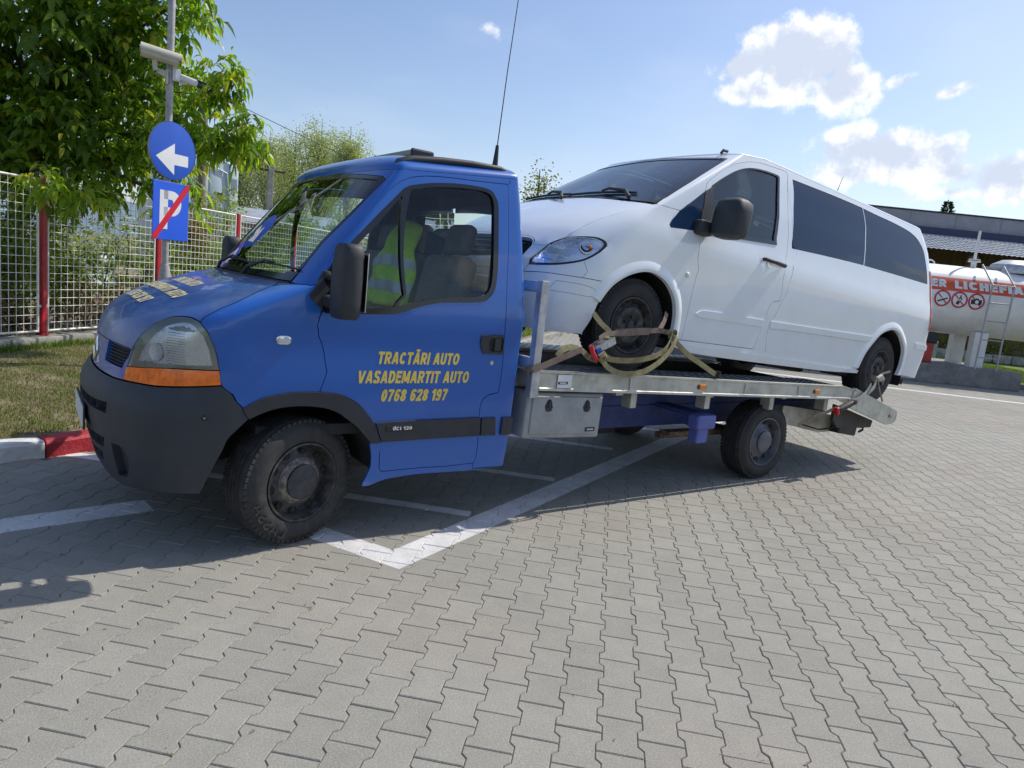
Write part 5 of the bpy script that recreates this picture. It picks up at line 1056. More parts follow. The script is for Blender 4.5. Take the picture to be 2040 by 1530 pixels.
sp('webbing', [(4.93, -.13, .655), (4.75, -.11, .60), (4.55, -.08, .53), (4.48, -.07, .50)], .03, M['strap_brown'], (-.3, 0, 1))
# ================================================================== GROUND
Gx = Vector((.72993, -.68352, 0)); Gy = Vector((.68352, .72993, 0)); G0 = Vector((.45697742, -2.09571116, 0)); PW, PL = .145236, .2
STRIPES = [((.408, -.496), (9.6, 3.44), .085, 0), ((.408, -.496), (-.80, 1.98), .095, 1)]
# kerb between forecourt and lawn
KERB = crom([(-9, .2), (-4, 1.15), (-1.3, 2.0), (-.8, 2.19), (0, 2.62), (1.2, 3.45), (5, 6.62), (9, 9.95), (14, 14.2), (22, 20.8), (40, 35)], closed=False, corner=200)
KP = np.array(KERB)
def kerb_side(x, y):
    """positive on the forecourt side"""
    i = np.clip(np.searchsorted(KP[:, 0], x)-1, 0, len(KP)-2); a = KP[i]; b = KP[i+1]; yy = a[:, 1]+(b[:, 1]-a[:, 1])*(x-a[:, 0])/(b[:, 0]-a[:, 0]); return yy-y
# painted markings as bands: start, end, half width
def gvec(p): return Vector((p[0], p[1], 0))
BANDS = []
tip = Vector((.408, -.496)); d1 = Vector((.919, .394)); n1 = Vector((-.394, .919))
a = tip+n1*.088; BANDS.append((a-d1*.03, a+d1*10.5, .095))
d2 = Vector((-.46, .888)); n2 = Vector((.888, .46)); a = tip+n2*.085; BANDS.append((a-d2*.02, a+d2*.9, .085))
gx2 = Vector((Gx.x, Gx.y)); gy2 = Vector((Gy.x, Gy.y))
for p in ((1.17, .077), (2.23, .532), (3.47, 1.19), (4.72, 1.68), (5.95, 2.2)):
    e = Vector(p)+d1*.03; BANDS.append((e-gx2*3.2, e, .050))
BANDS.append((Vector((-3.4, .42)), Vector((-.57, .835)), .105))
BANDS.append((Vector((8.5, 9.35)), Vector((24.5, -5.85)), .11))
BANDS.append((Vector((13.93, 3.6)), Vector((30, -11)), .10)) if False else None
BANDS = [b for b in BANDS if b]
def paving_mat(name, base_lo, base_hi, joint=False):
    m, t, b = new_mat(name); geo = t.new('ShaderNodeNewGeometry'); P = geo.outputs['Position']
    at = t.new('ShaderNodeAttribute', attribute_name='tone'); oi = t.new('ShaderNodeObjectInfo')
    tone = t.m('FRACT', t.m('ADD', at.outputs['Fac'], t.m('MULTIPLY', oi.outputs['Random'], .97)))
    big = t.noise(P, .55, 4, .6); sp_ = t.noise(P, 150, 2, .6); med = t.noise(P, 9, 5, .65)
    v = t.m('ADD', t.ramp(tone, 0, 1, .95, 1.05), t.m('MULTIPLY', t.m('SUBTRACT', big, .5), .38)); v = t.m('ADD', v, t.m('MULTIPLY', t.m('SUBTRACT', med, .5), .28))
    v = t.m('ADD', v, t.m('MULTIPLY', t.m('SUBTRACT', sp_, .5), .85))
    pink = t.ramp(t.noise(t.vm('ADD', P, (7.3, 2.1, 0)), .45, 3, .5), .5, .62)
    col = t.mix(t.m('MULTIPLY', pink, .45), (*base_lo, 1), (*base_hi, 1))
    s_ = t.vm('SCALE', col); t.l.new(v, s_.node.inputs['Scale']); col = s_
    # light aggregate specks, small dark stains and chewing-gum spots
    vo = t.new('ShaderNodeTexVoronoi'); vo.inputs['Scale'].default_value = 210; t.l.new(P, vo.inputs['Vector'])
    wn = t.new('ShaderNodeTexWhiteNoise'); t.l.new(vo.outputs['Position'], wn.inputs[0])
    col = t.mix(t.m('MULTIPLY', t.m('MULTIPLY', t.m('LESS_THAN', vo.outputs['Distance'], .30), t.m('GREATER_THAN', wn.outputs[0], .90)), .5), col, (.55, .54, .50, 1))
    v2 = t.new('ShaderNodeTexVoronoi'); v2.inputs['Scale'].default_value = 1.7; t.l.new(t.vm('ADD', P, t.vm('SCALE', t.noise(P, 30, 2, .5, 1))), v2.inputs['Vector'])
    v2.inputs['Vector'].links[0].from_node.inputs[1].links[0].from_node.inputs['Scale'].default_value = .05
    w2 = t.new('ShaderNodeTexWhiteNoise'); t.l.new(v2.outputs['Position'], w2.inputs[0])
    rad = t.ramp(w2.outputs[0], .55, 1.0, .0, .055); col = t.mix(t.m('MULTIPLY', t.ramp(t.m('SUBTRACT', rad, v2.outputs['Distance']), 0, .012), .62), col, (.075, .072, .068, 1))
    st_ = t.ramp(t.noise(t.vm('ADD', P, (3.1, 9.7, 0)), 1.6, 6, .7), .66, .80); col = t.mix(t.m('MULTIPLY', st_, .55), col, (.13, .12, .10, 1))
    mask = None; sep = t.new('ShaderNodeSeparateXYZ'); t.l.new(P, sep.inputs[0])
    px_, py_ = sep.outputs[0], sep.outputs[1]
    for A, B_, hw in BANDS:
        d = (B_-A); L = d.length; d = d.normalized()
        dx = t.m('SUBTRACT', px_, A.x); dy = t.m('SUBTRACT', py_, A.y)
        u = t.m('ADD', t.m('MULTIPLY', dx, d.x), t.m('MULTIPLY', dy, d.y)); w = t.m('ABSOLUTE', t.m('SUBTRACT', t.m('MULTIPLY', dy, d.x), t.m('MULTIPLY', dx, d.y)))
        k = t.m('MULTIPLY', t.ramp(w, hw+.006, hw-.004), t.m('MULTIPLY', t.m('GREATER_THAN', u, 0), t.m('LESS_THAN', u, L)))
        mask = k if mask is None else t.m('MAXIMUM', mask, k)
    # nothing is painted in front of the tip of the V
    side1 = t.m('SUBTRACT', t.m('MULTIPLY', t.m('SUBTRACT', py_, tip.y), d1.x), t.m('MULTIPLY', t.m('SUBTRACT', px_, tip.x), d1.y))
    side2 = t.m('ADD', t.m('MULTIPLY', t.m('SUBTRACT', px_, tip.x), n2.x), t.m('MULTIPLY', t.m('SUBTRACT', py_, tip.y), n2.y))
    inV = t.m('MULTIPLY', t.m('GREATER_THAN', side1, -.004), t.m('GREATER_THAN', side2, -.004))
    far = t.m('LESS_THAN', px_, -.50); mask = t.m('MULTIPLY', mask, t.m('MAXIMUM', inV, t.m('MAXIMUM', far, t.m('GREATER_THAN', px_, 7.0))))
    wear = t.ramp(t.noise(P, 40, 4, .7), .30, .48, .55, 1)
    pc = t.mix(t.ramp(t.noise(P, 5, 4), .35, .7), (.74, .73, .72, 1), (.60, .59, .59, 1))
    col = t.mix(t.m('MULTIPLY', mask, t.m('MULTIPLY', wear, .25 if joint else .93)), col, pc)
    t.l.new(col, b.inputs['Base Color']); b.inputs['Roughness'].default_value = .82; b.inputs['Specular IOR Level'].default_value = .35
    bn = t.new('ShaderNodeBump'); bn.inputs['Strength'].default_value = .55; bn.inputs['Distance'].default_value = .004
    t.l.new(t.m('ADD', t.noise(P, 130, 4, .7), t.m('MULTIPLY', med, .6)), bn.inputs['Height']); t.l.new(bn.outputs[0], b.inputs['Normal'])
    return m
M['paver'] = paving_mat('concrete_paver', (.284, .274, .238), (.298, .266, .232))
M['joint'] = paving_mat('sanded_joint', (.125, .116, .10), (.12, .11, .095), True)
g_ = MB(); g_.add([(-900, -900, -.05), (900, -900, -.05), (900, 1500, -.05), (-900, 1500, -.05)], [(0, 1, 2, 3)]); struct(obj('ground', g_, M['field'])).name = 'ground'
# forecourt sheet under the pavers (joint sand), bounded by the kerb
kb = [tuple(p) for p in KERB]; g_ = MB(); n = len(kb)
vs = [(x, y, -.0055) for x, y in kb]+[(x*1.0+30, min(y-30, -25), -.0055) for x, y in kb]; g_.add(vs, [(i, n+i, n+i+1, i+1) for i in range(n-1)])
forecourt = struct(obj('forecourt', g_, M['joint']))
# paver shape
OUT = [(-.0817, -.0985), (.0817, -.0985), (.0817, -.0605), (.0614, -.0402), (.0614, .0402), (.0817, .0605), (.0817, .0985), (-.0817, .0985), (-.0817, .0605), (-.0614, .0402), (-.0614, -.0402), (-.0817, -.0605)]
def pv_rings(inset):
    P = np.array(OUT); return shrink(P, inset)
r0 = np.array(OUT); r1 = pv_rings(.0032)
TOPF = [(0, 1, 2, 11), (11, 2, 3, 10), (10, 3, 4, 9), (9, 4, 5, 8), (8, 5, 6, 7)]
def cellpos(c, r2):  # r2 = row in half blocks
    return G0+Gx*(c*PW)+Gy*(r2*.5*PL)
camp = np.array(cm.translation); Fn = np.array(Ff); Rn = np.array(Rr); Un = np.array(Uu)
cells = []
cs, rs = np.meshgrid(np.arange(-140, 140), np.arange(-60, 300)); cs = cs.ravel(); rs = rs.ravel(); k = ((cs % 2 == 0) & (rs % 2 != 0)) | ((cs % 2 != 0) & (rs % 2 == 0)); cs, rs = cs[k], rs[k]
X = G0.x+Gx.x*cs*PW+Gy.x*rs*.5*PL; Y = G0.y+Gx.y*cs*PW+Gy.y*rs*.5*PL
d = np.stack([X, Y, 0*X], 1)-camp; z = d @ Fn; px = 1020+1390*(d @ Rn)/z; py = 765-1390*(d @ Un)/z
k = (z > .3) & (z < 27) & (px > -500) & (px < 2540) & (py < 1900) & (kerb_side(X, Y) > .115)
X, Y, Z, PX, PY = X[k], Y[k], z[k], px[k], py[k]
vis = (PX > -30) & (PX < 2070) & (PY < 1560) & (PY > 700)
hid = (Y > .05) & (Y < 2) & (X > -.8) & (X < 1.3)
order = np.argsort(np.where(vis & ~hid, Z, 1e3)); near = order[:290]; far = order[290:]
ang = math.atan2(Gx.y, Gx.x)
# individual pavers: one mesh, shared
pm = MB(); vs = [(x, y, -.045) for x, y in r0]+[(x, y, -.0036) for x, y in r0]+[(x, y, 0) for x, y in r1]
fs = [(i, (i+1) % 12, 12+(i+1) % 12, 12+i) for i in range(12)]+[(12+i, 12+(i+1) % 12, 24+(i+1) % 12, 24+i) for i in range(12)]+[tuple(24+q for q in f) for f in TOPF]
pm.add(vs, fs); pme = pm.mesh('paver'); pme.materials.append(M['paver'])
for i in near:
    o = bpy.data.objects.new('paver', pme); C.objects.link(o); o.parent = forecourt
    o.location = (X[i], Y[i], random.uniform(-.0012, .0012)); o.rotation_euler = (random.uniform(-.004, .004), random.uniform(-.004, .004), ang+random.uniform(-.004, .004))
# all the rest in one mesh
def np_mesh(name, V_, F_, tone=None):
    me = bpy.data.meshes.new(name); nv, nf, k_ = len(V_), len(F_), F_.shape[1]
    me.vertices.add(nv); me.vertices.foreach_set('co', V_.astype(np.float32).ravel()); me.loops.add(nf*k_); me.loops.foreach_set('vertex_index', F_.astype(np.int32).ravel())
    me.polygons.add(nf); me.polygons.foreach_set('loop_start', np.arange(0, nf*k_, k_, dtype=np.int32)); me.polygons.foreach_set('loop_total', np.full(nf, k_, np.int32))
    me.update(calc_edges=True); me.shade_flat()
    if tone is not None: me.attributes.new('tone', 'FLOAT', 'POINT').data.foreach_set('value', tone.astype(np.float32))
    return me
def make_rest(idx, full, name):
    nn = len(idx); base = np.array(([(x, y, -.012) for x, y in r0] if full else [])+[(x, y, -.0036) for x, y in r0]+[(x, y, 0) for x, y in r1]); nvb = len(base)
    F4 = []
    o = 0
    if full: F4 += [(i, (i+1) % 12, 12+(i+1) % 12, 12+i) for i in range(12)]; o = 12
    F4 += [(o+i, o+(i+1) % 12, o+12+(i+1) % 12, o+12+i) for i in range(12)]+[tuple(o+12+q for q in f) for f in TOPF]; F4 = np.array(F4)
    a = ang+rng.uniform(-.004, .004, nn); ca, sa = np.cos(a), np.sin(a); tx = rng.uniform(-.004, .004, nn); ty = rng.uniform(-.004, .004, nn); h = rng.uniform(-.0012, .0012, nn)
    Vx = base[None, :, 0]*ca[:, None]-base[None, :, 1]*sa[:, None]; Vy = base[None, :, 0]*sa[:, None]+base[None, :, 1]*ca[:, None]
    Vz = base[None, :, 2]+Vx*tx[:, None]+Vy*ty[:, None]+h[:, None]
    V_ = np.stack([Vx+X[idx][:, None], Vy+Y[idx][:, None], Vz], 2).reshape(-1, 3); F_ = (F4[None]+(np.arange(nn)*nvb)[:, None, None]).reshape(-1, 4)
    me = np_mesh(name, V_, F_, np.repeat(rng.uniform(0, 1, nn), nvb)); o = link(name, me, M['paver'], forecourt); stuff(o)
zz = Z[far]; make_rest(far[zz < 11], True, 'pavers_near'); make_rest(far[zz >= 11], False, 'pavers_far')
# kerb stones
kerb = struct(bpy.data.objects.new('kerb', None)); C.objects.link(kerb)
acc = [0.0]
for a_, b_ in zip(KERB[:-1], KERB[1:]): acc.append(acc[-1]+math.hypot(*(b_-a_)))
acc = np.array(acc)
def kpt(s_): return np.array([np.interp(s_, acc, KP[:, 0]), np.interp(s_, acc, KP[:, 1])])
s_joint = acc[np.argmin(np.hypot(KP[:, 0]+1.075, KP[:, 1]-2.07))]
i0 = -3; Lk = 1.0
def stone(sa_, sb_, m):
    mb = MB(); nseg = 5; prof = [(-.09, -.05), (-.09, .10), (-.072, .124), (-.05, .124), (.05, .124), (.065, .118), (.07, .10), (.07, -.05)]; vs = []
    for i in range(nseg+1):
        s_ = sa_+.006+(sb_-sa_-.012)*i/nseg; p = kpt(s_); q = kpt(s_+.02); dd = (q-p)/np.linalg.norm(q-p); nn = np.array([-dd[1], dd[0]])
        e = .01 if i in (0, nseg) else 0
        for a, h in prof: vs.append((p[0]+nn[0]*a*(1-e*4), p[1]+nn[1]*a*(1-e*4), h-(e if h > 0 else 0)+random.uniform(-.0015, .0015)))
    k_ = len(prof); mb.add(vs, [(i*k_+j, i*k_+j+1, (i+1)*k_+j+1, (i+1)*k_+j) for i in range(nseg) for j in range(k_-1)]+[tuple(range(k_)), tuple(nseg*k_+j for j in range(k_))])
    return obj('kerb_stone', mb, m, kerb, smooth=35)
for i in range(-6, 34):
    sa_ = s_joint+i*Lk
    if sa_ < .1 or sa_+Lk > acc[-1]: continue
    o = stone(sa_, sa_+Lk, (M['kerb_red'] if i % 2 == 0 else M['kerb_white']) if i < 6 else M['concrete'])
    o['label'] = ('red painted kerb stone' if i % 2 == 0 else 'white painted kerb stone') if i < 6 else 'plain concrete kerb stone'
# lawn behind the kerb
FD = Vector((.7193, .6947, 0)); FN = Vector((-.6947, .7193, 0)); FP = Vector((-.955, 6.6, 0))
lw = MB(); nk = len(KERB); nrm = []
vs = [(p[0]-.05, p[1]+.06, .112) for p in KERB]+[]
back = []
for p in KERB:
    q = FP+FD*((Vector((p[0], p[1], 0))-FP).dot(FD))-FN*.1; back.append((q.x, q.y, .125))
lw.add(vs+back, [(i, i+1, nk+i+1, nk+i) for i in range(nk-1)]); lawn = struct(obj('lawn', lw, M['soil']))
yard = MB(); yard.add([tuple(FP+FD*-20+FN*.05+Vector((0, 0, .16))), tuple(FP+FD*70+FN*.05+Vector((0, 0, .16))), tuple(FP+FD*70+FN*40+Vector((0, 0, .1))), tuple(FP+FD*-20+FN*40+Vector((0, 0, .1)))], [(0, 1, 2, 3)]); struct(obj('yard_ground', yard, M['soil']))
def grass(name, pts, h, m, lean=.5, w=.004):
    n = len(pts); a = rng.uniform(0, 2*np.pi, n); hh = h*rng.uniform(.4, 1.25, n); ln = rng.uniform(0, lean, n)*hh; b = rng.uniform(0, 2*np.pi, n)
    dx, dy = np.cos(a)*w, np.sin(a)*w; P = pts
    v0 = P+np.stack([-dx, -dy, 0*dx], 1); v1 = P+np.stack([dx, dy, 0*dx], 1); m0 = P+np.stack([np.cos(b)*ln*.35-dx*.8, np.sin(b)*ln*.35-dy*.8, hh*.55], 1); m1 = P+np.stack([np.cos(b)*ln*.35+dx*.8, np.sin(b)*ln*.35+dy*.8, hh*.55], 1); tpp = P+np.stack([np.cos(b)*ln, np.sin(b)*ln, hh], 1)
    V_ = np.stack([v0, v1, m1, m0, tpp], 1).reshape(-1, 3); i = np.arange(n)*5
    F_ = np.concatenate([np.stack([i, i+1, i+2], 1), np.stack([i, i+2, i+3], 1), np.stack([i+3, i+2, i+4], 1)])
    me = np_mesh(name, V_, F_, np.repeat(rng.uniform(0, 1, n), 5)); return stuff(tag(link(name, me, m), {'grass_dry': 'short patchy half-dry grass between the kerb and the mesh fence', 'grass_far': 'bright green lawn strip beyond the far kerb', 'lawn_grass': 'bright green mown lawn around the gas tank'}.get(name, 'short grass on the verge'), 'grass'))
def clump(n, fn, scale=1.6, thr=.45):
    P = fn(n); q = np.sin(P[:, 0]*3.1*scale+np.sin(P[:, 1]*2.3*scale)*1.7)*np.sin(P[:, 1]*2.7*scale+np.cos(P[:, 0]*1.9*scale)*1.3)+.5*np.sin(P[:, 0]*9*scale+P[:, 1]*7*scale)
    return P[(q > -thr) | (rng.uniform(0, 1, len(P)) < .35)]
def band(n, s0, s1, w0=.12, w1=1):
    s_ = rng.uniform(s0, s1, n); k_ = np.stack([np.interp(s_, acc, KP[:, 0]), np.interp(s_, acc, KP[:, 1])], 1); t_ = rng.uniform(0, 1, n)
    pr_ = (k_-np.array([FP.x, FP.y])) @ np.array([FD.x, FD.y]); q = np.array([FP.x, FP.y])+pr_[:, None]*np.array([FD.x, FD.y])-np.array([FN.x, FN.y])*.15
    P = k_+(q-k_)*(t_*(1-.035)+.035)[:, None]; return np.concatenate([P, np.full((n, 1), .115)], 1)
s_a = acc[np.argmin(abs(KP[:, 0]+4))]; s_b = acc[np.argmin(abs(KP[:, 0]-2.5))]; s_c = acc[np.argmin(abs(KP[:, 0]-20))]
grass('grass_dry', clump(95000, lambda n: band(n, s_a, s_b)), .030, M['grass_dry'], 1.2, .0028)
gd = clump(26000, lambda n: band(n, s_a, s_b), 1.1, -.25); grass('grass_tufts', gd, .05, M['grass'], 1.0, .003)
wl = band(9000, s_a, s_b); 
tt = rng.uniform(-.8, 3.2, 2600); wp_ = np.array([FP.x, FP.y])+tt[:, None]*np.array([FD.x, FD.y])-np.array([FN.x, FN.y])*(.14+np.abs(rng.normal(0, .07, 2600)))[:, None]
grass('grass_weeds', np.concatenate([wp_, np.full((2600, 1), .115)], 1), .10, M['grass'], .9, .004)
grass('grass_far', band(45000, s_b, s_c), .06, M['grass'], .8, .008)
# leaf litter on the verge
def litter(name, P, size, m, lab):
    n = len(P); a = rng.uniform(0, 6.28, n); t1 = rng.uniform(-.5, .5, n); u = np.stack([np.cos(a), np.sin(a), t1*.5], 1)*size*rng.uniform(.5, 1.2, n)[:, None]; v = np.stack([-np.sin(a)*.45, np.cos(a)*.45, t1*.3], 1)*size*rng.uniform(.5, 1.2, n)[:, None]
    V_ = np.stack([P-u, P-v, P+u, P+v], 1).reshape(-1, 3); F_ = np.arange(n*4).reshape(-1, 4); return stuff(tag(link(name, np_mesh(name, V_, F_, np.repeat(rng.uniform(0, 1, n), 4)), m), lab, 'leaf litter'))
b1 = band(420, s_a, s_b); b1[:, 2] = .135; litter('leaf_litter', b1, .018, M['dry'], 'brown fallen leaves scattered on the dry verge')

# low concrete wall under the fence
wall = thing('low_wall', 'low concrete footing wall in lengths under the red and white mesh fence', 'wall', tuple(FP))
for i in range(-2, 9):
    mb = MB(); L0 = i*2.35-.55; Rf = Matrix((FD, FN, Vector((0, 0, 1)))).transposed(); mb.rbox(Rf @ Vector((L0+1.165, -.02, .165)), (2.32, .26, .16), .018, Rf, 2); o = obj('wall_block', mb, M['concrete'], wall, smooth=35)
# fence
fence = thing('mesh_fence', 'white wire mesh fence panels between red steel posts behind the verge', 'fence', tuple(FP))
Rf = Matrix((FD, FN, Vector((0, 0, 1)))).transposed()
wv = MB(); wv.tube([(0, 0, .30), (0, 0, 2.07)], .0042, 6, False); wvm = wv.mesh('wire'); wvm.materials.append(M['fence_white'])
wh = MB(); wh.tube([Rf @ Vector((.07, 0, 0)), Rf @ Vector((1.93, 0, 0))], .0042, 6, False); whm = wh.mesh('wire'); whm.materials.append(M['fence_white'])
pmb = MB(); pmb.rbox((0, 0, 1.17), (.062, .062, 1.86), .004, Rf); pmb.rbox((0, 0, .25), (.10, .10, .04), .004, Rf); pom = pmb.mesh('fence_post'); pom.materials.append(M['red_post'])
fr = MB()
for z in (.30, 2.08): fr.tube([Rf @ Vector((.075, 0, z)), Rf @ Vector((1.925, 0, z))], .014, 6)
for x in (.075, 1.925): fr.tube([Rf @ Vector((x, 0, .29)), Rf @ Vector((x, 0, 2.09))], .015, 6)
for z in (.6, 1.75):
    fr.box(Rf @ Vector((.045, 0, z)), (.06, .012, .03), Rf); fr.box(Rf @ Vector((1.955, 0, z)), (.06, .012, .03), Rf)
frm = fr.mesh('mesh_panel'); frm.materials.append(M['fence_white'])
for i in range(-2, 8):
    o = bpy.data.objects.new('fence_post', pom); C.objects.link(o); o.parent = fence; o.location = FD*(i*2)
    if i == 7: continue
    p = bpy.data.objects.new('mesh_panel', frm); C.objects.link(p); p.parent = fence; p.location = FD*(i*2); p.rotation_euler = (random.uniform(-.004, .004), 0, random.uniform(-.004, .004))
    for j in range(18):
        w = bpy.data.objects.new('wire', wvm); C.objects.link(w); w.parent = p; w.location = FD*(.075+(j+1)*1.85/19)
    for j in range(17):
        w = bpy.data.objects.new('wire', whm); C.objects.link(w); w.parent = p; w.location = (0, 0, .30+(j+1)*1.78/18)
    if i >= 4: pass

# ================================================================== SIGN POST AND CAMERAS
PB = Vector((.13, 5.06, .12))
post = thing('sign_post', 'tall weathered grey steel pole behind the bonnet carrying blue signs and cameras', 'pole', tuple(PB))
mb = MB(); mb.tube([(0, 0, 0), (0, 0, 1.02), (0, 0, 1.08), (0, 0, 1.16)], [.062, .062, .055, .038], 20); obj('pole_base', mb, M['pole_grey'], post, smooth=40)
mb = MB(); mb.tube([(0, 0, 1.14), (0, 0, 2.4), (.0, 0, 4.9)], .036, 20); obj('pole', mb, M['pole_grey'], post, smooth=40)
sd = Vector((.848, .530, 0)); sn = Vector((.530, -.848, 0)); Rs = Matrix((sd, -sn, Vector((0, 0, 1)))).transposed()
def sgn(x, z, h): return Vector((.0, 0, 0))+sd*x+sn*(.045+h)+Vector((0, 0, z))
rs_ = thing('round_arrow_sign', 'round blue road sign with a white arrow pointing left, on the grey pole', 'road sign', tuple(PB+Vector((0, 0, 2.37))))
mb = MB(); mb.lathe([(.001, 0), (.295, 0), (.300, .004), (.300, .010), (.290, .012), (.0001, .012)], sgn(.02, 0, -.004), sn, 64); obj('sign_disc', mb, M['sign_blue'], rs_, smooth=30)
mb = MB(); mb.lathe([(.300, -.014), (.3005, .010)], sgn(.02, 0, 0), sn, 64); obj('sign_rim', mb, M['sign_back'], rs_)
arrow = [(-.215, .0), (.02, .165), (.02, .058), (.20, .058), (.20, -.058), (.02, -.058), (.02, -.165)]
mb = MB(); mb.prism([(x+.02, z-.085) for x, z in arrow], .0085, .0095, lambda a, b, h: sgn(a, b, h)); obj('arrow', mb, M['print_white'], rs_)
mb = MB(); mb.box(Vector((0, 0, .1)), (.09, .09, .03), Rs); mb.box(Vector((0, 0, -.1)), (.09, .09, .03), Rs); obj('clamp', mb, M['sign_back'], rs_)
ps = thing('no_parking_zone_sign', 'blue rectangular sign with white letter P crossed by a red diagonal bar', 'road sign', tuple(PB+Vector((0, 0, 1.73))))
mb = MB(); mb.rbox(sgn(.02, 0, 0), (.465, .008, .62), .004, Rs); obj('sign_plate', mb, M['sign_blue2'], ps)
V_, F_ = text_mesh('P', bold=.06); cx_, cy_ = (V_[:, 0].min()+V_[:, 0].max())/2, (V_[:, 1].min()+V_[:, 1].max())/2; sx_, sy_ = .28/(V_[:, 0].max()-V_[:, 0].min()), .41/(V_[:, 1].max()-V_[:, 1].min())
mb = MB(); mb.add([sgn(.01+(x-cx_)*sx_, (y-cy_)*sy_+.01, .0062) for x, y, z in V_], F_); obj('letter', mb, M['print_white'], ps)
mb = MB(); mb.prism([(-.212, -.305), (-.165, -.305), (.2525, .262), (.2525, .305), (.205, .305), (-.2125, -.262)], .0072, .0082, lambda a, b, h: sgn(a, b, h)); obj('red_bar', mb, mat('sign_bar_red', (.62, .005, .03), .4), ps)
mb = MB(); mb.box(Vector((0, 0, .15)), (.09, .09, .03), Rs); mb.box(Vector((0, 0, -.15)), (.09, .09, .03), Rs); obj('clamp', mb, M['sign_back'], ps)
# cream housing camera on a bracket
c1_ = thing('security_camera', 'large cream tubular security camera on an arm bracket, facing left', 'camera', tuple(PB+Vector((0, 0, 3.1))))
a = Vector((-.27, -.06, .215)); b = Vector((.05, -.08, .185)); dx_ = (b-a).normalized()
mb = MB(); Rc = Matrix((dx_, Vector((0, 0, 1)).cross(dx_).normalized(), dx_.cross(Vector((0, 0, 1)).cross(dx_).normalized()))).transposed()
prof = [(.066*math.cos(t_)*.95, .060*math.sin(t_)) for t_ in np.linspace(-.25, math.pi+.25, 14)]+[(-.058, -.035), (-.03, -.06), (.03, -.06), (.058, -.035)]
mb.prism(prof, -.175, .175, lambda p, q, h: (a+b)/2+Rc @ Vector((h, p, q))); obj('camera_body', mb, M['cam_cream'], c1_, smooth=35)
mb = MB(); mb.prism([(p*1.07, q*1.07+.006) for p, q in prof[:14]]+[(-.066, -.01), (.066, -.01)], -.185, .205, lambda p, q, h: (a+b)/2+Rc @ Vector((h, p, q))+Vector((0, 0, .006))); obj('sun_shield', mb, M['cam_cream'], c1_, smooth=35)
mb = MB(); mb.lathe([(.05, 0), (.045, .004), (.0001, .003)], (a+b)/2+Rc @ Vector((.200, 0, -.005)), dx_, 20); obj('front_window', mb, M['black_gloss'], c1_)
mb = MB(); mb.tube([(-.155, -.06, .155), (-.155, -.06, .08), (-.14, -.06, .05)], [.028, .024, .030], 10); mb.prism([(-.135, .075), (-.03, .065), (-.03, -.03), (-.06, .005), (-.13, .03)], -.025, .025, lambda p, q, h: (p, h-.03, q)); mb.box((-.035, -.03, .01), (.02, .06, .14)); obj('bracket', mb, M['cam_cream'], c1_, smooth=35)
c2_ = thing('security_camera', 'small white bullet camera with black lens hood, pointing right', 'camera', tuple(PB+Vector((0, 0, 3.0))))
a = Vector((.11, -.03, .135)); b = Vector((.31, -.05, .095)); dx_ = (b-a).normalized(); Rc = Matrix((dx_, Vector((0, 0, 1)).cross(dx_).normalized(), dx_.cross(Vector((0, 0, 1)).cross(dx_).normalized()))).transposed()
mb = MB(); mb.rbox((a+b)/2-dx_*.03, (.20, .075, .07), .02, Rc, 3); obj('camera_body', mb, M['white_plastic'], c2_, smooth=40); mb = MB(); mb.rbox((a+b)/2+dx_*.075, (.07, .074, .066), .015, Rc, 3); mb.box((a+b)/2+dx_*.10+Vector((0, 0, .036)), (.10, .08, .006), Rc); obj('lens_hood', mb, M['black_gloss'], c2_, smooth=40)
mb = MB(); mb.tube([(.09, -.02, .08), (.16, -.03, .095)], .018, 8); obj('bracket', mb, M['white_plastic'], c2_)
jb = thing('junction_box', 'small grey junction box fixed to the pole beside the cameras', 'junction box', tuple(PB+Vector((0, 0, 3.0)))); mb = MB(); mb.rbox((.055, -.03, .15), (.075, .05, .125), .004); obj('box', mb, M['white_plastic'], jb); mb = MB(); mb.rbox((.068, -.057, .15), (.05, .004, .10), .002); obj('box_lid', mb, M['white_paint'], jb)

# small debris on the paving
nd = 170; dx = rng.uniform(-2.5, 7, nd); dy = rng.uniform(-3.2, 2.0, nd); Pd = np.stack([dx, dy, np.full(nd, .004)], 1); litter('paving_litter', Pd, .008, M['dry'], 'tiny dry leaf scraps and grit scattered on the grey paving')
sw = []
for k_ in range(260):
    c_ = random.randint(-22, 40); r_ = random.randint(-10, 60); q = G0+Gx*((c_+.5)*PW)+Gy*(r_*PL*.5); sw.append((q.x, q.y))
Pw = []
for x, y in sw:
    if -3 < x < 8 and -3.3 < y < 2.3 and random.random() < .22:
        for _ in range(7): Pw.append((x+random.gauss(0, .006), y+random.gauss(0, .02), -.004))
grass('joint_weeds', np.array(Pw), .016, M['grass_dry'], 1.2, .002)['label'] = 'tiny weeds and moss in the paving joints'
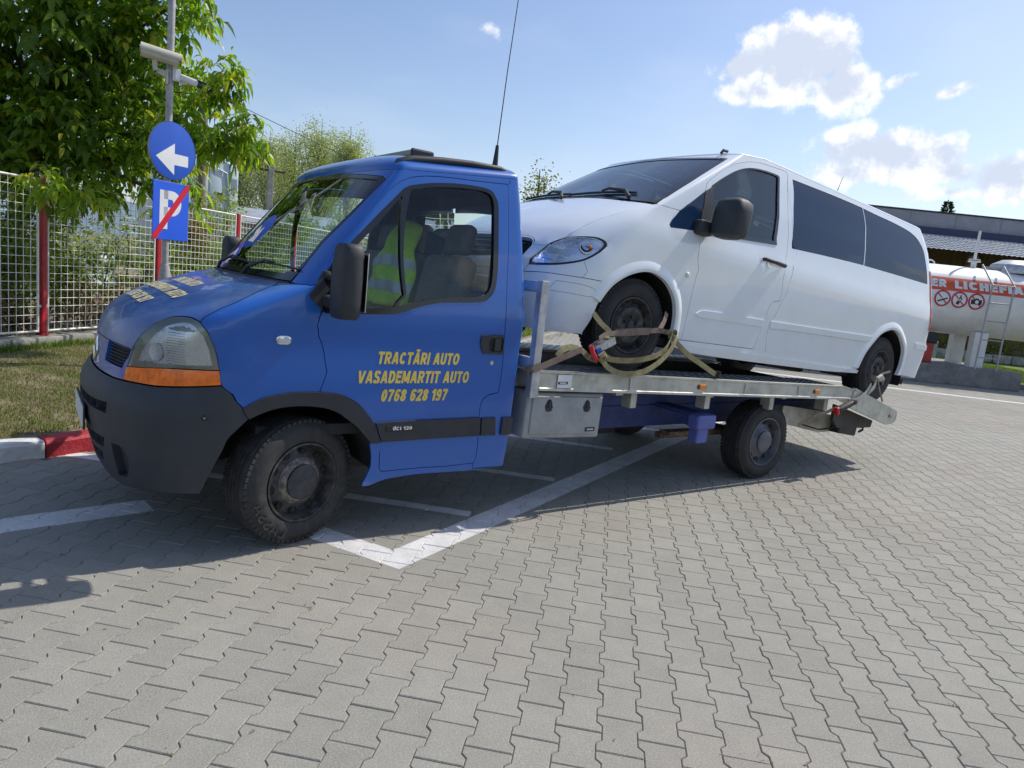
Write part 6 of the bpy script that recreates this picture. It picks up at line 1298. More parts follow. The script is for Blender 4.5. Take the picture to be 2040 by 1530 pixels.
# ================================================================== TREES AND SHRUBS
def unit(v): return v/np.maximum(np.linalg.norm(v, axis=1)[:, None], 1e-9)
def leaflets(P, Dv, Nv, L, Wd, droop=.25):
    """folded leaf blades: base P, direction Dv, normal Nv, length L, width Wd -> verts, faces"""
    n = len(P); S = unit(np.cross(Dv, Nv)); Nn = unit(np.cross(S, Dv)); L = L[:, None]; Wd = Wd[:, None]
    g = np.array([0, 0, -1.0])[None]
    a = P; b = P+Dv*L*.30+Nn*L*.05; c = P+Dv*L*.66+Nn*L*.02+g*L*droop*.35; e = P+Dv*L+g*L*droop
    bl = b-S*Wd*.46+Nn*Wd*.16; br = b+S*Wd*.46+Nn*Wd*.16; cl_ = c-S*Wd*.40+Nn*Wd*.14; cr = c+S*Wd*.40+Nn*Wd*.14
    V_ = np.stack([a, b, c, e, bl, br, cl_, cr], 1).reshape(-1, 3); i = np.arange(n)*8
    T = [(0, 1, 4), (0, 5, 1), (4, 1, 2), (4, 2, 6), (1, 5, 7), (1, 7, 2), (6, 2, 3), (2, 7, 3)]
    F_ = np.concatenate([np.stack([i+q for q in t_], 1) for t_ in T]); return V_, F_
def compound(P, D0, nl, Lr, Ll, Wl):
    """compound leaves: P origins, D0 rachis directions; nl leaflets each"""
    n = len(P); up = np.array([[0, 0, 1.0]]); S = unit(np.cross(D0, up)+1e-4); N0 = unit(np.cross(S, D0)); outP = []; outD = []; outN = []; outL = []
    for k in range(nl):
        t_ = .25+.75*(k//2)/max(1, (nl-1)//2); side = 0 if k == nl-1 else (1 if k % 2 else -1)
        base = P+D0*Lr[:, None]*t_+np.array([[0, 0, -1]])*(Lr*.28*t_*t_)[:, None]
        d = unit(D0*(.55 if side else 1)+S*side*.85+np.array([[0, 0, -1]])*rng.uniform(.15, .75, n)[:, None]); outP.append(base); outD.append(d)
        outN.append(unit(N0+rng.normal(0, .35, (n, 3)))); outL.append(Ll*(.7+.35*t_)*rng.uniform(.8, 1.2, n))
    return np.concatenate(outP), np.concatenate(outD), np.concatenate(outN), np.concatenate(outL)
def rand_dirs(n, zb=0.0):
    d = rng.normal(0, 1, (n, 3)); d[:, 2] = d[:, 2]*.55+zb; return unit(d)
def blobpts(cs_, n, shell=.55):
    """cs_: list of (x,y,z,rx,ry,rz); points toward the outside of ellipsoids"""
    cs_ = np.array(cs_); w = cs_[:, 3]*cs_[:, 4]*cs_[:, 5]; w = w**.8; i = rng.choice(len(cs_), n, p=w/w.sum()); d = unit(rng.normal(0, 1, (n, 3))); r = rng.uniform(shell**3, 1, n)**(1/3)
    return cs_[i, :3]+d*cs_[i, 3:]*r[:, None], d, i
def limb(mb, a, b, ra, rb, sag=.0, n=5):
    a = Vector(a); b = Vector(b); k = Vector((random.uniform(-.1, .1), random.uniform(-.1, .1), sag))*(b-a).length
    mb.tube([a+(b-a)*t_+k*math.sin(t_*math.pi) for t_ in [i/n for i in range(n+1)]], [ra+(rb-ra)*i/n for i in range(n+1)], 7)

wal = thing('walnut_tree', 'large leafy walnut tree overhanging the mesh fence and the round blue sign', 'tree', (-1.2, 8.6, .12)); W0 = np.array([-1.2, 8.6, .12])
WB = [(-.84, 7.85, 3.79, .8, .7, .6), (-1.3, 8.2, 3.1, .9, .8, .6), (-.58, 7.7, 2.87, .7, .6, .5), (-.03, 7.6, 3.15, .6, .55, .5), (.25, 7.4, 2.9, .38, .42, .36), (-.9, 7.6, 2.25, .7, .5, .4), (-.25, 7.4, 2.35, .5, .45, .32), (.38, 7.3, 2.42, .28, .3, .18), (-.3, 8.0, 4.4, .75, .7, .6), (.2, 7.8, 4.1, .55, .5, .5), (.45, 7.4, 4.55, .45, .4, .4), (-1.4, 8.2, 4.6, 1.0, .9, .7), (-.4, 8.4, 5.3, 1.0, .9, .7), (-2.2, 8.3, 3.6, 1.0, .9, .9), (-2.0, 7.8, 2.5, .8, .7, .6), (.30, 7.6, 3.55, .40, .4, .35), (-1.1, 7.0, 2.05, .35, .3, .22), (.55, 7.0, 2.05, .22, .2, .12), (-.1, 8.8, 3.6, .9, .7, .9), (-1.6, 9.2, 3.3, 1.1, .8, 1.1), (.56, 7.0, 5.05, .3, .3, .3), (.40, 7.3, 5.2, .5, .5, .4)]
SP = [(.72, 6.35, 3.40, .22, .20, .10), (.88, 6.15, 3.68, .17, .16, .16), (.97, 6.05, 3.55, .10, .12, .22), (.75, 5.95, 2.80, .25, .22, .15), (.95, 5.72, 2.98, .20, .18, .16), (1.12, 5.60, 2.92, .12, .12, .26), (.98, 5.75, 2.72, .18, .16, .16), (.50, 6.4, 3.02, .22, .2, .22), (.45, 6.6, 2.55, .16, .16, .16), (.55, 6.5, 2.30, .14, .14, .10), (-.72, 6.3, 2.02, .16, .14, .14), (-.55, 6.2, 1.93, .15, .12, .12), (-.95, 6.3, 2.05, .14, .14, .12), (.60, 6.55, 4.65, .18, .2, .22), (.66, 6.5, 4.35, .14, .14, .12), (.52, 6.6, 3.70, .16, .16, .22)]
mb = MB()
T0 = Vector((-1.2, 8.6, .12)); limb(mb, T0, (-1.1, 8.5, 2.0), .17, .13); limb(mb, (-1.1, 8.5, 1.9), (-1.5, 8.4, 4.2), .11, .05); limb(mb, (-1.1, 8.5, 2.0), (-.2, 8.0, 3.9), .10, .04); limb(mb, (-1.1, 8.5, 1.9), (-2.3, 8.3, 3.4), .08, .03)
tr_ = bpy.data.objects.new('trunk', mb.mesh('trunk')); C.objects.link(tr_); tr_.parent = wal; tr_.location = -T0; tr_.data.materials.append(M['bark']); tr_.data.shade_smooth()
mb = MB()
for c in WB: limb(mb, (-.6+.3*c[0], 8.3, 2.6+.3*(c[2]-2.6)), c[:3], .045, .012, .05)
for a_, b_ in (((.1, 7.4, 3.3), (.72, 6.3, 3.36)), ((.72, 6.3, 3.36), (.93, 6.1, 3.70)), ((.2, 7.2, 2.9), (.75, 5.95, 2.72)), ((.75, 5.95, 2.72), (1.12, 5.6, 3.05)), ((.1, 7.2, 2.6), (.5, 6.4, 3.0)), ((.1, 7.3, 2.4), (.55, 6.5, 2.35)), ((-.6, 7.2, 2.3), (-.7, 6.2, 2.05)), ((.3, 7.3, 4.4), (.62, 6.5, 4.6)), ((.2, 7.4, 3.7), (.52, 6.6, 3.75))): limb(mb, a_, b_, .016, .005, .06)
br_ = bpy.data.objects.new('branches', mb.mesh('branches')); C.objects.link(br_); br_.parent = wal; br_.location = -T0; br_.data.materials.append(M['bark']); br_.data.shade_smooth()
def foliage(name, parent, P, D0, nl, Lr, Ll, Wf, m, W0, droop=.3):
    n = len(P); a, b, c, L_ = compound(P, D0, nl, Lr, Ll, None); V_, F_ = leaflets(a, b, c, L_, L_*Wf, droop); o = link(name, np_mesh(name, V_-W0, F_, np.repeat(np.tile(rng.uniform(0, 1, n), nl)*.7+.3*rng.uniform(0, 1, n*nl), 8)), m, parent); return stuff(o)
n = 2700; P, d_, _ = blobpts(WB, n, .30); D0 = unit(d_*np.array([1, 1, .4])+rng.normal(0, .5, (n, 3))+np.array([0, -.25, -.1]))
foliage('crown', wal, P, D0, 7, rng.uniform(.18, .30, n), rng.uniform(.115, .19, n), .47, M['walnut'], W0)
n = 400; P, d_, _ = blobpts(SP, n, .2); D0 = unit(d_*np.array([1, 1, .4])+rng.normal(0, .4, (n, 3)))
foliage('outer_foliage', wal, P[250:], D0[250:], 5, rng.uniform(.10, .18, n-250), rng.uniform(.10, .16, n-250), .42, M['walnut'], W0, .45)
# single leaves one can pick out on the outer sprays
protos = []
for q in range(6):
    nn = 5; a, b, c, L_ = compound(np.zeros((1, 3)), np.array([[1.0, 0, 0]]), 5, np.array([.15]), np.array([.125]), None); V_, F_ = leaflets(a, b, c, L_, L_*.42, .5); me = np_mesh('leaf', V_, F_, np.full(len(V_), .2)); me.materials.append(M['walnut']); protos.append(me)
for q in range(250):
    o = bpy.data.objects.new('leaf', protos[q % 6]); C.objects.link(o); o.parent = wal; o.location = Vector(P[q]-W0); dd = D0[q]; o.rotation_euler = (random.uniform(-.4, .4), random.uniform(-.2, .9), math.atan2(dd[1], dd[0])); s_ = random.uniform(.8, 1.25); o.scale = (s_, s_, s_)
def shrub(name, label, cs_, n, size, m, cat='shrub', group=None, stem=True, nl=3, wf=.62):
    c0 = np.array([np.mean([c[0] for c in cs_]), np.mean([c[1] for c in cs_]), .13]); t_ = thing(name, label, cat, tuple(c0), 0, group)
    P, d_, _ = blobpts(cs_, n, .25); D0 = unit(d_+rng.normal(0, .6, (n, 3))+np.array([0, -.2, .1])); foliage('foliage', t_, P, D0, nl, np.full(n, size*.9), rng.uniform(.6, 1.2, n)*size, wf, m, c0, .2)
    if stem:
        mb = MB()
        for c in cs_:
            for k in range(2): limb(mb, (c[0]*.6+c0[0]*.4, c[1]*.6+c0[1]*.4, .1), (c[0]+random.uniform(-.5, .5)*c[3], c[1]+random.uniform(-.5, .5)*c[4], c[2]+.5*c[5]), .014, .004, .05)
        so = bpy.data.objects.new('stems', mb.mesh('stems')); C.objects.link(so); so.parent = t_; so.location = tuple(-c0); so.data.materials.append(M['bark'])
    return t_
def fp(s_, off): q = FP+FD*s_+FN*off; return q.x, q.y
hedge_spec = [(-1.3, 1.0, 2.0, 'dark leafy shrub behind the leftmost fence panel'), (.6, .9, 1.9, 'tangled bramble bush behind the fence panel nearest the bonnet'), (2.3, .9, 1.8, 'leafy bush behind the grey sign pole'), (4.0, 1.0, 1.9, 'bush with small leaves behind the third fence post'), (6.0, 1.2, 2.6, 'tall bush behind the fence seen through the windscreen'), (8.2, 1.3, 2.7, 'green bush behind the fence seen through the middle of the cab'), (10.6, 1.4, 2.7, 'green bush behind the fence beyond the driver seat'), (13.2, 1.6, 2.8, 'far bush behind the fence at its right end')]
for s_, off, h, lab in hedge_spec:
    cs_ = []
    for k in range(9):
        a, b = fp(s_+random.uniform(-1, 1), off+random.uniform(-.45, .9)); zz = random.uniform(.5, h-.3); cs_.append((a, b, zz, random.uniform(.35, .6), random.uniform(.3, .5), random.uniform(.3, .5)))
    shrub('hedge_shrub', lab, cs_, 2100 if s_ < 5 else 1500, .062 if s_ < 5 else .08, M['shrub'], group='shrubs behind the mesh fence')
cs_ = [(*fp(s_, random.uniform(.5, 1.2)), random.uniform(.25, .7), .4, .3, .28) for s_ in np.arange(-1.5, 5.5, .5)]
shrub('dry_undergrowth', 'brown dry twiggy undergrowth at the foot of the mesh fence', cs_, 2200, .06, M['dry'], 'undergrowth')
cs_ = [(*fp(4.55+random.uniform(-.5, .7), .9+random.uniform(0, .5)), random.uniform(1.3, 2.15), .28, .25, .28) for k in range(6)]
shrub('orange_shrub', 'orange and yellow autumn shrub behind the fence left of the windscreen', cs_, 700, .05, M['shrub_orange'])
cs_ = [(*fp(3.6+random.uniform(-.5, .6), 3.4), random.uniform(1.6, 2.75), .3, .3, .3) for k in range(5)]
shrub('brown_shrub', 'reddish brown shrub beside the pale lorry cab', cs_, 600, .06, M['dry'])
# pale sheets of junk behind the hedge
for i, (s_, off, z, w, lab) in enumerate(((1.2, 1.9, .85, .9, 'pale blue plastic sheet lying behind the brambles nearest the bonnet'), (-1.6, 1.7, .75, .7, 'pale blue plastic sheet behind the leftmost fence panel'), (2.9, 1.8, .95, .8, 'pale sheet behind the fence just right of the pole'))):
    a, b = fp(s_, off); mb = MB(); nn = 8; vs = [(a+(i_/nn-.5)*w*.72+.04*math.sin(j*1.3), b+(i_/nn-.5)*w*.69, z-.35+.6*j/nn+.05*math.sin(i_*1.9+j)) for j in range(nn+1) for i_ in range(nn+1)]
    mb.add(vs, [(j*(nn+1)+i_, j*(nn+1)+i_+1, (j+1)*(nn+1)+i_+1, (j+1)*(nn+1)+i_) for j in range(nn) for i_ in range(nn)]); o = obj('plastic_sheet', mb, M['lorry'], None, smooth=60); o.modifiers.new('s', 'SOLIDIFY').thickness = .01; tag(o, lab, 'sheet')
# sparse tall trees far behind
def sparse_tree(x, y, h, r, lab, m=M['poplar'], nleaf=5200, size=.125, group='tall sparse trees beyond the yard', nb=26, z0=0):
    t_ = thing('poplar_tree', lab, 'tree', (x, y, 0), 0, group); mb = MB(); mb.tube([(0, 0, -.3), (.05, 0, h*.5), (0, .05, h*.97)], [.13, .08, .015], 6); tips = []
    for k in range(nb):
        z = h*random.uniform(.12, .8); a = random.uniform(0, 6.28); L_ = (h-z)*random.uniform(.35, .75); rr = min(r, L_*.5)*random.uniform(.6, 1); tip_ = Vector((math.cos(a)*rr, math.sin(a)*rr, min(h, z+L_)))
        limb(mb, (0, 0, z), tip_, .035, .008, -.02, 4); tips += [Vector((0, 0, z)).lerp(tip_, random.uniform(.15, 1.05)) for _ in range(14)]
    tr = obj('trunk', mb, M['bark_pale'] if m is M['poplar'] else M['bark'], t_, smooth=60)
    T_ = np.array([tuple(v) for v in tips]); P = T_[rng.integers(0, len(T_), nleaf)]+rng.normal(0, .28, (nleaf, 3))*np.array([1, 1, 1.3]); Dv = rand_dirs(nleaf); V_, F_ = leaflets(P, Dv, rand_dirs(nleaf, .4), np.full(nleaf, size)*rng.uniform(.6, 1.3, nleaf), np.full(nleaf, size*.6), .1)
    stuff(link('crown', np_mesh('crown', V_, F_, np.repeat(rng.uniform(0, 1, nleaf), 8)), m, t_)); return t_
for x, y, h, r, lab in ((10.8, 46.3, 8.6, 1.6, 'thin pale tree just right of the lorry cab, leftmost of the row'), (13.0, 47.5, 9.6, 1.7, 'sparse pale tree left of the short crossed pole'), (15.1, 48.6, 10.4, 1.9, 'sparse tree right behind the short crossed pole'), (15.6, 44.7, 10.6, 1.9, 'tallest pale tree, over the left end of the cab roof'), (16.6, 42.0, 10.0, 1.6, 'pale tree right beside the tallest, over the cab roof'), (17.3, 59.6, 11.2, 2.2, 'farther pale tree standing in the gap of the row'), (18.8, 52.2, 10.2, 2.0, 'pale rearmost tree above the cab roof')):
    sparse_tree(x, y, h*1.03, r*1.25, lab, nleaf=9500, nb=36)
sparse_tree(13.35, 16.3, 5.35, .9, 'small yellow-green tree between the cab and the white van', M['birch'], 2400, .10, None, 20)
sparse_tree(14.3, 17.6, 4.7, .9, 'low twiggy tree right of the small yellow-green one, behind the van bonnet', M['birch'], 1200, .10, None, 16)
# conifer tip above the far roof
cf = thing('conifer_tree', 'top of a small conifer showing above the long grey roof', 'tree', (53.3, 21.2, 0)); cf.scale = (.9, .9, .915); mb = MB(); mb.tube([(0, 0, 0), (0, 0, 10.9)], [.2, .02], 6); obj('trunk', mb, M['bark'], cf)
n = 1500; zz = rng.uniform(6, 10.8, n); rr = (11.2-zz)*.30*rng.uniform(.3, 1, n); aa = rng.uniform(0, 6.28, n); aa = np.round(aa*2+zz*1.7)/2-zz*.85+rng.normal(0, .10, n); P = np.stack([np.cos(aa)*rr, np.sin(aa)*rr, zz+rr*.25+rng.normal(0, .06, n)], 1); V_, F_ = leaflets(P, unit(np.stack([np.cos(aa), np.sin(aa), .5+0*aa], 1)), rand_dirs(n, .5), np.full(n, .28), np.full(n, .09), 0); stuff(link('crown', np_mesh('crown', V_, F_, np.repeat(rng.uniform(0, 1, n), 8)), M['conifer'], cf))

# ================================================================== POLES, WIRE, LORRY, HILLS
up_ = thing('utility_pole', 'weathered utility pole with a short black bracket, behind the walnut branches', 'pole', (2.49, 15.5, 0)); mb = MB(); mb.tube([(0, 0, 0), (0, 0, 5.42)], [.13, .105], 10); obj('pole', mb, M['wood_pole'], up_, smooth=50)
mb = MB(); mb.box((.32, -.02, 5.02), (.62, .05, .05)); mb.box((.42, -.02, 5.03), (.25, .08, .07))
for x in (.25, .6): mb.tube([(x, 0, 5.0), (x, 0, 5.22)], .012, 6)
obj('bracket', mb, M['black_plastic'], up_)
mb = MB(); mb.tube([(.25, 0, 5.0), (.27, .02, 4.2), (.18, 0, 3.3)], .007, 5); mb.tube([(-.05, -.1, 5.0), (-.10, -.12, 4.2), (-.04, -.1, 3.3)], .006, 5); obj('drop_cable', mb, M['black_matt'], up_)
wr = MB(); A_ = Vector((3.1, 15.5, 5.05)); B_ = Vector((38, 40, 5.2)); wr.tube([A_+(B_-A_)*t_+Vector((0, 0, -.9*4*t_*(1-t_))) for t_ in np.linspace(0, 1, 40)], .009, 5); tag(obj('overhead_wire', wr, M['black_matt']), 'thin overhead wire running right from the tall pole past the cab roof', 'wire')
cp_ = thing('utility_pole', 'short concrete utility pole with a crossarm, in front of the pale trees', 'pole', (10.0, 36.3, 0)); mb = MB(); mb.rbox((0, 0, 3.0), (.30, .26, 6.0), .03); obj('pole', mb, M['concrete'], cp_); mb = MB(); mb.box((0, 0, 5.75), (1.5, .10, .10)); mb.tube([(-.1, 0, 5.9), (-.1, 0, 6.2)], .12, 8); obj('crossarm', mb, M['steel_dark'], cp_)
lo = thing('lorry', 'pale blue lorry cab seen from behind over the fence, with yellow warning label', 'lorry', (2.9, 19.3, 0), math.radians(10)); mb = MB(); mb.rbox((0, 0, 2.45), (2.3, 1.6, 3.0), .12, seg=3); obj('cab_shell', mb, M['lorry'], lo, smooth=40)
mb = MB()
for x in (-.9, -.45, .05, .45): mb.rbox((x, -.81, 2.9), (.36, .03, 1.5), .01)
mb.rbox((.86, -.82, 3.0), (.05, .05, 2.2), .02); mb.rbox((.98, -.81, 3.35), (.22, .03, .35), .01)
for k in range(8): mb.box((.98, -.835, 3.22+k*.035), (.18, .02, .012))
mb.tube([(.3, -.84, 3.75), (.75, -.84, 3.6), (.82, -.84, 3.0)], .02, 6); obj('rear_panel', mb, M['lorry'], lo, smooth=30)
mb = MB(); mb.box((.58, -.832, 2.92), (.17, .01, .22)); st_ = obj('warning_label', mb, M['yellow'], lo); mb = MB(); mb.box((.58, -.839, 2.97), (.15, .006, .10)); obj('label_mark', mb, M['print_black'], st_)
mb = MB(); mb.box((0, 1.0, .75), (2.2, 5.0, .3)); obj('chassis', mb, M['steel_dark'], lo)
for x in (-.95, .95):
    mb = MB(); mb.lathe([(.0001, -.15), (.5, -.15), (.5, .15), (.0001, .15)], (x, -.2, .5), (1, 0, 0), 28); obj('wheel', mb, M['rubber'], lo, smooth=40)
def ridge(name, dist, az0, az1, hs, m, seed, depth=300):
    r = random.Random(seed); mb = MB(); N = 80; vs = []; h = 0
    for i in range(N+1):
        az = math.radians(az0+(az1-az0)*i/N); f_ = .5+.5*math.sin(i*.17+seed)+.25*math.sin(i*.53+seed*2)+.08*math.sin(i*1.9); hh = hs*(.55+.35*f_)
        for k, (dd, kk) in enumerate(((0, 0), (.12, .45), (.3, .85), (.45, 1.0), (1, .6))): rr = dist+depth*dd; vs.append((math.sin(az)*rr, math.cos(az)*rr, hh*kk-1))
    mb.add(vs, [(i*5+k, i*5+k+1, (i+1)*5+k+1, (i+1)*5+k) for i in range(N) for k in range(4)]); return struct(obj(name, mb, m, None, smooth=60))
ridge('hills', 900, -60, 70, 62, M['hill'], 3); ridge('hills', 900, 70, 150, 30, M['hill'], 5)
# grey shed roof beyond the yard
sh = thing('shed', 'low grey shed roof beyond the fence left of the windscreen', 'shed', (11.5, 33, 0), math.radians(-12)); mb = MB(); mb.box((0, 0, 1.4), (8, 4, 2.8)); obj('shed_wall', mb, M['fascia'], sh); mb = MB(); mb.prism([(-2.3, 2.75), (0, 3.5), (2.3, 2.75), (2.3, 2.65), (0, 3.4), (-2.3, 2.65)], -4.2, 4.2, lambda a, b, h: (h, a, b)); obj('shed_roof', mb, M['roof_sheet'], sh)

# ================================================================== GAS TANK CORNER
TE = Vector((.788, -.616, 0)); TN = Vector((.616, .788, 0)); TP = Vector((18.81, 3.304, 0)); RT = Matrix((TE, TN, Vector((0, 0, 1)))).transposed()
def TT(s_, n_, z): return TP+TE*s_+TN*n_+Vector((0, 0, z))
def tl(o): o.location = tuple(TP); return o
pln = thing('tank_plinth', 'stained concrete plinth under the white gas tank', 'plinth', tuple(TP)); LQ = lambda s_, n_, z: RT @ Vector((s_, n_, z))
mb = MB(); mb.rbox(LQ(-4.5, 1.35, .235), (9.0, 2.7, .47), .02, RT); obj('plinth_slab', mb, M['plinth'], pln); mb = MB(); mb.rbox(LQ(.16, .5, .235), (.30, .9, .46), .02, RT); obj('end_block', mb, M['plinth'], pln)
tk = thing('gas_tank', 'white horizontal gas tank with orange band lettered ER LICHEFIAT', 'tank', tuple(TT(0, 1.0, 0)))
RK = .865; TZ = 2.09; mb = MB(); prof = [(.0001, -7.0)]+[(RK*math.sin(a), -6.6-.42*math.cos(a)) for a in np.linspace(.15, math.pi/2, 9)]+[(RK, 3.4)]+[(RK*math.sin(a), 3.4+.42*math.cos(a)) for a in np.linspace(math.pi/2-.1, .02, 8)]
mb.lathe(prof, (0, 0, TZ), TE, 64); obj('tank_shell', mb, M['tank_white'], tk, smooth=40)
def tks(s_, a, h=.004): return TE*s_+TN*(-math.cos(a)*(RK+h))+Vector((0, 0, TZ+math.sin(a)*(RK+h)))
def arcband(s0, s1, z0, z1, h):
    mb = MB(); na = 10; vs = []; a0 = math.asin(z0/RK); a1 = math.asin(z1/RK); ns_ = 30
    for i in range(ns_+1):
        for j in range(na+1): vs.append(tks(s0+(s1-s0)*i/ns_, a0+(a1-a0)*j/na, h))
    mb.add(vs, [(i*(na+1)+j, (i+1)*(na+1)+j, (i+1)*(na+1)+j+1, i*(na+1)+j+1) for i in range(ns_) for j in range(na)]); return mb
obj('orange_band', arcband(-6.3, 3.2, .20, .52, .004), M['orange_band'], tk, smooth=60)
def ontank(s0, z0): return lambda X, Y: tks(s0+X, math.asin(max(-.99, min(.99, (z0+Y)/RK))), .016)
place_text('tank_lettering', 'ER', ontank(-2.22, .265), .36, .19, M['print_white'], tk, bold=.10); place_text('tank_lettering', 'LICHEFIAT', ontank(-1.66, .265), 1.90, .19, M['print_white'], tk, bold=.10)
def disc_on(s0, z0, r, h, m, name, parent, ring=None):
    mb = MB(); N = 36; vs = []
    rs_ = (ring, r) if ring else (.0005, r)
    for q in rs_:
        for k in range(N): a = 6.2832*k/N; vs.append(tks(s0+math.cos(a)*q, math.asin((z0+math.sin(a)*q)/RK), h))
    mb.add(vs, [(k, (k+1) % N, N+(k+1) % N, N+k) for k in range(N)]); return obj(name, mb, m, parent)
def poly_on(s0, z0, P, h, m, name, parent):
    mb = MB(); mb.add([tks(s0+x, math.asin((z0+z)/RK), h) for x, z in P], [tuple(range(len(P)))]); return obj(name, mb, m, parent)
for s0, lab, kind in ((-1.93, 'no smoking sign on the tank', 0), (-1.52, 'no mobile phone sign on the tank', 1), (-1.11, 'no photography sign on the tank', 2)):
    z0 = .0
    sg_ = disc_on(s0, z0, .195, .005, M['print_white'], 'prohibition_sign', tk); sg_['label'] = lab
    if kind == 0:
        for i, (x, z) in enumerate(((-.01, 0),)): poly_on(s0, z0, [(-.11, -.06), (.11, .03), (.125, 0), (-.10, -.095)], .008, M['print_black'], 'pictogram', sg_)
    elif kind == 1: poly_on(s0, z0, [(-.075, -.09), (.0, .06), (.02, .12), (.04, .12), (.035, .05), (.065, .035), (-.005, -.125)], .008, M['print_black'], 'pictogram', sg_)
    else: poly_on(s0, z0, [(-.13, -.07), (-.13, .045), (-.05, .045), (-.03, .075), (.04, .075), (.06, .045), (.13, .045), (.13, -.07)], .008, M['print_black'], 'pictogram', sg_); disc_on(s0+.01, z0-.01, .045, .0095, M['print_white'], 'camera_eye', sg_)
    disc_on(s0, z0, .198, .011, M['sign_red'], 'red_ring', sg_, .160); poly_on(s0, z0, [(-.125, .105), (-.105, .125), (.125, -.105), (.105, -.125)], .0115, M['sign_red'], 'red_slash', sg_)
for s_, n_ in ((-1.15, .5), (-.62, .05), (-4.5, .5), (-4.5, 1.5), (-1.15, 1.5)):
    pass
lg = [(-1.02, 1.35), (-.66, .62)]
for s_, n_ in ((-.66, .50), (-.60, 1.50), (-5.0, .50), (-5.0, 1.50)):
    mb = MB(); Ls_ = LQ(s_, n_-1.0, .88); mb.rbox((Ls_.x, Ls_.y, .90), (.33, .24, .90), .01, RT); obj('tank_leg', mb, M['tank_white'], tk)
mb = MB(); c_ = LQ(-.86, 0, 0); mb.lathe([(.06, .0), (.06, .16), (.14, .165), (.14, .19), (.05, .20), (.05, .21), (.13, .215), (.13, .235), (.035, .24), (.03, .95), (.0001, .95)], (c_.x, c_.y, TZ+RK-.02), (0, 0, 1), 20); obj('vent_pipe', mb, M['tank_white'], tk, smooth=40)
mb = MB(); c_ = LQ(-1.95, 0, 0); mb.tube([Vector((c_.x, c_.y, TZ+RK))+TE*(.12*math.cos(a))+Vector((0, 0, .09*math.sin(a))) for a in np.linspace(0, math.pi, 12)], .02, 6); obj('lifting_eye', mb, M['tank_white'], tk, smooth=50)
mb = MB(); c_ = LQ(.22, .1, 0); mb.lathe([(.56, 0), (.56, .10), (.52, .22), (.30, .34), (.0001, .36)], (c_.x, c_.y, TZ+RK-.06), (0, 0, 1), 32); obj('manway_hood', mb, M['galv'], tk, smooth=40); mb = MB(); c_ = LQ(-.20, .15, 0); mb.lathe([(.05, 0), (.055, .12), (.04, .14), (.0001, .14)], (c_.x, c_.y, TZ+RK+.05), (0, 0, 1), 14); obj('yellow_cap', mb, M['yellow'], tk, smooth=40)
mb = MB(); mb.box(LQ(.05, -.15, 0)+Vector((0, 0, TZ+RK+.02)), (1.5, .06, .07), RT); obj('top_beam', mb, M['pole_grey'], tk)
ld = thing('tank_ladder', 'grey steel ladder leaning on the plinth against the white gas tank', 'ladder', tuple(TT(-.66, 0, .47)))
def ll(s_, n_, z): return LQ(s_, n_, z)
mb = MB()
for s_ in (-.26, .26): mb.tube([ll(s_, -.02, -.02), ll(s_, -.06, 2.05), ll(s_+.02, .55, 2.55)], .022, 8); 
obj('ladder_rail', mb, M['pole_grey'], ld, smooth=40)
for z in (.28, .72, 1.18, 1.62, 2.05): 
    mb = MB(); mb.tube([ll(-.26, -.02-.04*z/2, z), ll(.26, -.02-.04*z/2, z)], .015, 8); obj('rung', mb, M['pole_grey'], ld)
bn_ = thing('waste_bin', 'red bin with black lid standing on the plinth behind the van bumper', 'bin', tuple(TT(-2.05, .6, .47))); mb = MB(); mb.rbox((0, 0, .25), (.55, .5, .5), .03, RT); obj('bin_body', mb, M['bin_red'], bn_); mb = MB(); mb.rbox((0, 0, .62), (.68, .55, .30), .06, RT); obj('bin_lid', mb, M['bin_black'], bn_)
# lawn round the tank
la = MB(); la.add([tuple(TT(-9, 3.0, .012)), tuple(TT(.9, 3.0, .012)), tuple(TT(.9, -1.0, .012)), tuple(TT(12, -1.0, .012)), tuple(TT(12, 22, .012)), tuple(TT(-25, 22, .012)), tuple(TT(-25, 9, .012)), tuple(TT(-9, 9, .012))], [(0, 1, 4, 7), (7, 4, 5, 6), (1, 2, 3, 4)]); struct(obj('tank_lawn', la, M['lawn_base']))
n = 60000; sS = rng.uniform(-8, 6, n); nN = 2.8+np.abs(rng.normal(0, 1, n))*5.5; Pg = np.array(TP)[None]+np.outer(sS, np.array(TE))+np.outer(nN, np.array(TN)); Pg[:, 2] = .01; grass('lawn_grass', Pg, .07, M['grass'], .8, .012)
mb = MB(); mb.box(LQ(-3.9, 2.9, .06), (9.5, .12, .14), RT); mb.box(LQ(.95, 1.0, .06), (.12, 3.9, .14), RT); kk = obj('lawn_kerb', mb, M['concrete']); kk.location = tuple(TP); struct(kk)
hy = thing('hydrant', 'small red hydrant on the lawn behind the gas tank', 'hydrant', tuple(TT(-2.2, 9.5, 0))); mb = MB(); mb.lathe([(.14, 0), (.12, .1), (.10, .15), (.10, .75), (.14, .78), (.12, .92), (.0001, 1.0)], (0, 0, 0), (0, 0, 1), 16); mb.tube([(-.2, 0, .6), (.2, 0, .6)], .06, 10); obj('hydrant_body', mb, M['bin_red'], hy, smooth=40)
ub = thing('utility_box', 'small grey box on the lawn below the ladder', 'box', tuple(TT(1.9, 8.0, 0))); mb = MB(); mb.rbox((0, 0, .4), (.9, .5, .8), .03, RT); obj('box_body', mb, M['box_grey'], ub)
cs_ = []
for s_ in np.arange(-9, 9, .8): q = TT(s_, 13.2+random.uniform(-.3, .3), .55); cs_.append((q.x, q.y, .5, .6, .5, .5))
shrub('yellow_hedge', 'yellowish hedge at the back of the lawn under the gas tank', cs_, 5200, .11, M['birch'], 'hedge', stem=False)
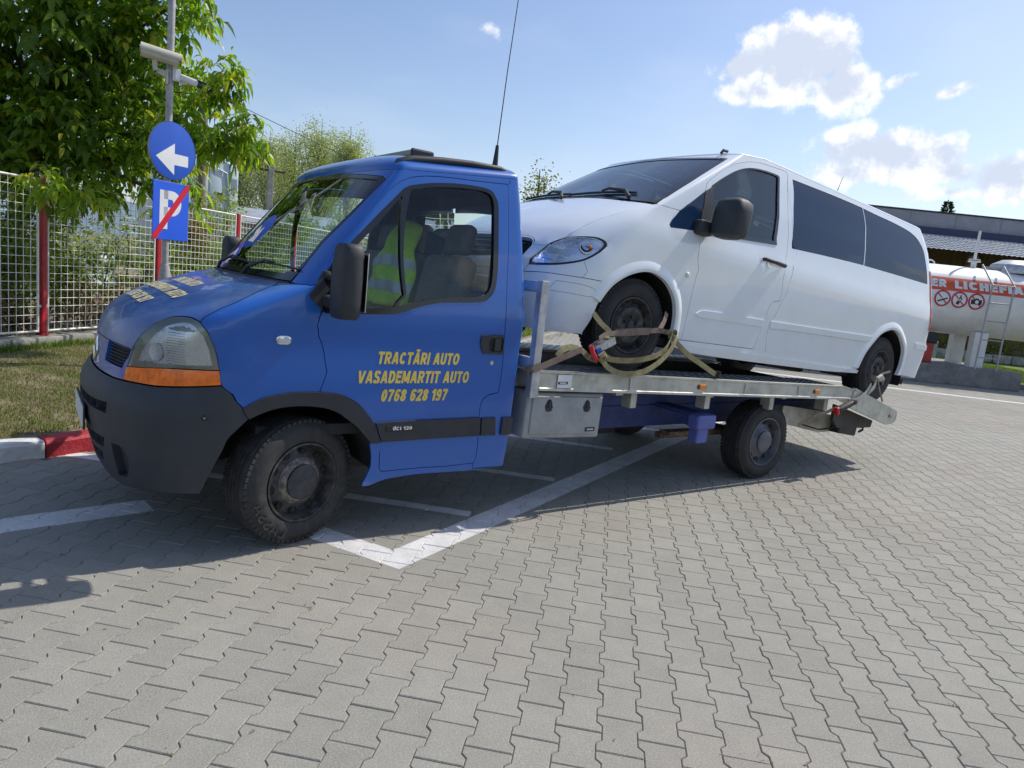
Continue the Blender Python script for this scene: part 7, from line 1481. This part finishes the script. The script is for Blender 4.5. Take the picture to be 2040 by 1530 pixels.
lw2 = thing('stone_edging', 'low pale stone edging in front of the yellowish hedge', 'edging', tuple(TT(0, 12.2, 0)));
for i in range(24): mb = MB(); q = LQ(-9+i*.78, random.uniform(-.05, .05), .2); mb.rbox(q, (.72, .3, random.uniform(.32, .46)), .05, RT); obj('stone', mb, M['concrete'], lw2, smooth=40)
# long low building
bd = thing('long_building', 'long low building with grey fascia and corrugated awning roof behind the gas tank', 'building', tuple(TT(0, 9.0+4, 0)))
BN = 0.0
def bl(s_, n_, z): return LQ(s_, n_, z)
mb = MB(); mb.box(bl(0, 6.0, 2.6), (44, 8.0, 5.2), RT); 
mb = MB(); mb.box(bl(8, 5.0, 2.6), (32, .3, 5.2), RT); obj('back_wall', mb, M['brick'], bd)
mb = MB(); mb.rbox(bl(8, 4.4, 6.18), (32, .35, .72), .02, RT); obj('fascia', mb, M['fascia'], bd)
for i in range(15): mb = MB(); mb.box(bl(-7.5+i*2.1, 4.21, 6.18), (.02, .02, .72), RT); obj('fascia_joint', mb, M['fascia'], bd)
mb = MB(); mb.box(bl(8, 8.5, 6.56), (32.4, 8.6, .08), RT); obj('flat_roof', mb, M['steel_dark'], bd)
mb = MB(); mb.box(bl(8, 4.15, 5.62), (32, .3, .42), RT); obj('navy_flashing', mb, M['navy_sheet'], bd)
# corrugated awning as real waves and steps
per = .21; ss = np.arange(-8, 24, per/6); rows = 9; vs = []; fs = []; ns_ = len(ss); R_rows = []
for r in range(rows):
    for e in (0, 1):
        tt_ = (r+e)/rows; nn_ = 4.1-3.6*tt_; zz_ = 5.48-1.02*tt_+(.03 if e == 0 else 0.05)-.02
        q = np.array(TE)[None]*ss[:, None]+np.array(TN)[None]*nn_; zc = zz_+.040*np.abs(np.sin(np.pi*(ss/per+.25*r)))+(.0 if e == 0 else .025); R_rows.append(np.stack([q[:, 0], q[:, 1], zc+0*ss], 1))
V_ = np.concatenate(R_rows); F_ = []
for r in range(len(R_rows)-1): i = np.arange(ns_-1)+r*ns_; F_.append(np.stack([i, i+1, i+1+ns_, i+ns_], 1))
ao_ = stuff(link('awning_roof', np_mesh('awning_roof', V_, np.concatenate(F_)), M['roof_sheet'], bd))
for i in range(7):
    mb = MB(); mb.rbox(bl(-7.4+i*4.6, .9, 2.2), (.35, .35, 4.4), .02, RT); obj('awning_post', mb, M['brick'], bd)
for i in range(6):
    mb = MB(); mb.box(bl(-5+i*4.6, 4.83, 1.9), (1.6, .06, 1.7), RT); obj('window', mb, M['black_gloss'], bd)
for i, s_ in enumerate((-6.2, -1.2, 4.5)):
    mb = MB(); mb.tube([bl(s_, 3.9, 5.4), bl(s_, 3.9, 5.85)], .10, 10); mb.tube([bl(s_, 3.9, 5.85), bl(s_, 3.9, 5.92)], .16, 10); obj('roof_vent', mb, M['steel_dark'], bd)
